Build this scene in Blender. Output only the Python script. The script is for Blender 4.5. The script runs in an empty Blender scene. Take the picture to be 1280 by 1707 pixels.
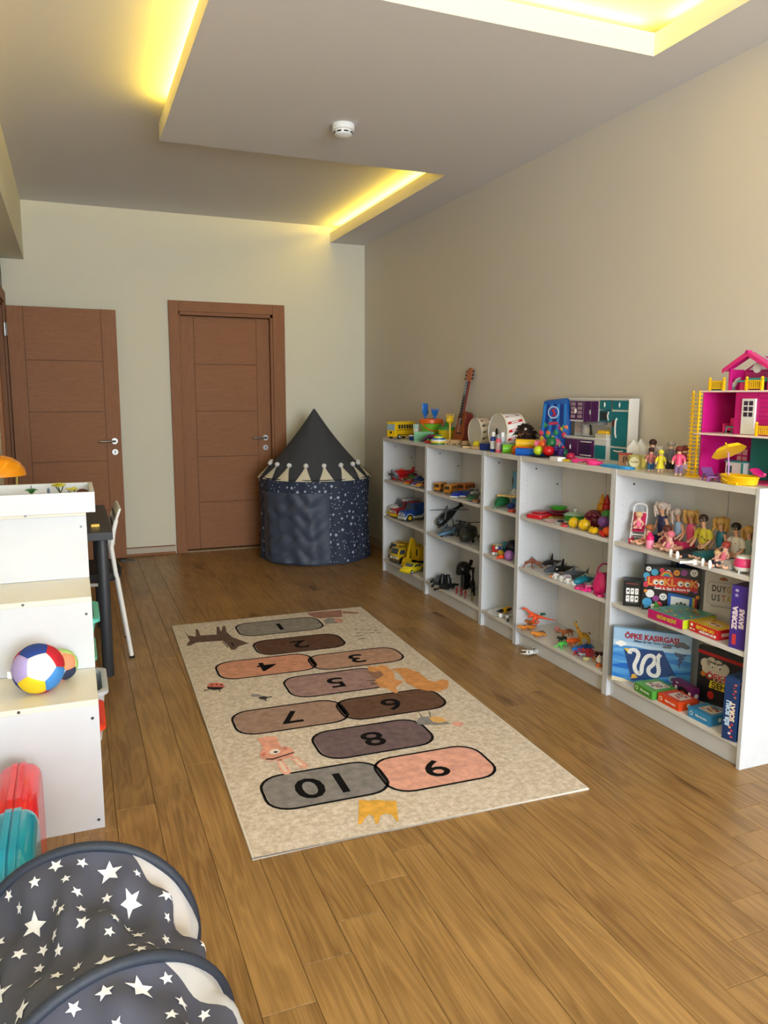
import bpy, bmesh, math, random
from mathutils import Vector, Matrix, Euler
R = math.radians; PI = math.pi
random.seed(7)
SC = bpy.context.scene; COL = SC.collection

# ---------------------------------------------------------------- camera
cam_d = bpy.data.cameras.new('camera'); cam = bpy.data.objects.new('camera', cam_d); COL.objects.link(cam)
yaw, pitch, roll = 0.382198, 0.148881, 0.002971
fv = Vector((math.sin(yaw)*math.cos(pitch), math.cos(yaw)*math.cos(pitch), -math.sin(pitch)))
rv = Vector((math.cos(yaw), -math.sin(yaw), 0)); uv = rv.cross(fv)
r2 = rv*math.cos(roll)+uv*math.sin(roll); u2 = uv*math.cos(roll)-rv*math.sin(roll)
M_ = Matrix((r2, u2, -fv)).transposed().to_4x4(); M_.translation = Vector((-2.24625, -2.02113, 1.38007))
cam.matrix_world = M_
cam_d.sensor_fit = 'VERTICAL'; cam_d.sensor_height = 24; cam_d.sensor_width = 18; cam_d.lens = 1287.436/1707*24
cam_d.clip_start = .05
SC.camera = cam

# ---------------------------------------------------------------- world, lamps, exposure
w = bpy.data.worlds.new('sky'); SC.world = w; w.use_nodes = True
w.node_tree.nodes['Background'].inputs[0].default_value = (.62, .76, 1, 1)
w.node_tree.nodes['Background'].inputs[1].default_value = 1.2
SC.view_settings.view_transform = 'Standard'; SC.view_settings.look = 'None'
SC.view_settings.exposure = -0.01; SC.view_settings.gamma = 1; SC.view_settings.use_curve_mapping = False

def area(name, loc, direction, sx, sy, power, col, spread=180, up='Y'):
    l = bpy.data.lights.new(name, 'AREA'); l.shape = 'RECTANGLE'; l.size = sx; l.size_y = sy
    l.energy = power; l.color = col; l.spread = R(spread)
    o = bpy.data.objects.new(name, l); COL.objects.link(o); o.location = loc
    o.rotation_euler = Vector(direction).to_track_quat('-Z', up).to_euler(); return o
# daylight through the window wall behind the camera
area('window_daylight', (-1.2, -5.10, 1.55), (0.03, 1, -.06), 2.7, 1.8, 305, (.84, .92, 1))
# LED strips lying in the ceiling coves
YEL = (1, .68, .06)
def led(name, x0, y0, x1, y1, out, p):
    L = math.hypot(x1-x0, y1-y0)
    o = area(name, ((x0+x1)/2, (y0+y1)/2, 2.838), (out[0]*.7, out[1]*.7, 1), L, .02, p*L, YEL)
    d = Vector((x1-x0, y1-y0, 0)).normalized(); n = Vector((out[0]*.7, out[1]*.7, 1)).normalized()
    m = Matrix((d, (-n).cross(d), -n)).transposed(); o.rotation_euler = m.to_euler()
led('led_strip_left', -1.67, -4.9, -1.67, 2.30, (-1, 0), 9.5)
led('led_strip_right', .05, 2.62, .05, 4.82, (-1, 0), 5.5)
led('led_strip_near', -1.38, .75, 0.0, .75, (0, -1), 6.5)
led('led_strip_near_side', .07, -4.5, .07, .68, (-1, 0), 6.5)

# ---------------------------------------------------------------- helpers
def lin(c): return tuple((v/255/12.92 if v/255 <= .04045 else ((v/255+.055)/1.055)**2.4) for v in c[:3])+(1,)
_mc = {}
def C(r, g, b, rough=.42, metal=0, spec=.5, trans=0, alpha=1, bump=0, sss=0, bs=60):
    """plain coloured material with a little procedural unevenness"""
    k = (r, g, b, rough, metal, spec, trans, alpha, bump, sss)
    if k in _mc: return _mc[k]
    m = bpy.data.materials.new('surface'); m.use_nodes = True; t = m.node_tree; n = t.nodes; L = t.links
    p = n['Principled BSDF']; c = lin((r, g, b))
    tc = n.new('ShaderNodeTexCoord'); nz = n.new('ShaderNodeTexNoise'); nz.inputs['Scale'].default_value = 9 if bump == 0 else bs
    L.new(tc.outputs['Object'], nz.inputs['Vector'])
    mx = n.new('ShaderNodeMix'); mx.data_type = 'RGBA'
    mx.inputs[6].default_value = tuple(v*.94 for v in c[:3])+(1,); mx.inputs[7].default_value = tuple(min(1, v*1.05) for v in c[:3])+(1,)
    L.new(nz.outputs['Fac'], mx.inputs[0]); L.new(mx.outputs[2], p.inputs['Base Color'])
    p.inputs['Roughness'].default_value = rough; p.inputs['Metallic'].default_value = metal
    p.inputs['Specular IOR Level'].default_value = spec; p.inputs['Transmission Weight'].default_value = trans; p.inputs['Alpha'].default_value = alpha
    if bump:
        b_ = n.new('ShaderNodeBump'); b_.inputs['Strength'].default_value = bump; b_.inputs['Distance'].default_value = .004
        L.new(nz.outputs['Fac'], b_.inputs['Height']); L.new(b_.outputs[0], p.inputs['Normal'])
    _mc[k] = m; return m

class MB:
    def __init__(s): s.v = []; s.f = []
    def add(s, vs, fs, m=None):
        o = len(s.v); s.v += [tuple(m @ Vector(v)) if m else tuple(v) for v in vs]; s.f += [tuple(i+o for i in f) for f in fs]; return s
    def box(s, x0, x1, y0, y1, z0, z1, m=None):
        v = [(x, y, z) for z in (z0, z1) for y in (y0, y1) for x in (x0, x1)]
        return s.add(v, [(0, 2, 3, 1), (4, 5, 7, 6), (0, 1, 5, 4), (2, 6, 7, 3), (0, 4, 6, 2), (1, 3, 7, 5)], m)
    def cb(s, c, d, m=None):
        return s.box(c[0]-d[0]/2, c[0]+d[0]/2, c[1]-d[1]/2, c[1]+d[1]/2, c[2]-d[2]/2, c[2]+d[2]/2, m)
    def tube(s, pts, r, n=8, closed=False, m=None, flat=1):
        P = [Vector(p) for p in pts]; k = len(P); rr = r if isinstance(r, (list, tuple)) else [r]*k
        vs = []; pu = None
        for i, p in enumerate(P):
            a = P[(i-1) % k] if (i or closed) else P[0]; b = P[(i+1) % k] if (i < k-1 or closed) else P[-1]
            t = (b-a).normalized()
            if pu is None:
                pu = t.cross(Vector((0, 0, 1)));
                if pu.length < .1: pu = t.cross(Vector((1, 0, 0)))
            pu = (pu-t*pu.dot(t)).normalized(); w_ = t.cross(pu)
            for j in range(n):
                q = 2*PI*j/n; vs.append(p+rr[i]*(math.cos(q)*pu+math.sin(q)*flat*w_))
        fs = []
        for i in range(k if closed else k-1):
            for j in range(n):
                a = i*n+j; b = i*n+(j+1) % n; c = ((i+1) % k)*n+(j+1) % n; d = ((i+1) % k)*n+j; fs.append((a, b, c, d))
        if not closed: fs += [tuple(range(n))[::-1], tuple((k-1)*n+j for j in range(n))]
        return s.add(vs, fs, m)
    def cyl(s, p0, p1, r0, r1=None, n=16, m=None): return s.tube([p0, p1], [r0, r0 if r1 is None else r1], n, m=m)
    def ell(s, c, r, n=12, m=None, h=0):
        r = r if isinstance(r, (tuple, list)) else (r, r, r); vs = []; fs = []; k = max(4, n//2); b0 = 0 if not h else k//2
        for i in range(k+1):
            th = PI*i/k
            for j in range(n):
                q = 2*PI*j/n; vs.append((c[0]+r[0]*math.sin(th)*math.cos(q), c[1]+r[1]*math.sin(th)*math.sin(q), c[2]+r[2]*math.cos(th)))
        for i in range(k if not h else k//2):
            for j in range(n):
                a = i*n+j; b = i*n+(j+1) % n; fs.append((a, a+n, b+n, b) if i else (a, a+n, b+n))
        return s.add(vs, fs, m)
    def lathe(s, prof, c=(0, 0, 0), n=24, m=None, sx=1, sy=1, cap=True):
        vs = []; fs = []
        for (r, z) in prof:
            for j in range(n):
                q = 2*PI*j/n; vs.append((c[0]+r*sx*math.cos(q), c[1]+r*sy*math.sin(q), c[2]+z))
        for i in range(len(prof)-1):
            for j in range(n):
                a = i*n+j; b = i*n+(j+1) % n; fs.append((a, b, b+n, a+n))
        if prof[0][0] > 0 and cap: fs.append(tuple(range(n))[::-1])
        if prof[-1][0] > 0 and cap: fs.append(tuple((len(prof)-1)*n+j for j in range(n)))
        return s.add(vs, fs, m)
    def prism(s, poly, a, b, ax='z', m=None):
        """poly of 2d points, extruded from a to b along ax"""
        f = {'z': lambda u, v, t: (u, v, t), 'y': lambda u, v, t: (u, t, v), 'x': lambda u, v, t: (t, u, v)}[ax]
        k = len(poly); vs = [f(u, v, a) for u, v in poly]+[f(u, v, b) for u, v in poly]
        fs = [tuple(range(k))[::-1], tuple(range(k, 2*k))]+[(i, (i+1) % k, (i+1) % k+k, i+k) for i in range(k)]
        return s.add(vs, fs, m)
    def mesh(s, name, mat, bev=0, smooth=True, seg=2):
        me = bpy.data.meshes.new(name); me.from_pydata(s.v, [], s.f)
        bm = bmesh.new(); bm.from_mesh(me); bmesh.ops.remove_doubles(bm, verts=bm.verts, dist=1e-6)
        bmesh.ops.recalc_face_normals(bm, faces=bm.faces)
        flat = None
        if bev:
            es = [e for e in bm.edges if len(e.link_faces) == 2 and e.calc_face_angle(0) > .6]
            bmesh.ops.bevel(bm, geom=es, offset=bev, segments=seg, affect='EDGES', profile=.5, clamp_overlap=True)
            # a face wholly ringed by narrow bevel faces stays flat, so that its shading is even
            bm.normal_update(); bm.faces.index_update(); bm.faces.ensure_lookup_table(); ar = [f.calc_area() for f in bm.faces]
            flat = [all((len(e.link_faces) == 2 and min(ar[e.link_faces[0].index], ar[e.link_faces[1].index]) < ar[f.index]*.999 and e.calc_face_angle(0) > .08) for e in f.edges) for f in bm.faces]
        bm.to_mesh(me); bm.free()
        if smooth:
            me.set_sharp_from_angle(angle=.7); me.polygons.foreach_set('use_smooth', [not x for x in flat] if flat else [True]*len(me.polygons))
        me.materials.append(mat); return me

def link(name, me, par=None, loc=(0, 0, 0), rot=(0, 0, 0), label=None, kind=None):
    o = bpy.data.objects.new(name, me); COL.objects.link(o); o.location = loc; o.rotation_euler = rot
    if par: o.parent = par
    if label: o['label'] = label
    if kind: o['kind'] = kind
    return o
def part(par, name, mb, mat, bev=0, smooth=True, label=None, kind=None, loc=(0, 0, 0), rot=(0, 0, 0), seg=2):
    return link(name, mb.mesh(name, mat, bev, smooth, seg), par, loc, rot, label, kind)
def tag(o, label, cat, group=None):
    o['label'] = label; o['category'] = cat
    if group: o['group'] = group
    return o
def thing(name, label, cat, loc=(0, 0, 0), rz=0, group=None):
    o = link(name, None, None, loc, (0, 0, R(rz))); return tag(o, label, cat, group)
def solo(name, label, cat, mb, mat, loc=(0, 0, 0), rz=0, group=None, bev=0, rot=None):
    o = link(name, mb.mesh(name, mat, bev), None, loc, rot or (0, 0, R(rz))); return tag(o, label, cat, group)
def struct(name, mb, mat, bev=0, par=None, label=None):
    o = part(par, name, mb, mat, bev, smooth=bool(bev)); o['kind'] = 'structure'
    if label: o['label'] = label
    return o
def text(par, s, loc, size, mat, rot=(0, 0, 0), bold=0, ax='CENTER', name='lettering', sx=1, sp=1):
    c = bpy.data.curves.new(name, 'FONT'); c.body = s; c.size = size; c.align_x = ax; c.align_y = 'CENTER'
    c.offset = bold; c.extrude = .0003; c.resolution_u = 3; c.space_line = .85; c.space_character = sp
    t = bpy.data.objects.new(name, c); me = bpy.data.meshes.new_from_object(t); bpy.data.objects.remove(t); bpy.data.curves.remove(c)
    me.materials.clear(); me.materials.append(mat)
    o = link(name, me, par, loc, rot); o.scale = (sx, 1, 1); return o
def skin(nodes, edges, sub=1):
    """one continuous surface grown over a skeleton: nodes (x,y,z,r), root = node 0"""
    me = bpy.data.meshes.new('s'); me.from_pydata([n[:3] for n in nodes], edges, [])
    o = bpy.data.objects.new('s', me); COL.objects.link(o)
    m = o.modifiers.new('k', 'SKIN'); m.use_smooth_shade = True
    if sub: m2 = o.modifiers.new('u', 'SUBSURF'); m2.levels = sub
    for i, d in enumerate(me.skin_vertices[0].data):
        r = nodes[i][3]; d.radius = (r, r); d.use_root = (i == 0)
    dg = bpy.context.evaluated_depsgraph_get(); dg.update()
    out = bpy.data.meshes.new_from_object(o.evaluated_get(dg)); bpy.data.objects.remove(o); bpy.data.meshes.remove(me)
    out.polygons.foreach_set('use_smooth', [True]*len(out.polygons)); return out
def skinpart(par, name, nodes, edges, mat, sub=1, sc=1, **k):
    me = skin([(n[0]*sc, n[1]*sc, n[2]*sc, n[3]*sc) for n in nodes], edges, sub); me.materials.append(mat); return link(name, me, par, **k)
def chain(*idx): return [(idx[i], idx[i+1]) for i in range(len(idx)-1)]
def rrect(cx, cy, w_, h_, r, n=5, rz=0):
    o = []
    for (sx, sy, a0) in ((1, 1, 0), (-1, 1, 90), (-1, -1, 180), (1, -1, 270)):
        for i in range(n+1):
            a = R(a0+90*i/n); o.append((sx*(w_/2-r)+r*math.cos(a), sy*(h_/2-r)+r*math.sin(a)))
    c, s = math.cos(rz), math.sin(rz)
    return [(cx+x*c-y*s, cy+x*s+y*c) for x, y in o]
def circ(cx, cy, rx, ry=None, n=14): ry = ry or rx; return [(cx+rx*math.cos(2*PI*i/n), cy+ry*math.sin(2*PI*i/n)) for i in range(n)]
def poly3(pts, m=None):
    b = MB(); b.add(pts, [tuple(range(len(pts)))]); return b

# ---------------------------------------------------------------- surface materials
def nodes_mat(name):
    m = bpy.data.materials.new(name); m.use_nodes = True; t = m.node_tree; return m, t.nodes, t.links, t.nodes['Principled BSDF']
def wood_mat(name, dark, light, rough, axis, scale=1.0, knots=True, spec=.5, var=.22, ax_obj=False, blotch=.55):
    """oak: grain stretched along axis (0 x,1 y,2 z), each object shifted by its random number"""
    m, n, L, p = nodes_mat(name)
    g = n.new('ShaderNodeTexCoord') if ax_obj else n.new('ShaderNodeNewGeometry'); oi = n.new('ShaderNodeObjectInfo')
    src = g.outputs['Object'] if ax_obj else g.outputs['Position']
    ml = n.new('ShaderNodeMath'); ml.operation = 'MULTIPLY'; ml.inputs[1].default_value = 37; L.new(oi.outputs['Random'], ml.inputs[0])
    cx = n.new('ShaderNodeCombineXYZ')
    for i in range(3): L.new(ml.outputs[0], cx.inputs[i])
    ad = n.new('ShaderNodeVectorMath'); ad.operation = 'ADD'; L.new(src, ad.inputs[0]); L.new(cx.outputs[0], ad.inputs[1])
    mp = n.new('ShaderNodeMapping'); sc = [9*scale]*3; sc[axis] = .9*scale; mp.inputs['Scale'].default_value = sc; L.new(ad.outputs[0], mp.inputs[0])
    nz = n.new('ShaderNodeTexNoise'); nz.inputs['Scale'].default_value = 1.0; nz.inputs['Detail'].default_value = 3; nz.inputs['Distortion'].default_value = .6; L.new(mp.outputs[0], nz.inputs[0])
    mu = n.new('ShaderNodeMath'); mu.operation = 'MULTIPLY'; mu.inputs[1].default_value = 9 if knots else 22; L.new(nz.outputs['Fac'], mu.inputs[0])
    si = n.new('ShaderNodeMath'); si.operation = 'SINE'; si2 = n.new('ShaderNodeMath'); si2.operation = 'MULTIPLY'; si2.inputs[1].default_value = 6.28
    L.new(mu.outputs[0], si2.inputs[0]); L.new(si2.outputs[0], si.inputs[0])
    mp2 = n.new('ShaderNodeMapping'); s2 = [210*scale]*3; s2[axis] = 4*scale; mp2.inputs['Scale'].default_value = s2; L.new(ad.outputs[0], mp2.inputs[0])
    n2 = n.new('ShaderNodeTexNoise'); n2.inputs['Scale'].default_value = 1; n2.inputs['Detail'].default_value = 4; L.new(mp2.outputs[0], n2.inputs[0])
    n3 = n.new('ShaderNodeTexNoise'); n3.inputs['Scale'].default_value = 2.6*scale; n3.inputs['Detail'].default_value = 2; L.new(ad.outputs[0], n3.inputs[0])
    def mad(a, k, b=None, c=0):
        q = n.new('ShaderNodeMath'); q.operation = 'MULTIPLY_ADD'; L.new(a, q.inputs[0]); q.inputs[1].default_value = k
        if b: L.new(b, q.inputs[2])
        else: q.inputs[2].default_value = c
        return q.outputs[0]
    a = mad(si.outputs[0], .10 if knots else .07, None, -.22)
    a = mad(n2.outputs['Fac'], .62, a); a = mad(n3.outputs['Fac'], blotch, a, ); a = mad(a, 1, None, (.55-blotch)*.5) if blotch != .55 else a; a = mad(oi.outputs['Random'], var, a)
    if knots:
        mk = n.new('ShaderNodeMapping'); sk = [5.0]*3; sk[axis] = 1.5; mk.inputs['Scale'].default_value = sk; L.new(ad.outputs[0], mk.inputs[0])
        vo = n.new('ShaderNodeTexVoronoi'); vo.inputs['Scale'].default_value = 1; L.new(mk.outputs[0], vo.inputs['Vector'])
        sp = n.new('ShaderNodeSeparateColor'); L.new(vo.outputs['Color'], sp.inputs[0]); gt = n.new('ShaderNodeMath'); gt.operation = 'GREATER_THAN'; gt.inputs[1].default_value = .62; L.new(sp.outputs[0], gt.inputs[0])
        mr = n.new('ShaderNodeMapRange'); mr.inputs[1].default_value = .0; mr.inputs[2].default_value = .24; mr.inputs[3].default_value = -.6; mr.inputs[4].default_value = 0; mr.interpolation_type = 'SMOOTHERSTEP'; L.new(vo.outputs['Distance'], mr.inputs[0])
        km = n.new('ShaderNodeMath'); km.operation = 'MULTIPLY'; L.new(mr.outputs[0], km.inputs[0]); L.new(gt.outputs[0], km.inputs[1]); ka = n.new('ShaderNodeMath'); ka.operation = 'ADD'; L.new(km.outputs[0], ka.inputs[0]); L.new(a, ka.inputs[1]); a = ka.outputs[0]
    mx = n.new('ShaderNodeMix'); mx.data_type = 'RGBA'; mx.clamp_factor = True; mx.inputs[6].default_value = lin(dark); mx.inputs[7].default_value = lin(light)
    L.new(a, mx.inputs[0]); L.new(mx.outputs[2], p.inputs['Base Color'])
    p.inputs['Roughness'].default_value = rough; p.inputs['Specular IOR Level'].default_value = spec
    b_ = n.new('ShaderNodeBump'); b_.inputs['Strength'].default_value = .12; b_.inputs['Distance'].default_value = .001; L.new(n2.outputs['Fac'], b_.inputs['Height']); L.new(b_.outputs[0], p.inputs['Normal'])
    return m
OAK = wood_mat('oak_laminate', (100, 68, 32), (190, 150, 92), .36, 1, spec=.4, var=.13)
DOORH = wood_mat('door_veneer_across', (130, 84, 54), (174, 122, 84), .55, 0, 1.3, False, spec=.25, var=.03, blotch=.12)
DOORV = wood_mat('door_veneer_upright', (130, 84, 54), (174, 122, 84), .55, 2, 1.3, False, spec=.25, var=.03, blotch=.12)
def plaster(name, c, b=.15):
    m, n, L, p = nodes_mat(name); g = n.new('ShaderNodeNewGeometry'); nz = n.new('ShaderNodeTexNoise'); nz.inputs['Scale'].default_value = 1.3; nz.inputs['Detail'].default_value = 5
    L.new(g.outputs['Position'], nz.inputs[0]); mx = n.new('ShaderNodeMix'); mx.data_type = 'RGBA'
    cc = lin(c); mx.inputs[6].default_value = tuple(v*.96 for v in cc[:3])+(1,); mx.inputs[7].default_value = tuple(min(1, v*1.03) for v in cc[:3])+(1,)
    L.new(nz.outputs['Fac'], mx.inputs[0]); L.new(mx.outputs[2], p.inputs['Base Color']); p.inputs['Roughness'].default_value = .9; p.inputs['Specular IOR Level'].default_value = .2
    n2 = n.new('ShaderNodeTexNoise'); n2.inputs['Scale'].default_value = 90; n2.inputs['Detail'].default_value = 3; L.new(g.outputs['Position'], n2.inputs[0])
    b_ = n.new('ShaderNodeBump'); b_.inputs['Strength'].default_value = b; b_.inputs['Distance'].default_value = .002; L.new(n2.outputs['Fac'], b_.inputs['Height']); L.new(b_.outputs[0], p.inputs['Normal'])
    return m
WALL = plaster('cream_paint', (226, 222, 202)); WALLR = plaster('beige_paint', (216, 209, 198)); CEIL = plaster('white_ceiling_paint', (222, 221, 223)); 
WHITE = C(211, 214, 218, .4); SHELFW = C(224, 222, 218, .4); EDGEW = C(212, 216, 221, .4)
STEEL = C(150, 148, 144, .38, 1); BLACK = C(16, 16, 18, .4); DARKH = C(30, 28, 28, .6)
SKIN_ = C(226, 172, 140, .5)
def K(r, g, b, rough=.35): return C(r, g, b, rough)
RED, BLUE, YELW, GRN, ORG, PINK, PURP, TEAL = K(196, 24, 30), K(20, 62, 150), K(232, 190, 20), K(60, 150, 50), K(232, 100, 24), K(232, 60, 130), K(96, 60, 140), K(20, 140, 150)
GREY = K(120, 124, 128); SILV = K(190, 194, 198); PW = K(238, 238, 236)
# ================================================================ the room
XR, YB, XL, YN = .33, 4.884, -2.70, -5.2
fl = struct('floor', MB().box(XL-1.6, XR+.1, YN, YB+.15, -.06, -.010), C(70, 48, 26, .8))
PWD, PLEN = .129, 1.28
pm = {}
k = 0
x = -1.276-PWD*12
while x < XR:
    cxp = x+PWD/2; y = -.256+.93*(cxp+.233)-PLEN*8
    x1 = min(x+PWD, XR); x0_ = max(x, XL-1.5)
    while y < YB:
        ya, yb = max(y, YN), min(y+PLEN, YB)
        if yb-ya > .02 and x1-x0_ > .01 and (x > XL-.14 or (yb > 3.9)):
            key = (round(x1-x0_, 3), round(yb-ya, 3))
            if key not in pm:
                pm[key] = MB().box(.0005, key[0]-.0005, .0005, key[1]-.0005, -.010, 0).mesh('plank', OAK, .0012, False, 1)
            link('plank', pm[key], fl, (x0_, ya, 0)); k += 1
        y += PLEN
    x += PWD
struct('wall_right', MB().box(XR, XR+.12, YN-.1, YB+.15, -.05, 3.0), WALLR)
# back wall with the opening of the closed door
b = MB(); b.box(XL-.1, -1.385, YB, YB+.12, -.05, 3.0); b.box(-.535, XR, YB, YB+.12, -.05, 3.0); b.box(-1.385, -.535, YB, YB+.12, 2.10, 3.0)
struct('wall_back', b, WALL)
b = MB(); b.box(XL-.12, XL, YN-.1, 3.92, -.05, 3.0); b.box(XL-.12, XL, 3.92, YB, 2.10, 3.0); b.box(XL-.12, XL, 4.80, YB, -.05, 3.0)
struct('wall_left', b, WALL)
b = MB(); b.box(XL-1.5, XL-1.38, 3.0, YB+.1, -.05, 2.8); b.box(XL-1.5, XL, YB, YB+.1, -.05, 2.8); b.box(XL-1.5, XL, 2.9, 3.0, -.05, 2.8); b.box(XL-1.5, XL, 2.9, YB+.1, 2.72, 2.8)
struct('wall_hall', b, WALL)
b = MB(); b.box(XL-.12, -2.5, YN-.12, YN, -.05, 3.0); b.box(.1, XR+.12, YN-.12, YN, -.05, 3.0); b.box(-2.5, .1, YN-.12, YN, -.05, .7); b.box(-2.5, .1, YN-.12, YN, 2.4, 3.0)
struct('wall_front', b, WALL)
wn = struct('window_1', MB().box(-2.5, .1, YN-.10, YN-.02, .7, .75).box(-2.5, .1, YN-.10, YN-.02, 2.35, 2.4).box(-2.5, -2.45, YN-.10, YN-.02, .7, 2.4).box(.05, .1, YN-.10, YN-.02, .7, 2.4).box(-1.23, -1.17, YN-.10, YN-.02, .7, 2.4), EDGEW)
ce = struct('ceiling', MB().box(XL-.12, XR+.12, YN-.12, YB+.12, 2.885, 3.0), CEIL)
# suspended part: bridge, right band, left strip and the near recess
SB, ST, LT = 2.745, 2.76, 2.832
b = MB()
b.box(-1.725, XR, .70, 2.55, SB, ST); b.box(0, XR, 2.55, YB, SB, ST); b.box(.02, XR, YN, .70, SB, ST); b.box(-1.725, -1.42, YN, .70, SB, ST); b.box(-1.42, .02, YN, -4.6, SB, ST)
part(ce, 'suspended_panel', b, CEIL, 0, False)
CREAM = plaster('cream_trim_paint', (236, 230, 212), .05)
b = MB()
for bx in ((-1.7253, -1.708, YN, 2.55), (-1.708, .0, 2.533, 2.55), (0, .017, 2.55, YB), (-1.4193, .0193, .70, .717), (.02, .037, -4.6, .70), (-1.437, -1.42, -4.6, .717), (-1.42, .02, -4.617, -4.6)): b.box(*bx, ST+.0003, LT)
part(ce, 'cove_upstand', b, CREAM, 0, False)
def lip(*bx):
    m_ = MB(); m_.box(*bx, SB+.0003, LT); part(ce, 'cove_lip', m_, CREAM, 0, False)
lip(-1.7265, -1.7255, YN, 2.5515); lip(-1.7255, -.0015, 2.5505, 2.5515); lip(-.0015, -.0005, 2.5515, YB)
lip(-1.4185, .0185, .6985, .6995); lip(.0185, .0195, -4.5985, .6985); lip(-1.4195, -1.4185, -4.5985, .6985); lip(-1.4185, .0185, -4.5995, -4.5985)
struct('trim_1', MB().box(XL, -2.53, YN, YB, 2.435, 2.885), WALL, label='boxed beam along the left wall under the ceiling')
bb = struct('baseboard_back', MB().box(-2.62, -1.455, YB-.012, YB, 0, .075), C(196, 182, 160, .5))
part(bb, 'shoe_moulding', MB().box(-2.62, -1.455, YB-.024, YB, 0, .022), DOORH, .003)
part(bb, 'cap', MB().box(-2.62, -1.455, YB-.016, YB, .070, .078), DOORH)
bb = struct('baseboard_back_2', MB().box(-.43, XR, YB-.012, YB, 0, .075), C(196, 182, 160, .5))
bb = struct('baseboard_right', MB().box(XR-.012, XR, YN, YB-.012, 0, .075), C(196, 182, 160, .5))

def handle(par, sx, sy, z, x, y, side=-1, key=True):
    """lever handle on a rose; local x along the door, y outward (negative = towards the room)"""
    m_ = MB(); m_.cyl((x, y, z), (x, y-.008, z), .026, n=24)
    m_.tube([(x, y-.006, z), (x, y-.045, z), (x+side*.012, y-.052, z), (x+side*.125, y-.052, z)], .0085, 10)
    part(par, 'lever_handle', m_, STEEL, .001, label='brushed steel lever handle')
    part(par, 'key_escutcheon', MB().cyl((x, y, z-.09), (x, y-.007, z-.09), .025, n=24), STEEL, .001)
    part(par, 'keyhole', MB().cyl((x, y-.007, z-.085), (x, y-.0076, z-.085), .006, n=10).box(x-.003, x+.003, y-.0076, y-.007, z-.105, z-.085), BLACK)
def leaf(par, W, H, cuts, hx, side, th=.04):
    lf = part(par, 'door_leaf', MB().box(0, W, 0, th, 0, H), C(70, 42, 26, .6), label='walnut veneered leaf with five flush panels')
    s = .115
    for a, c in ((0, s), (W-s, W)): part(lf, 'stile', MB().box(a, c-.0, -.006, 0, 0, H), DOORV, .0012)
    zs = [0]+cuts+[H]
    for i in range(len(zs)-1): part(lf, 'panel', MB().box(s+.002, W-s-.002, -.006, 0, zs[i]+.0015, zs[i+1]-.0015), DOORH, .0012)
    handle(lf, 1, -1, .985, hx, -.006, side)
    return lf
# closed door in the back wall
d1 = struct('door_1', MB().box(-1.355, -.565, YB+.076, YB+.10, 0, 2.075), DOORH, label='closed walnut veneer door in the back wall beside the tent')
fr = part(d1, 'door_frame', MB().box(-1.385, -1.35, YB-.012, YB+.11, 0, 2.09).box(-.57, -.535, YB-.012, YB+.11, 0, 2.09).box(-1.385, -.535, YB-.012, YB+.11, 2.06, 2.095), DOORV, .002)
part(fr, 'architrave', MB().box(-1.445, -1.362, YB-.026, YB, 0, 2.175), DOORV, .003)
part(fr, 'architrave', MB().box(-.548, -.44, YB-.026, YB, 0, 2.175), DOORV, .003)
part(fr, 'architrave', MB().box(-1.3615, -.5485, YB-.0255, YB, 2.088, 2.175), DOORH, .003)
part(fr, 'added_light_block', MB().box(-1.385, -.535, YB+.10, YB+.118, 0, 2.10), DOORV)  # unseen panel added behind the leaf to keep sky light from leaking in
part(fr, 'threshold', MB().box(-1.35, -.57, YB-.005, YB+.08, 0, .012), C(150, 120, 80, .4))
lf = leaf(d1, .776, 2.03, [.42, .825, 1.225, 1.63], .725, -1); lf.location = (-1.348, YB+.035, .02)
# opened door standing almost against the back wall, hinged on the left wall
d2 = struct('door_2', MB().box(XL-.125, XL+.005, 3.90, 3.935, 0, 2.10), DOORV, label='open walnut veneer door resting near the back wall, left of the closed one')
fr = part(d2, 'door_frame', MB().box(XL-.125, XL+.005, 4.785, 4.82, 0, 2.10).box(XL-.125, XL+.005, 3.90, 4.82, 2.07, 2.105), DOORV, .002)
part(fr, 'architrave', MB().box(XL, XL+.022, 4.76, 4.85, 0, 2.175), DOORV, .003)
part(fr, 'architrave', MB().box(XL, XL+.022, 3.85, 3.94, 0, 2.175), DOORV, .003)
part(fr, 'architrave', MB().box(XL, XL+.022, 3.94, 4.76, 2.085, 2.175), DOORV, .003)
lf = leaf(d2, .80, 2.04, [.42, .825, 1.225, 1.63], .745, -1); lf.location = (-2.672, 4.715, .022); lf.rotation_euler = (0, 0, R(2.0))
for z in (1.86, .3): part(lf, 'hinge', MB().box(-.02, .0, -.004, .0, z-.05, z+.05).cyl((-.004, -.008, z-.05), (-.004, -.008, z+.05), .007, n=10), STEEL, .0005)
part(lf, 'latch_plate', MB().box(.80, .802, .008, .032, .9, 1.07), STEEL)
solo('door_stop', 'small black rubber wedge on the floor under the open door', 'doorstop', MB().prism([(0, 0), (.12, 0), (.12, .006), (0, .02)], -.025, .025, 'y'), BLACK, (-1.93, 4.71, 0), 4)
# smoke detector
t = thing('smoke_detector', 'round white smoke detector on the grey ceiling panel', 'smoke detector', (-.886, 1.935, SB))
part(t, 'base', MB().lathe([(.058, 0), (.058, -.026), (.052, -.030)], n=32), PW, .001)
part(t, 'sensor_head', MB().lathe([(.046, -.028), (.044, -.050), (.030, -.058), (0.001, -.060)], n=32), PW)
b = MB()
for i in range(8): b.cb((.0445*math.cos(i*PI/4), .0445*math.sin(i*PI/4), -.042), (.016, .004, .004), None) if 0 else b.add([(.047*math.cos(i*PI/4+a), .047*math.sin(i*PI/4+a), z) for z in (-.037, -.044) for a in (-.25, .25)], [(0, 1, 3, 2)])
part(t, 'vent_slots', b, BLACK, smooth=False)

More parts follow.
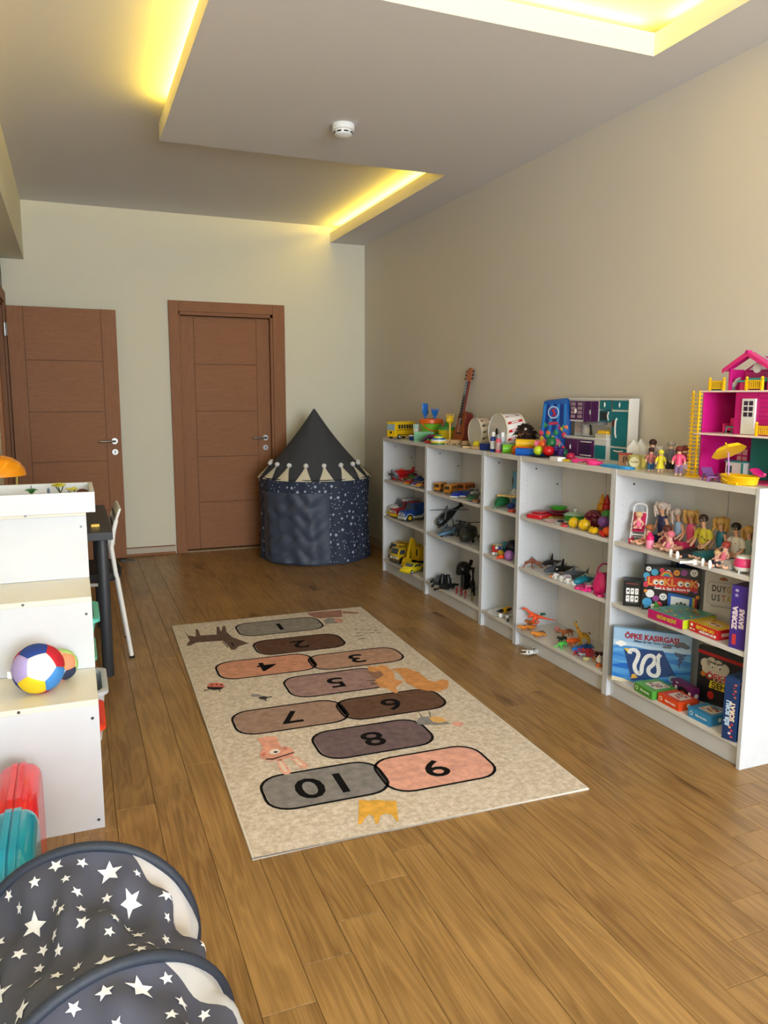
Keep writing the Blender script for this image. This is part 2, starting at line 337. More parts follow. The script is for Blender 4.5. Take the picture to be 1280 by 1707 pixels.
# ================================================================ rug
RC = (-1.181, 1.363)
rug = thing('play_rug', 'beige hopscotch rug with numbered blocks and animals on the wooden floor', 'rug', (RC[0], RC[1], 0))
RUGM, n_, L_, p_ = nodes_mat('mottled_rug'); g_ = n_.new('ShaderNodeNewGeometry'); z_ = n_.new('ShaderNodeTexNoise'); z_.inputs['Scale'].default_value = 52; z_.inputs['Detail'].default_value = 8; z_.inputs['Roughness'].default_value = .7
L_.new(g_.outputs['Position'], z_.inputs[0]); cr = n_.new('ShaderNodeValToRGB'); cr.color_ramp.elements[0].position = .38; cr.color_ramp.elements[0].color = lin((190, 175, 156)); cr.color_ramp.elements[1].position = .62; cr.color_ramp.elements[1].color = lin((224, 213, 200))
L_.new(z_.outputs['Fac'], cr.inputs[0]); L_.new(cr.outputs[0], p_.inputs['Base Color']); p_.inputs['Roughness'].default_value = .95; p_.inputs['Specular IOR Level'].default_value = .1
bu = n_.new('ShaderNodeBump'); bu.inputs['Strength'].default_value = .3; bu.inputs['Distance'].default_value = .002; L_.new(z_.outputs['Fac'], bu.inputs['Height']); L_.new(bu.outputs[0], p_.inputs['Normal'])
RCN = [(-1.75, 2.633), (-.548, 2.624), (-.616, .087), (-1.81, .109)]
rl = [(x-RC[0], y-RC[1]) for x, y in RCN][::-1]
part(rug, 'pile', MB().prism(rl, .0, .007), RUGM, .002)
part(rug, 'hem', MB().tube([(x, y, .004) for x, y in rl], .0045, 6, closed=True), C(222, 214, 202, .8), label='pale overlocked edge')
def felt(r, g, b):
    k_ = ('felt', r, g, b)
    if k_ in _mc: return _mc[k_]
    m, n, L, p = nodes_mat('rug_print'); ge = n.new('ShaderNodeNewGeometry'); z = n.new('ShaderNodeTexNoise'); z.inputs['Scale'].default_value = 26; z.inputs['Detail'].default_value = 8; z.inputs['Roughness'].default_value = .7
    L.new(ge.outputs['Position'], z.inputs[0]); rr = n.new('ShaderNodeValToRGB'); c = lin((r, g, b)); rr.color_ramp.elements[0].position = .36; rr.color_ramp.elements[1].position = .64
    rr.color_ramp.elements[0].color = tuple(v*.84 for v in c[:3])+(1,); rr.color_ramp.elements[1].color = tuple(v*1.15+.01 for v in c[:3])+(1,)
    L.new(z.outputs['Fac'], rr.inputs[0]); L.new(rr.outputs[0], p.inputs['Base Color']); p.inputs['Roughness'].default_value = .95; p.inputs['Specular IOR Level'].default_value = .1
    _mc[k_] = m; return m
INK = C(20, 18, 20, .9, spec=.1)
RA = -.0237
def decal(pts, mat, z, name='print', par=None):
    """flat print on the rug; pts in room coordinates"""
    return part(par or rug, name, MB().prism([(x-RC[0], y-RC[1]) for x, y in pts], z-.0002, z), mat, smooth=False)
def ring(outer, inner, mat, z, par, name):
    k_ = len(outer); b_ = MB(); b_.add([(x-RC[0], y-RC[1], z) for x, y in outer+inner], [(i, (i+1) % k_, (i+1) % k_+k_, i+k_) for i in range(k_)]); return part(par, name, b_, mat, smooth=False)
for dg, cx, cy, bw, bh, col in (('1', -1.15, 2.385, .505, .265, (142, 136, 130)), ('2', -1.13, 2.02, .495, .255, (96, 68, 54)), ('3', -.915, 1.68, .495, .235, (180, 142, 122)), ('4', -1.385, 1.735, .495, .26, (204, 146, 122)),
    ('5', -1.125, 1.39, .48, .275, (160, 130, 126)), ('6', -.975, 1.045, .485, .235, (104, 76, 62)), ('7', -1.435, 1.075, .485, .25, (160, 132, 118)), ('8', -1.18, .745, .475, .255, (112, 94, 98)),
    ('9', -1.055, .425, .43, .265, (222, 166, 150)), ('10', -1.475, .455, .44, .245, (134, 130, 130))):
    o = decal(rrect(cx+.006, cy+.004, bw, bh, .085, rz=RA), felt(*col), .0074, 'block')
    o['label'] = 'rounded hopscotch block with the number '+dg
    ring(rrect(cx, cy, bw+.012, bh+.012, .09, rz=RA), rrect(cx, cy, bw-.008, bh-.010, .082, rz=RA), INK, .0078, o, 'outline')
    text(o, dg, (cx-RC[0]-.0, cy-RC[1], .0081), .175 if dg != '10' else .20, INK, (0, 0, PI+RA), .002, sx=1.15)
def rp(pts, col, z=.0082, name='animal_print'): return decal(pts, felt(*col), z, name)
a = rp([(-1.695, 2.530), (-1.688, 2.401), (-1.649, 2.362), (-1.627, 2.511), (-1.617, 2.507), (-1.621, 2.375), (-1.531, 2.358), (-1.505, 2.512), (-1.492, 2.507), (-1.499, 2.399), (-1.466, 2.516), (-1.454, 2.504), (-1.468, 2.387), (-1.456, 2.276), (-1.392, 2.132), (-1.457, 2.099), (-1.480, 2.054), (-1.505, 2.048), (-1.504, 2.104), (-1.519, 2.232), (-1.660, 2.254), (-1.699, 2.213), (-1.721, 2.212), (-1.706, 2.272), (-1.692, 2.300)], (104, 82, 74)); a['label'] = 'brown donkey printed upside down'
for q in ([(-1.526, 2.218), (-1.522, 2.216), (-1.510, 2.097), (-1.516, 2.100)], [(-1.484, 2.185), (-1.476, 2.188), (-1.476, 2.107), (-1.483, 2.103)],): rp(q, (40, 32, 30), .0085)
a = rp([(-1.716, 1.557), (-1.695, 1.598), (-1.659, 1.591), (-1.635, 1.562), (-1.636, 1.526), (-1.654, 1.505), (-1.690, 1.505), (-1.715, 1.528)], (216, 120, 110)); a['label'] = 'ladybird print'
rp([(-1.716, 1.557), (-1.685, 1.538), (-1.643, 1.521), (-1.655, 1.500), (-1.691, 1.500), (-1.715, 1.526)], (40, 34, 36), .0085)
for q in ([(-1.691, 1.576), (-1.684, 1.574), (-1.687, 1.560), (-1.693, 1.563)], [(-1.670, 1.578), (-1.664, 1.575), (-1.666, 1.559), (-1.672, 1.562)], [(-1.650, 1.560), (-1.643, 1.558), (-1.646, 1.544), (-1.652, 1.547)], [(-1.712, 1.523), (-1.707, 1.521), (-1.735, 1.501), (-1.738, 1.510)], [(-1.671, 1.500), (-1.666, 1.500), (-1.665, 1.467), (-1.669, 1.469)],): rp(q, (40, 34, 36), .0087)
rp([(-1.549, 1.365), (-1.534, 1.388), (-1.512, 1.377), (-1.498, 1.351), (-1.505, 1.336), (-1.535, 1.348)], (150, 146, 144)); rp([(-1.519, 1.330), (-1.495, 1.343), (-1.478, 1.330), (-1.481, 1.309), (-1.498, 1.298), (-1.514, 1.313)], (56, 54, 60), .0085); rp([(-1.479, 1.326), (-1.455, 1.325), (-1.457, 1.315), (-1.480, 1.315)], (56, 54, 60), .0085); rp([(-1.497, 1.302), (-1.492, 1.304), (-1.491, 1.278), (-1.496, 1.278)], (56, 54, 60), .0085)
a = rp([(-1.618, 0.911), (-1.580, 0.916), (-1.541, 0.901), (-1.545, 0.856), (-1.545, 0.798), (-1.513, 0.786), (-1.510, 0.736), (-1.525, 0.703), (-1.573, 0.691), (-1.623, 0.706), (-1.644, 0.738), (-1.641, 0.772), (-1.615, 0.826)], (226, 164, 144)); a['label'] = 'pink rabbit print'
rp([(-1.591, 0.698), (-1.571, 0.698), (-1.565, 0.643), (-1.563, 0.591), (-1.574, 0.572), (-1.592, 0.577), (-1.600, 0.612)], (228, 172, 156)); rp([(-1.537, 0.697), (-1.510, 0.697), (-1.498, 0.654), (-1.490, 0.613), (-1.501, 0.595), (-1.520, 0.600), (-1.531, 0.644)], (228, 172, 156))
rp([(-1.587, 0.681), (-1.577, 0.685), (-1.574, 0.624), (-1.576, 0.596), (-1.584, 0.596), (-1.590, 0.623)], (226, 206, 186), .0085); rp([(-1.530, 0.685), (-1.517, 0.685), (-1.506, 0.638), (-1.508, 0.620), (-1.520, 0.625)], (226, 206, 186), .0085)
rp([(-1.602, 0.772), (-1.589, 0.789), (-1.568, 0.791), (-1.558, 0.774), (-1.563, 0.757), (-1.582, 0.748), (-1.598, 0.755)], (232, 222, 214), .0085); rp([(-1.587, 0.769), (-1.576, 0.774), (-1.566, 0.764), (-1.580, 0.757)], (30, 28, 30), .0088)
rp([(-1.625, 0.726), (-1.600, 0.717), (-1.512, 0.740), (-1.513, 0.732), (-1.603, 0.707), (-1.627, 0.718)], (50, 40, 40), .0088)
for q in ([(-1.636, 0.770), (-1.619, 0.779), (-1.617, 0.759), (-1.630, 0.748)], [(-1.542, 0.797), (-1.529, 0.795), (-1.526, 0.778), (-1.542, 0.771)],): rp(q, (224, 130, 118), .0088)
a = rp([(-0.803, 1.458), (-0.770, 1.455), (-0.729, 1.445), (-0.695, 1.368), (-0.696, 1.291), (-0.695, 1.245), (-0.675, 1.217), (-0.648, 1.227), (-0.623, 1.232), (-0.610, 1.212), (-0.621, 1.172), (-0.659, 1.115), (-0.710, 1.099), (-0.761, 1.127), (-0.795, 1.169), (-0.809, 1.260), (-0.793, 1.375)], (214, 150, 92)); a['label'] = 'orange squirrel print'
rp([(-0.902, 1.552), (-0.860, 1.513), (-0.834, 1.536), (-0.810, 1.510), (-0.810, 1.413), (-0.844, 1.319), (-0.813, 1.277), (-0.881, 1.217), (-0.895, 1.153), (-0.913, 1.154), (-0.923, 1.219), (-0.950, 1.244), (-0.953, 1.317), (-0.914, 1.376), (-0.921, 1.472)], (218, 156, 100), .0084); rp([(-0.931, 1.476), (-0.902, 1.449), (-0.868, 1.451), (-0.875, 1.391), (-0.924, 1.350), (-0.935, 1.393)], (150, 112, 96), .0086)
for q in ([(-0.972, 1.324), (-0.941, 1.306), (-0.943, 1.301), (-0.974, 1.319)], [(-0.978, 1.350), (-0.934, 1.339), (-0.936, 1.334), (-0.980, 1.345)], [(-0.981, 1.299), (-0.941, 1.295), (-0.943, 1.290), (-0.983, 1.294)],): rp(q, (50, 40, 36), .0088)
a = rp([(-0.958, 0.818), (-0.928, 0.852), (-0.904, 0.863), (-0.871, 0.850), (-0.844, 0.823), (-0.824, 0.754), (-0.875, 0.758), (-0.930, 0.784), (-0.957, 0.799)], (140, 138, 138)); a['label'] = 'grey bird print'
rp([(-0.883, 0.845), (-0.850, 0.842), (-0.826, 0.819), (-0.827, 0.778), (-0.866, 0.777), (-0.886, 0.796)], (224, 178, 110), .0085); rp([(-0.815, 0.762), (-0.778, 0.758), (-0.771, 0.733), (-0.802, 0.712), (-0.818, 0.734)], (222, 160, 146)); rp([(-0.957, 0.819), (-0.950, 0.810), (-0.963, 0.806)], (30, 28, 30), .0087)
for q in ([(-0.901, 0.912), (-0.899, 0.911), (-0.906, 0.862), (-0.909, 0.863)], [(-0.856, 0.899), (-0.853, 0.898), (-0.871, 0.850), (-0.874, 0.851)],): rp(q, (60, 54, 50), .0087)
a = rp([(-1.399, 0.308), (-1.369, 0.291), (-1.341, 0.285), (-1.311, 0.266), (-1.282, 0.256), (-1.327, 0.129), (-1.331, 0.152), (-1.331, 0.179), (-1.347, 0.195), (-1.369, 0.186), (-1.392, 0.145), (-1.401, 0.149), (-1.391, 0.192), (-1.397, 0.208), (-1.421, 0.193), (-1.443, 0.162), (-1.455, 0.164)], (226, 172, 74)); a['label'] = 'yellow crown print'
a = rp([(-0.919, 2.597), (-0.841, 2.606), (-0.729, 2.588), (-0.688, 2.590), (-0.734, 2.437), (-0.820, 2.454), (-0.880, 2.461), (-0.908, 2.497)], (158, 116, 104)); a['label'] = 'brown bear print'
rp([(-0.690, 2.564), (-0.602, 2.496), (-0.618, 2.467), (-0.708, 2.511)], (166, 126, 112)); rp([(-0.870, 2.401), (-0.822, 2.447), (-0.774, 2.420), (-0.753, 2.363), (-0.775, 2.316), (-0.828, 2.325), (-0.875, 2.332)], (150, 146, 142)); rp([(-0.801, 2.406), (-0.766, 2.409), (-0.756, 2.356), (-0.785, 2.320), (-0.810, 2.345)], (206, 150, 136), .0085)
for (x, y) in [(-0.742, 2.158), (-0.751, 2.088), (-0.706, 2.137), (-0.715, 2.067), (-0.672, 2.123), (-0.680, 2.061), (-0.642, 2.101), (-0.642, 2.046), (-0.783, 2.030), (-0.754, 2.036), (-0.785, 1.979), (-0.759, 1.979)]: rp(circ(x, y, .017, .008, 8), (150, 144, 130), name='leaf_print')

# ================================================================ bookcases along the right wall
def bookcase(y0, y1, label):
    W = y1-y0; t = thing('bookcase', label, 'bookcase', (0, y0, 0), 0, 'low white bookcases along the right wall'); th = .018; D = .28
    for a in (0, W-th):
        part(t, 'side_panel', MB().box(0, D, a+.0004, a+th-.0004, 0, 1.06), WHITE, .0012)
    part(t, 'top_board', MB().box(.002, D, th, W-th, 1.035, 1.06), SHELFW, .0012)
    for z in (.735, .45): part(t, 'shelf', MB().box(.004, D-.012, th+.001, W-th-.001, z-.018, z), SHELFW, .0012)
    part(t, 'bottom_board', MB().box(.002, D, th, W-th, .082, .10), SHELFW, .0012)
    part(t, 'plinth', MB().box(.022, .036, th, W-th, 0, .082), WHITE)
    for a, c in ((th, W/2-.0015), (W/2+.0015, W-th)): part(t, 'back_panel', MB().box(D-.008, D-.002, a, c, .10, 1.035), SHELFW)
    part(t, 'seam_backing', MB().box(D-.002, D, th, W-th, .10, 1.035), C(110, 108, 104, .7))
    b = MB()
    for a, s in ((th, 1), (W-th, -1)):
        for xx in (.045, .225):
            for i in range(26):
                z = .16+i*.032; b.add([(xx+.0022*math.cos(q*PI/3), a+s*.0004, z+.0022*math.sin(q*PI/3)) for q in range(6)], [(0, 1, 2, 3, 4, 5)])
    part(t, 'peg_hole', b, C(150, 148, 144, .8), smooth=False, kind='stuff')
    b = MB()
    for zz in (.72, .99): b.cyl((.10, W-th, zz), (.10, W-th-.001, zz), .005, n=10)
    if W > .6: b.cyl((.24, W-th, .9), (.24, W-th-.001, .9), .005, n=10)
    part(t, 'cam_lock', b, BLACK)
bookcase(2.8, 3.6, 'white low bookcase nearest the tent, holding toy trucks')
bookcase(2.0, 2.8, 'white low bookcase with helicopter and black toy guns, second from the tent')
bookcase(1.6, 2.0, 'narrow white low bookcase, the only half-width one in the row')
bookcase(.8, 1.6, 'white low bookcase with toy food, sea animals and dinosaurs')
bookcase(0, .8, 'white low bookcase nearest the camera, holding dolls and board games')
T = 1.06; S1 = .735; S2 = .45; S3 = .10

# ================================================================ builders of toys
def box_toy(name, label, cat, x, y, z, w_, d, h, mat, rz=0, bev=.001, group=None):
    return solo(name, label, cat, MB().box(-w_/2, w_/2, -d/2, d/2, 0, h), mat, (x, y, z), rz, group, bev)
WHEELM = C(24, 24, 26, .7); GLASS = C(60, 74, 86, .15)
def wheels(t, xs, W, r, hub, th=.25, name='wheel'):
    for xx in xs:
        for s in (-1, 1):
            b = MB().cyl((xx, s*W*.5, r), (xx, s*(W*.5-r*.55), r), r, n=16); o = part(t, name, b, WHEELM, .0008)
            part(o, 'hub', MB().cyl((xx, s*(W*.5+.0006), r), (xx, s*(W*.5-.002), r), r*.55, n=12), hub)
def car(label, loc, rz, L, W, H, body, lower=None, hub=None, name='toy_car', cat='toy car', group='toy cars on the upper shelf', low=False, lift=0):
    t = thing(name, label, cat, loc, rz, group); r = H*.22
    pr = [(-.5, .16), (-.5, .5), (-.44, .6), (-.30, .66), (-.12, .98), (.10, 1), (.26, .66), (.44, .54), (.5, .40), (.5, .16)] if not low else [(-.5, .16), (-.5, .62), (-.46, .72), (-.2, .80), (-.05, 1), (.12, .96), (.3, .62), (.46, .42), (.5, .3), (.5, .16)]
    part(t, 'body', MB().prism([(a*L, c*H) for a, c in pr], -W*.46, W*.46, 'y'), body, H*.05)
    part(t, 'bumper', MB().box(-L*.51, L*.51, -W*.47, W*.47, H*.12, H*.30), lower or GREY, H*.04)
    wp = [(-.27, .68), (-.13, .92), (.09, .94), (.22, .68)]
    part(t, 'side_windows', MB().prism([(a*L, c*H) for a, c in wp], -W*.465, W*.465, 'y'), GLASS)
    part(t, 'windscreen', MB().add([(.13*L, s*W*.38, .965*H) for s in (-1, 1)]+[(.262*L, s*W*.38, .70*H) for s in (1, -1)], [(0, 1, 2, 3)]), GLASS, smooth=False)
    wheels(t, (-.3*L, .3*L), W, r, hub or SILV); return t
def truck(label, loc, rz, L, W, H, cab, accent, hub, cargo=None, group=None, name='toy_truck', kind='hood'):
    t = thing(name, label, 'toy truck', loc, rz, group); r = H*.2
    part(t, 'chassis', MB().box(-L*.5, L*.5, -W*.42, W*.42, H*.14, H*.30), accent, H*.03)
    pr = [(.0, .28), (.0, .86), (.05, .95), (.17, .95), (.25, .62), (.46, .56), (.5, .5), (.5, .28)] if kind == 'hood' else [(.12, .28), (.12, .95), (.42, .95), (.5, .6), (.5, .28)]
    part(t, 'cab', MB().prism([(a*L, c*H) for a, c in pr], -W*.45, W*.45, 'y'), cab, H*.04)
    wp = [(.04, .62), (.05, .86), (.16, .86), (.22, .62)] if kind == 'hood' else [(.2, .6), (.2, .86), (.4, .86), (.46, .6)]
    part(t, 'side_windows', MB().prism([(a*L, c*H) for a, c in wp], -W*.455, W*.455, 'y'), GLASS)
    a0, a1 = ((.172, .93), (.248, .64)) if kind == 'hood' else ((.425, .93), (.497, .62))
    part(t, 'windscreen', MB().add([(a0[0]*L+.002, s*W*.36, a0[1]*H) for s in (-1, 1)]+[(a1[0]*L+.002, s*W*.36, a1[1]*H) for s in (1, -1)], [(0, 1, 2, 3)]), GLASS, smooth=False)
    b = MB()
    for i in range(5): b.box(L*.5, L*.506, -W*.3, W*.3, H*(.32+i*.035), H*(.34+i*.035))
    part(t, 'grille', b, SILV)
    part(t, 'bumper', MB().box(L*.45, L*.53, -W*.48, W*.48, H*.12, H*.27), accent, H*.03)
    for s in (-1, 1):
        part(t, 'headlamp', MB().ell((L*.505, s*W*.35, H*.38), (.003, W*.07, W*.07)), PW)
        for c_ in (-.3, .33): part(t, 'mudguard', MB().prism([(c_*L+r*1.25*math.cos(q*PI/6), r+r*1.25*math.sin(q*PI/6)) for q in range(7)]+[(c_*L+r*math.cos(q*PI/6), r+r*math.sin(q*PI/6)) for q in range(6, -1, -1)], s*W*.36, s*W*.5, 'y'), accent)
    wheels(t, (-.3*L, .33*L), W*1.02, r, hub)
    if cargo: cargo(t, L, W, H)
    return t
def cargo_round(mat):
    def f(t, L, W, H): part(t, 'cargo_body', MB().prism([(-.5*L, .32*H), (-.5*L, .8*H), (-.42*L, .95*H), (-.08*L, .95*H), (-.03*L, .8*H), (-.03*L, .32*H)], -W*.44, W*.44, 'y'), mat, H*.05)
    return f
def tipper(mat):
    def f(t, L, W, H):
        part(t, 'tipper_body', MB().prism([(-.55*L, .38*H), (-.58*L, .85*H), (.05*L, .92*H), (.12*L, 1.02*H), (.22*L, 1.02*H), (.10*L, .95*H), (.06*L, .38*H)], -W*.5, W*.5, 'y'), mat, H*.02)
        for i in range(4): part(t, 'rib', MB().box((-.48+i*.14)*L, (-.45+i*.14)*L, -W*.52, W*.52, .40*H, .86*H), mat)
    return f
def bottle(label, x, y, z, h, r, body, cap, name='bottle', group=None, band=None):
    t = thing(name, label, 'bottle', (x, y, z), 0, group)
    part(t, 'body', MB().lathe([(r*.9, 0), (r, h*.03), (r, h*.66), (r*.7, h*.76), (r*.5, h*.8)]), body)
    part(t, 'cap', MB().lathe([(r*.62, h*.76), (r*.62, h*.97), (r*.5, h)]), cap)
    if band: part(t, 'printed_band', MB().lathe([(r*1.015, h*.15), (r*1.015, h*.55)]), band)
    return t
def ball(name, label, cat, x, y, z, r, mat, group=None, sq=1, stem=None):
    t = thing(name, label, cat, (x, y, z), 0, group); part(t, 'flesh' if cat == 'toy food' else 'shell', MB().ell((0, 0, r*sq), (r, r, r*sq), 16), mat)
    if stem: part(t, 'stem', MB().tube([(0, 0, r*sq*1.9), (r*.1, 0, r*sq*2.35)], [r*.1, r*.07], 6), stem)
    return t
EYE = C(20, 16, 16, .3); LIP = C(200, 50, 70, .4)
def face(t, c, r, lips=True, brow=None):
    """eyes, mouth and nose on a head of radius r centred at c, looking along -y"""
    x, y, z = c; b = MB(); wb = MB()
    for s in (-1, 1):
        wb.ell((x+s*r*.36, y-r*.86, z+r*.02), (r*.20, r*.10, r*.12), 8); b.ell((x+s*r*.36, y-r*.94, z+r*.02), (r*.10, r*.06, r*.11), 8)
        b.tube([(x+s*r*.55, y-r*.84, z+r*.26), (x+s*r*.2, y-r*.95, z+r*.30)], r*.03, 5)
    part(t, 'eye_whites', wb, PW); part(t, 'eyes', b, EYE); part(t, 'mouth', MB().ell((x, y-r*.90, z-r*.45), (r*.2, r*.08, r*.07), 8), LIP if lips else C(180, 100, 90))
    part(t, 'nose', MB().ell((x, y-r*1.0, z-r*.15), (r*.08, r*.09, r*.14), 6), SKIN_)
def hairdo(t, c, r, mat, kind, rnd):
    x, y, z = c; b = MB()
    if kind == 'short': b.ell((x, y+r*.14, z+r*.30), (r*1.06, r*1.06, r*.95), 12)
    else:
        b.ell((x, y+r*.22, z+r*.28), (r*1.14, r*1.02, r*1.05), 12)
        n = 26 if kind == 'long' else 32
        for i in range(n):
            a = R(-8+196*i/(n-1)); q = 1.3+.4*rnd.random(); L_ = (2.6 if kind == 'long' else 1.9)*r*(0.8+.4*rnd.random())
            px_, py_ = x+q*r*math.cos(a), y+r*.25+q*r*.8*math.sin(a)
            w_ = .25*r
            b.tube([(x+r*.6*math.cos(a), y+r*.2+r*.5*math.sin(a), z+r*.95), (px_, py_, z+r*.2), (px_+w_*rnd.uniform(-1, 1), py_+w_*rnd.uniform(-.5, 1), z-L_*.5), (px_+w_*rnd.uniform(-1.5, 1.5), py_+w_*rnd.uniform(-.5, 1.5), z-L_)], [r*.22, r*.28, r*.26, r*.12], 6)
        if kind == 'curly':
            for i in range(46):
                a = rnd.uniform(-.15, PI+.15); b.ell((x+r*1.45*math.cos(a), y+r*.3+r*1.2*math.sin(a), z+rnd.uniform(-1.6, 1.0)*r), r*rnd.uniform(.3, .5), 7)
    part(t, 'hair', b, mat)
def doll(label, loc, rz, s, hair, hk, top, bottom, shoes=None, male=False, skirt=None, print_=None, lean=0, arm=.0, seed=1, group='fashion dolls sitting in a row', leg=(0, 0)):
    """seated doll facing local -y, legs stretched out; s = seated height"""
    rnd = random.Random(seed); t = thing('doll', label, 'doll', loc, rz, group); k = s/.175; sh = .026 if male else .021; hd = .0182
    N = [(0, 0, .018, .017), (0, .004, .045, .014 if not male else .017), (0, .006, .085, .018 if not male else .021), (0, .004, .115, .008), (0, .0, .128, .007),
         (0, -.002, .146, .0145), (0, -.002, .158, .0125)]
    E = [(0, 1), (1, 2), (2, 3), (3, 4), (4, 5), (5, 6)]
    for sg in (-1, 1):
        i = len(N)
        N += [(sg*sh, .006, .104, .009), (sg*(sh+.014), .002-.0, .07, .0065), (sg*(sh+.006), -.026-arm, .045, .0052), (sg*(sh+.002), -.036-arm, .040, .005)]
        E += [(2, i), (i, i+1), (i+1, i+2), (i+2, i+3)]
        i = len(N)
        N += [(sg*.014, -.012, .016, .0135), (sg*.020+leg[0], -.072, .018+leg[1], .0095), (sg*.018+leg[0]*1.5, -.125, .010, .0062), (sg*.019+leg[0]*1.5, -.136, .020, .006)]
        E += [(0, i), (i, i+1), (i+1, i+2), (i+2, i+3)]
    skinpart(t, 'body', N, E, SKIN_, 1, k)
    c = (0, -.003*k, .150*k); r = hd*k
    k0 = set(t.children); face(t, c, r, not male); hairdo(t, c, r, hair, hk, rnd)
    turn = Matrix.Translation(c)@Matrix.Rotation(R(rnd.uniform(22, 46)), 4, 'Z')@Matrix.Translation(-Vector(c))
    for ch in t.children:
        if ch not in k0: ch.data.transform(turn)
    tb = MB().lathe([(.0205, .008), (.0215, .02), (.0175, .045), (.0225, .085), (.021, .10), (.012 if male else .018, .114)], (0, .004, 0), 16, sx=1.12 if male else 1, sy=.82)
    if male:
        for sg in (-1, 1): tb.tube([(sg*.02, .006, .106), (sg*(sh+.006), .005, .096), (sg*(sh+.013), .002, .074)], [.012, .0125, .012], 10)
    o = part(t, 'top', MB().add([tuple(v*k for v in p) for p in tb.v], tb.f), top)
    if print_:
        pb = MB()
        for i in range(46):
            a = rnd.uniform(0, 2*PI); z = rnd.uniform(.02, .10); q = .0228+(.001 if z > .07 or z < .03 else -.001)
            pb.ell((q*1.12*math.cos(a)*k, (.004+q*.82*math.sin(a))*k, z*k), .0022*k, 5)
        part(t, 'dot_print', pb, print_)
    lb = MB()
    if skirt == 'long':
        lb.tube([(0, .004, .022), (0, -.03, .022), (leg[0], -.075, .02+leg[1]*.7), (leg[0]*1.5, -.112, .014)], [.024, .028, .032, .036], 14, flat=.62)
    elif skirt == 'short': lb.tube([(0, .008, .022), (0, -.02, .022), (0, -.055, .02)], [.022, .028, .034], 14, flat=.62)
    else:
        for sg in (-1, 1): lb.tube([(sg*.011, .0, .02), (sg*.018+leg[0]*.5, -.04, .019), (sg*.020+leg[0], -.072, .018+leg[1]), (sg*.018+leg[0]*1.5, -.116, .0125)], [.017, .0145, .0115, .0095], 10)
    if bottom: part(t, 'skirt' if skirt else 'trousers', MB().add([tuple(v*k for v in p) for p in lb.v], lb.f), bottom)
    if shoes:
        for sg in (-1, 1): part(t, 'shoe', MB().ell(((sg*.019+leg[0]*1.5)*k, -.135*k, .017*k), (.008*k, .0085*k, .019*k), 10), shoes)
    return t
def babydoll(label, x, y, z, rz, s, outfit, hair=None, group='baby dolls'):
    t = thing('baby_doll', label, 'doll', (x, y, z), rz, group); k = s/.07
    N = [(0, 0, .012, .012), (0, 0, .030, .011), (0, 0, .042, .006), (0, 0, .056, .014)]; E = [(0, 1), (1, 2), (2, 3)]
    for sg in (-1, 1):
        i = len(N); N += [(sg*.012, -.001, .034, .005), (sg*.020, -.008, .024, .0045), (sg*.014, -.016, .020, .004)]; E += [(1, i), (i, i+1), (i+1, i+2)]
        i = len(N); N += [(sg*.008, -.008, .010, .007), (sg*.012, -.026, .010, .006), (sg*.012, -.034, .013, .0055)]; E += [(0, i), (i, i+1), (i+1, i+2)]
    skinpart(t, 'body', N, E, C(236, 184, 160, .5), 1, k); face(t, (0, 0, .057*k), .0135*k)
    part(t, 'outfit', MB().tube([(0, 0, .004*k), (0, 0, .02*k), (0, 0, .038*k)], [.0145*k, .015*k, .009*k], 12), outfit)
    if hair: part(t, 'hair', MB().ell((0, .003*k, .062*k), (.0150*k, .0148*k, .0135*k), 12), hair)
    return t
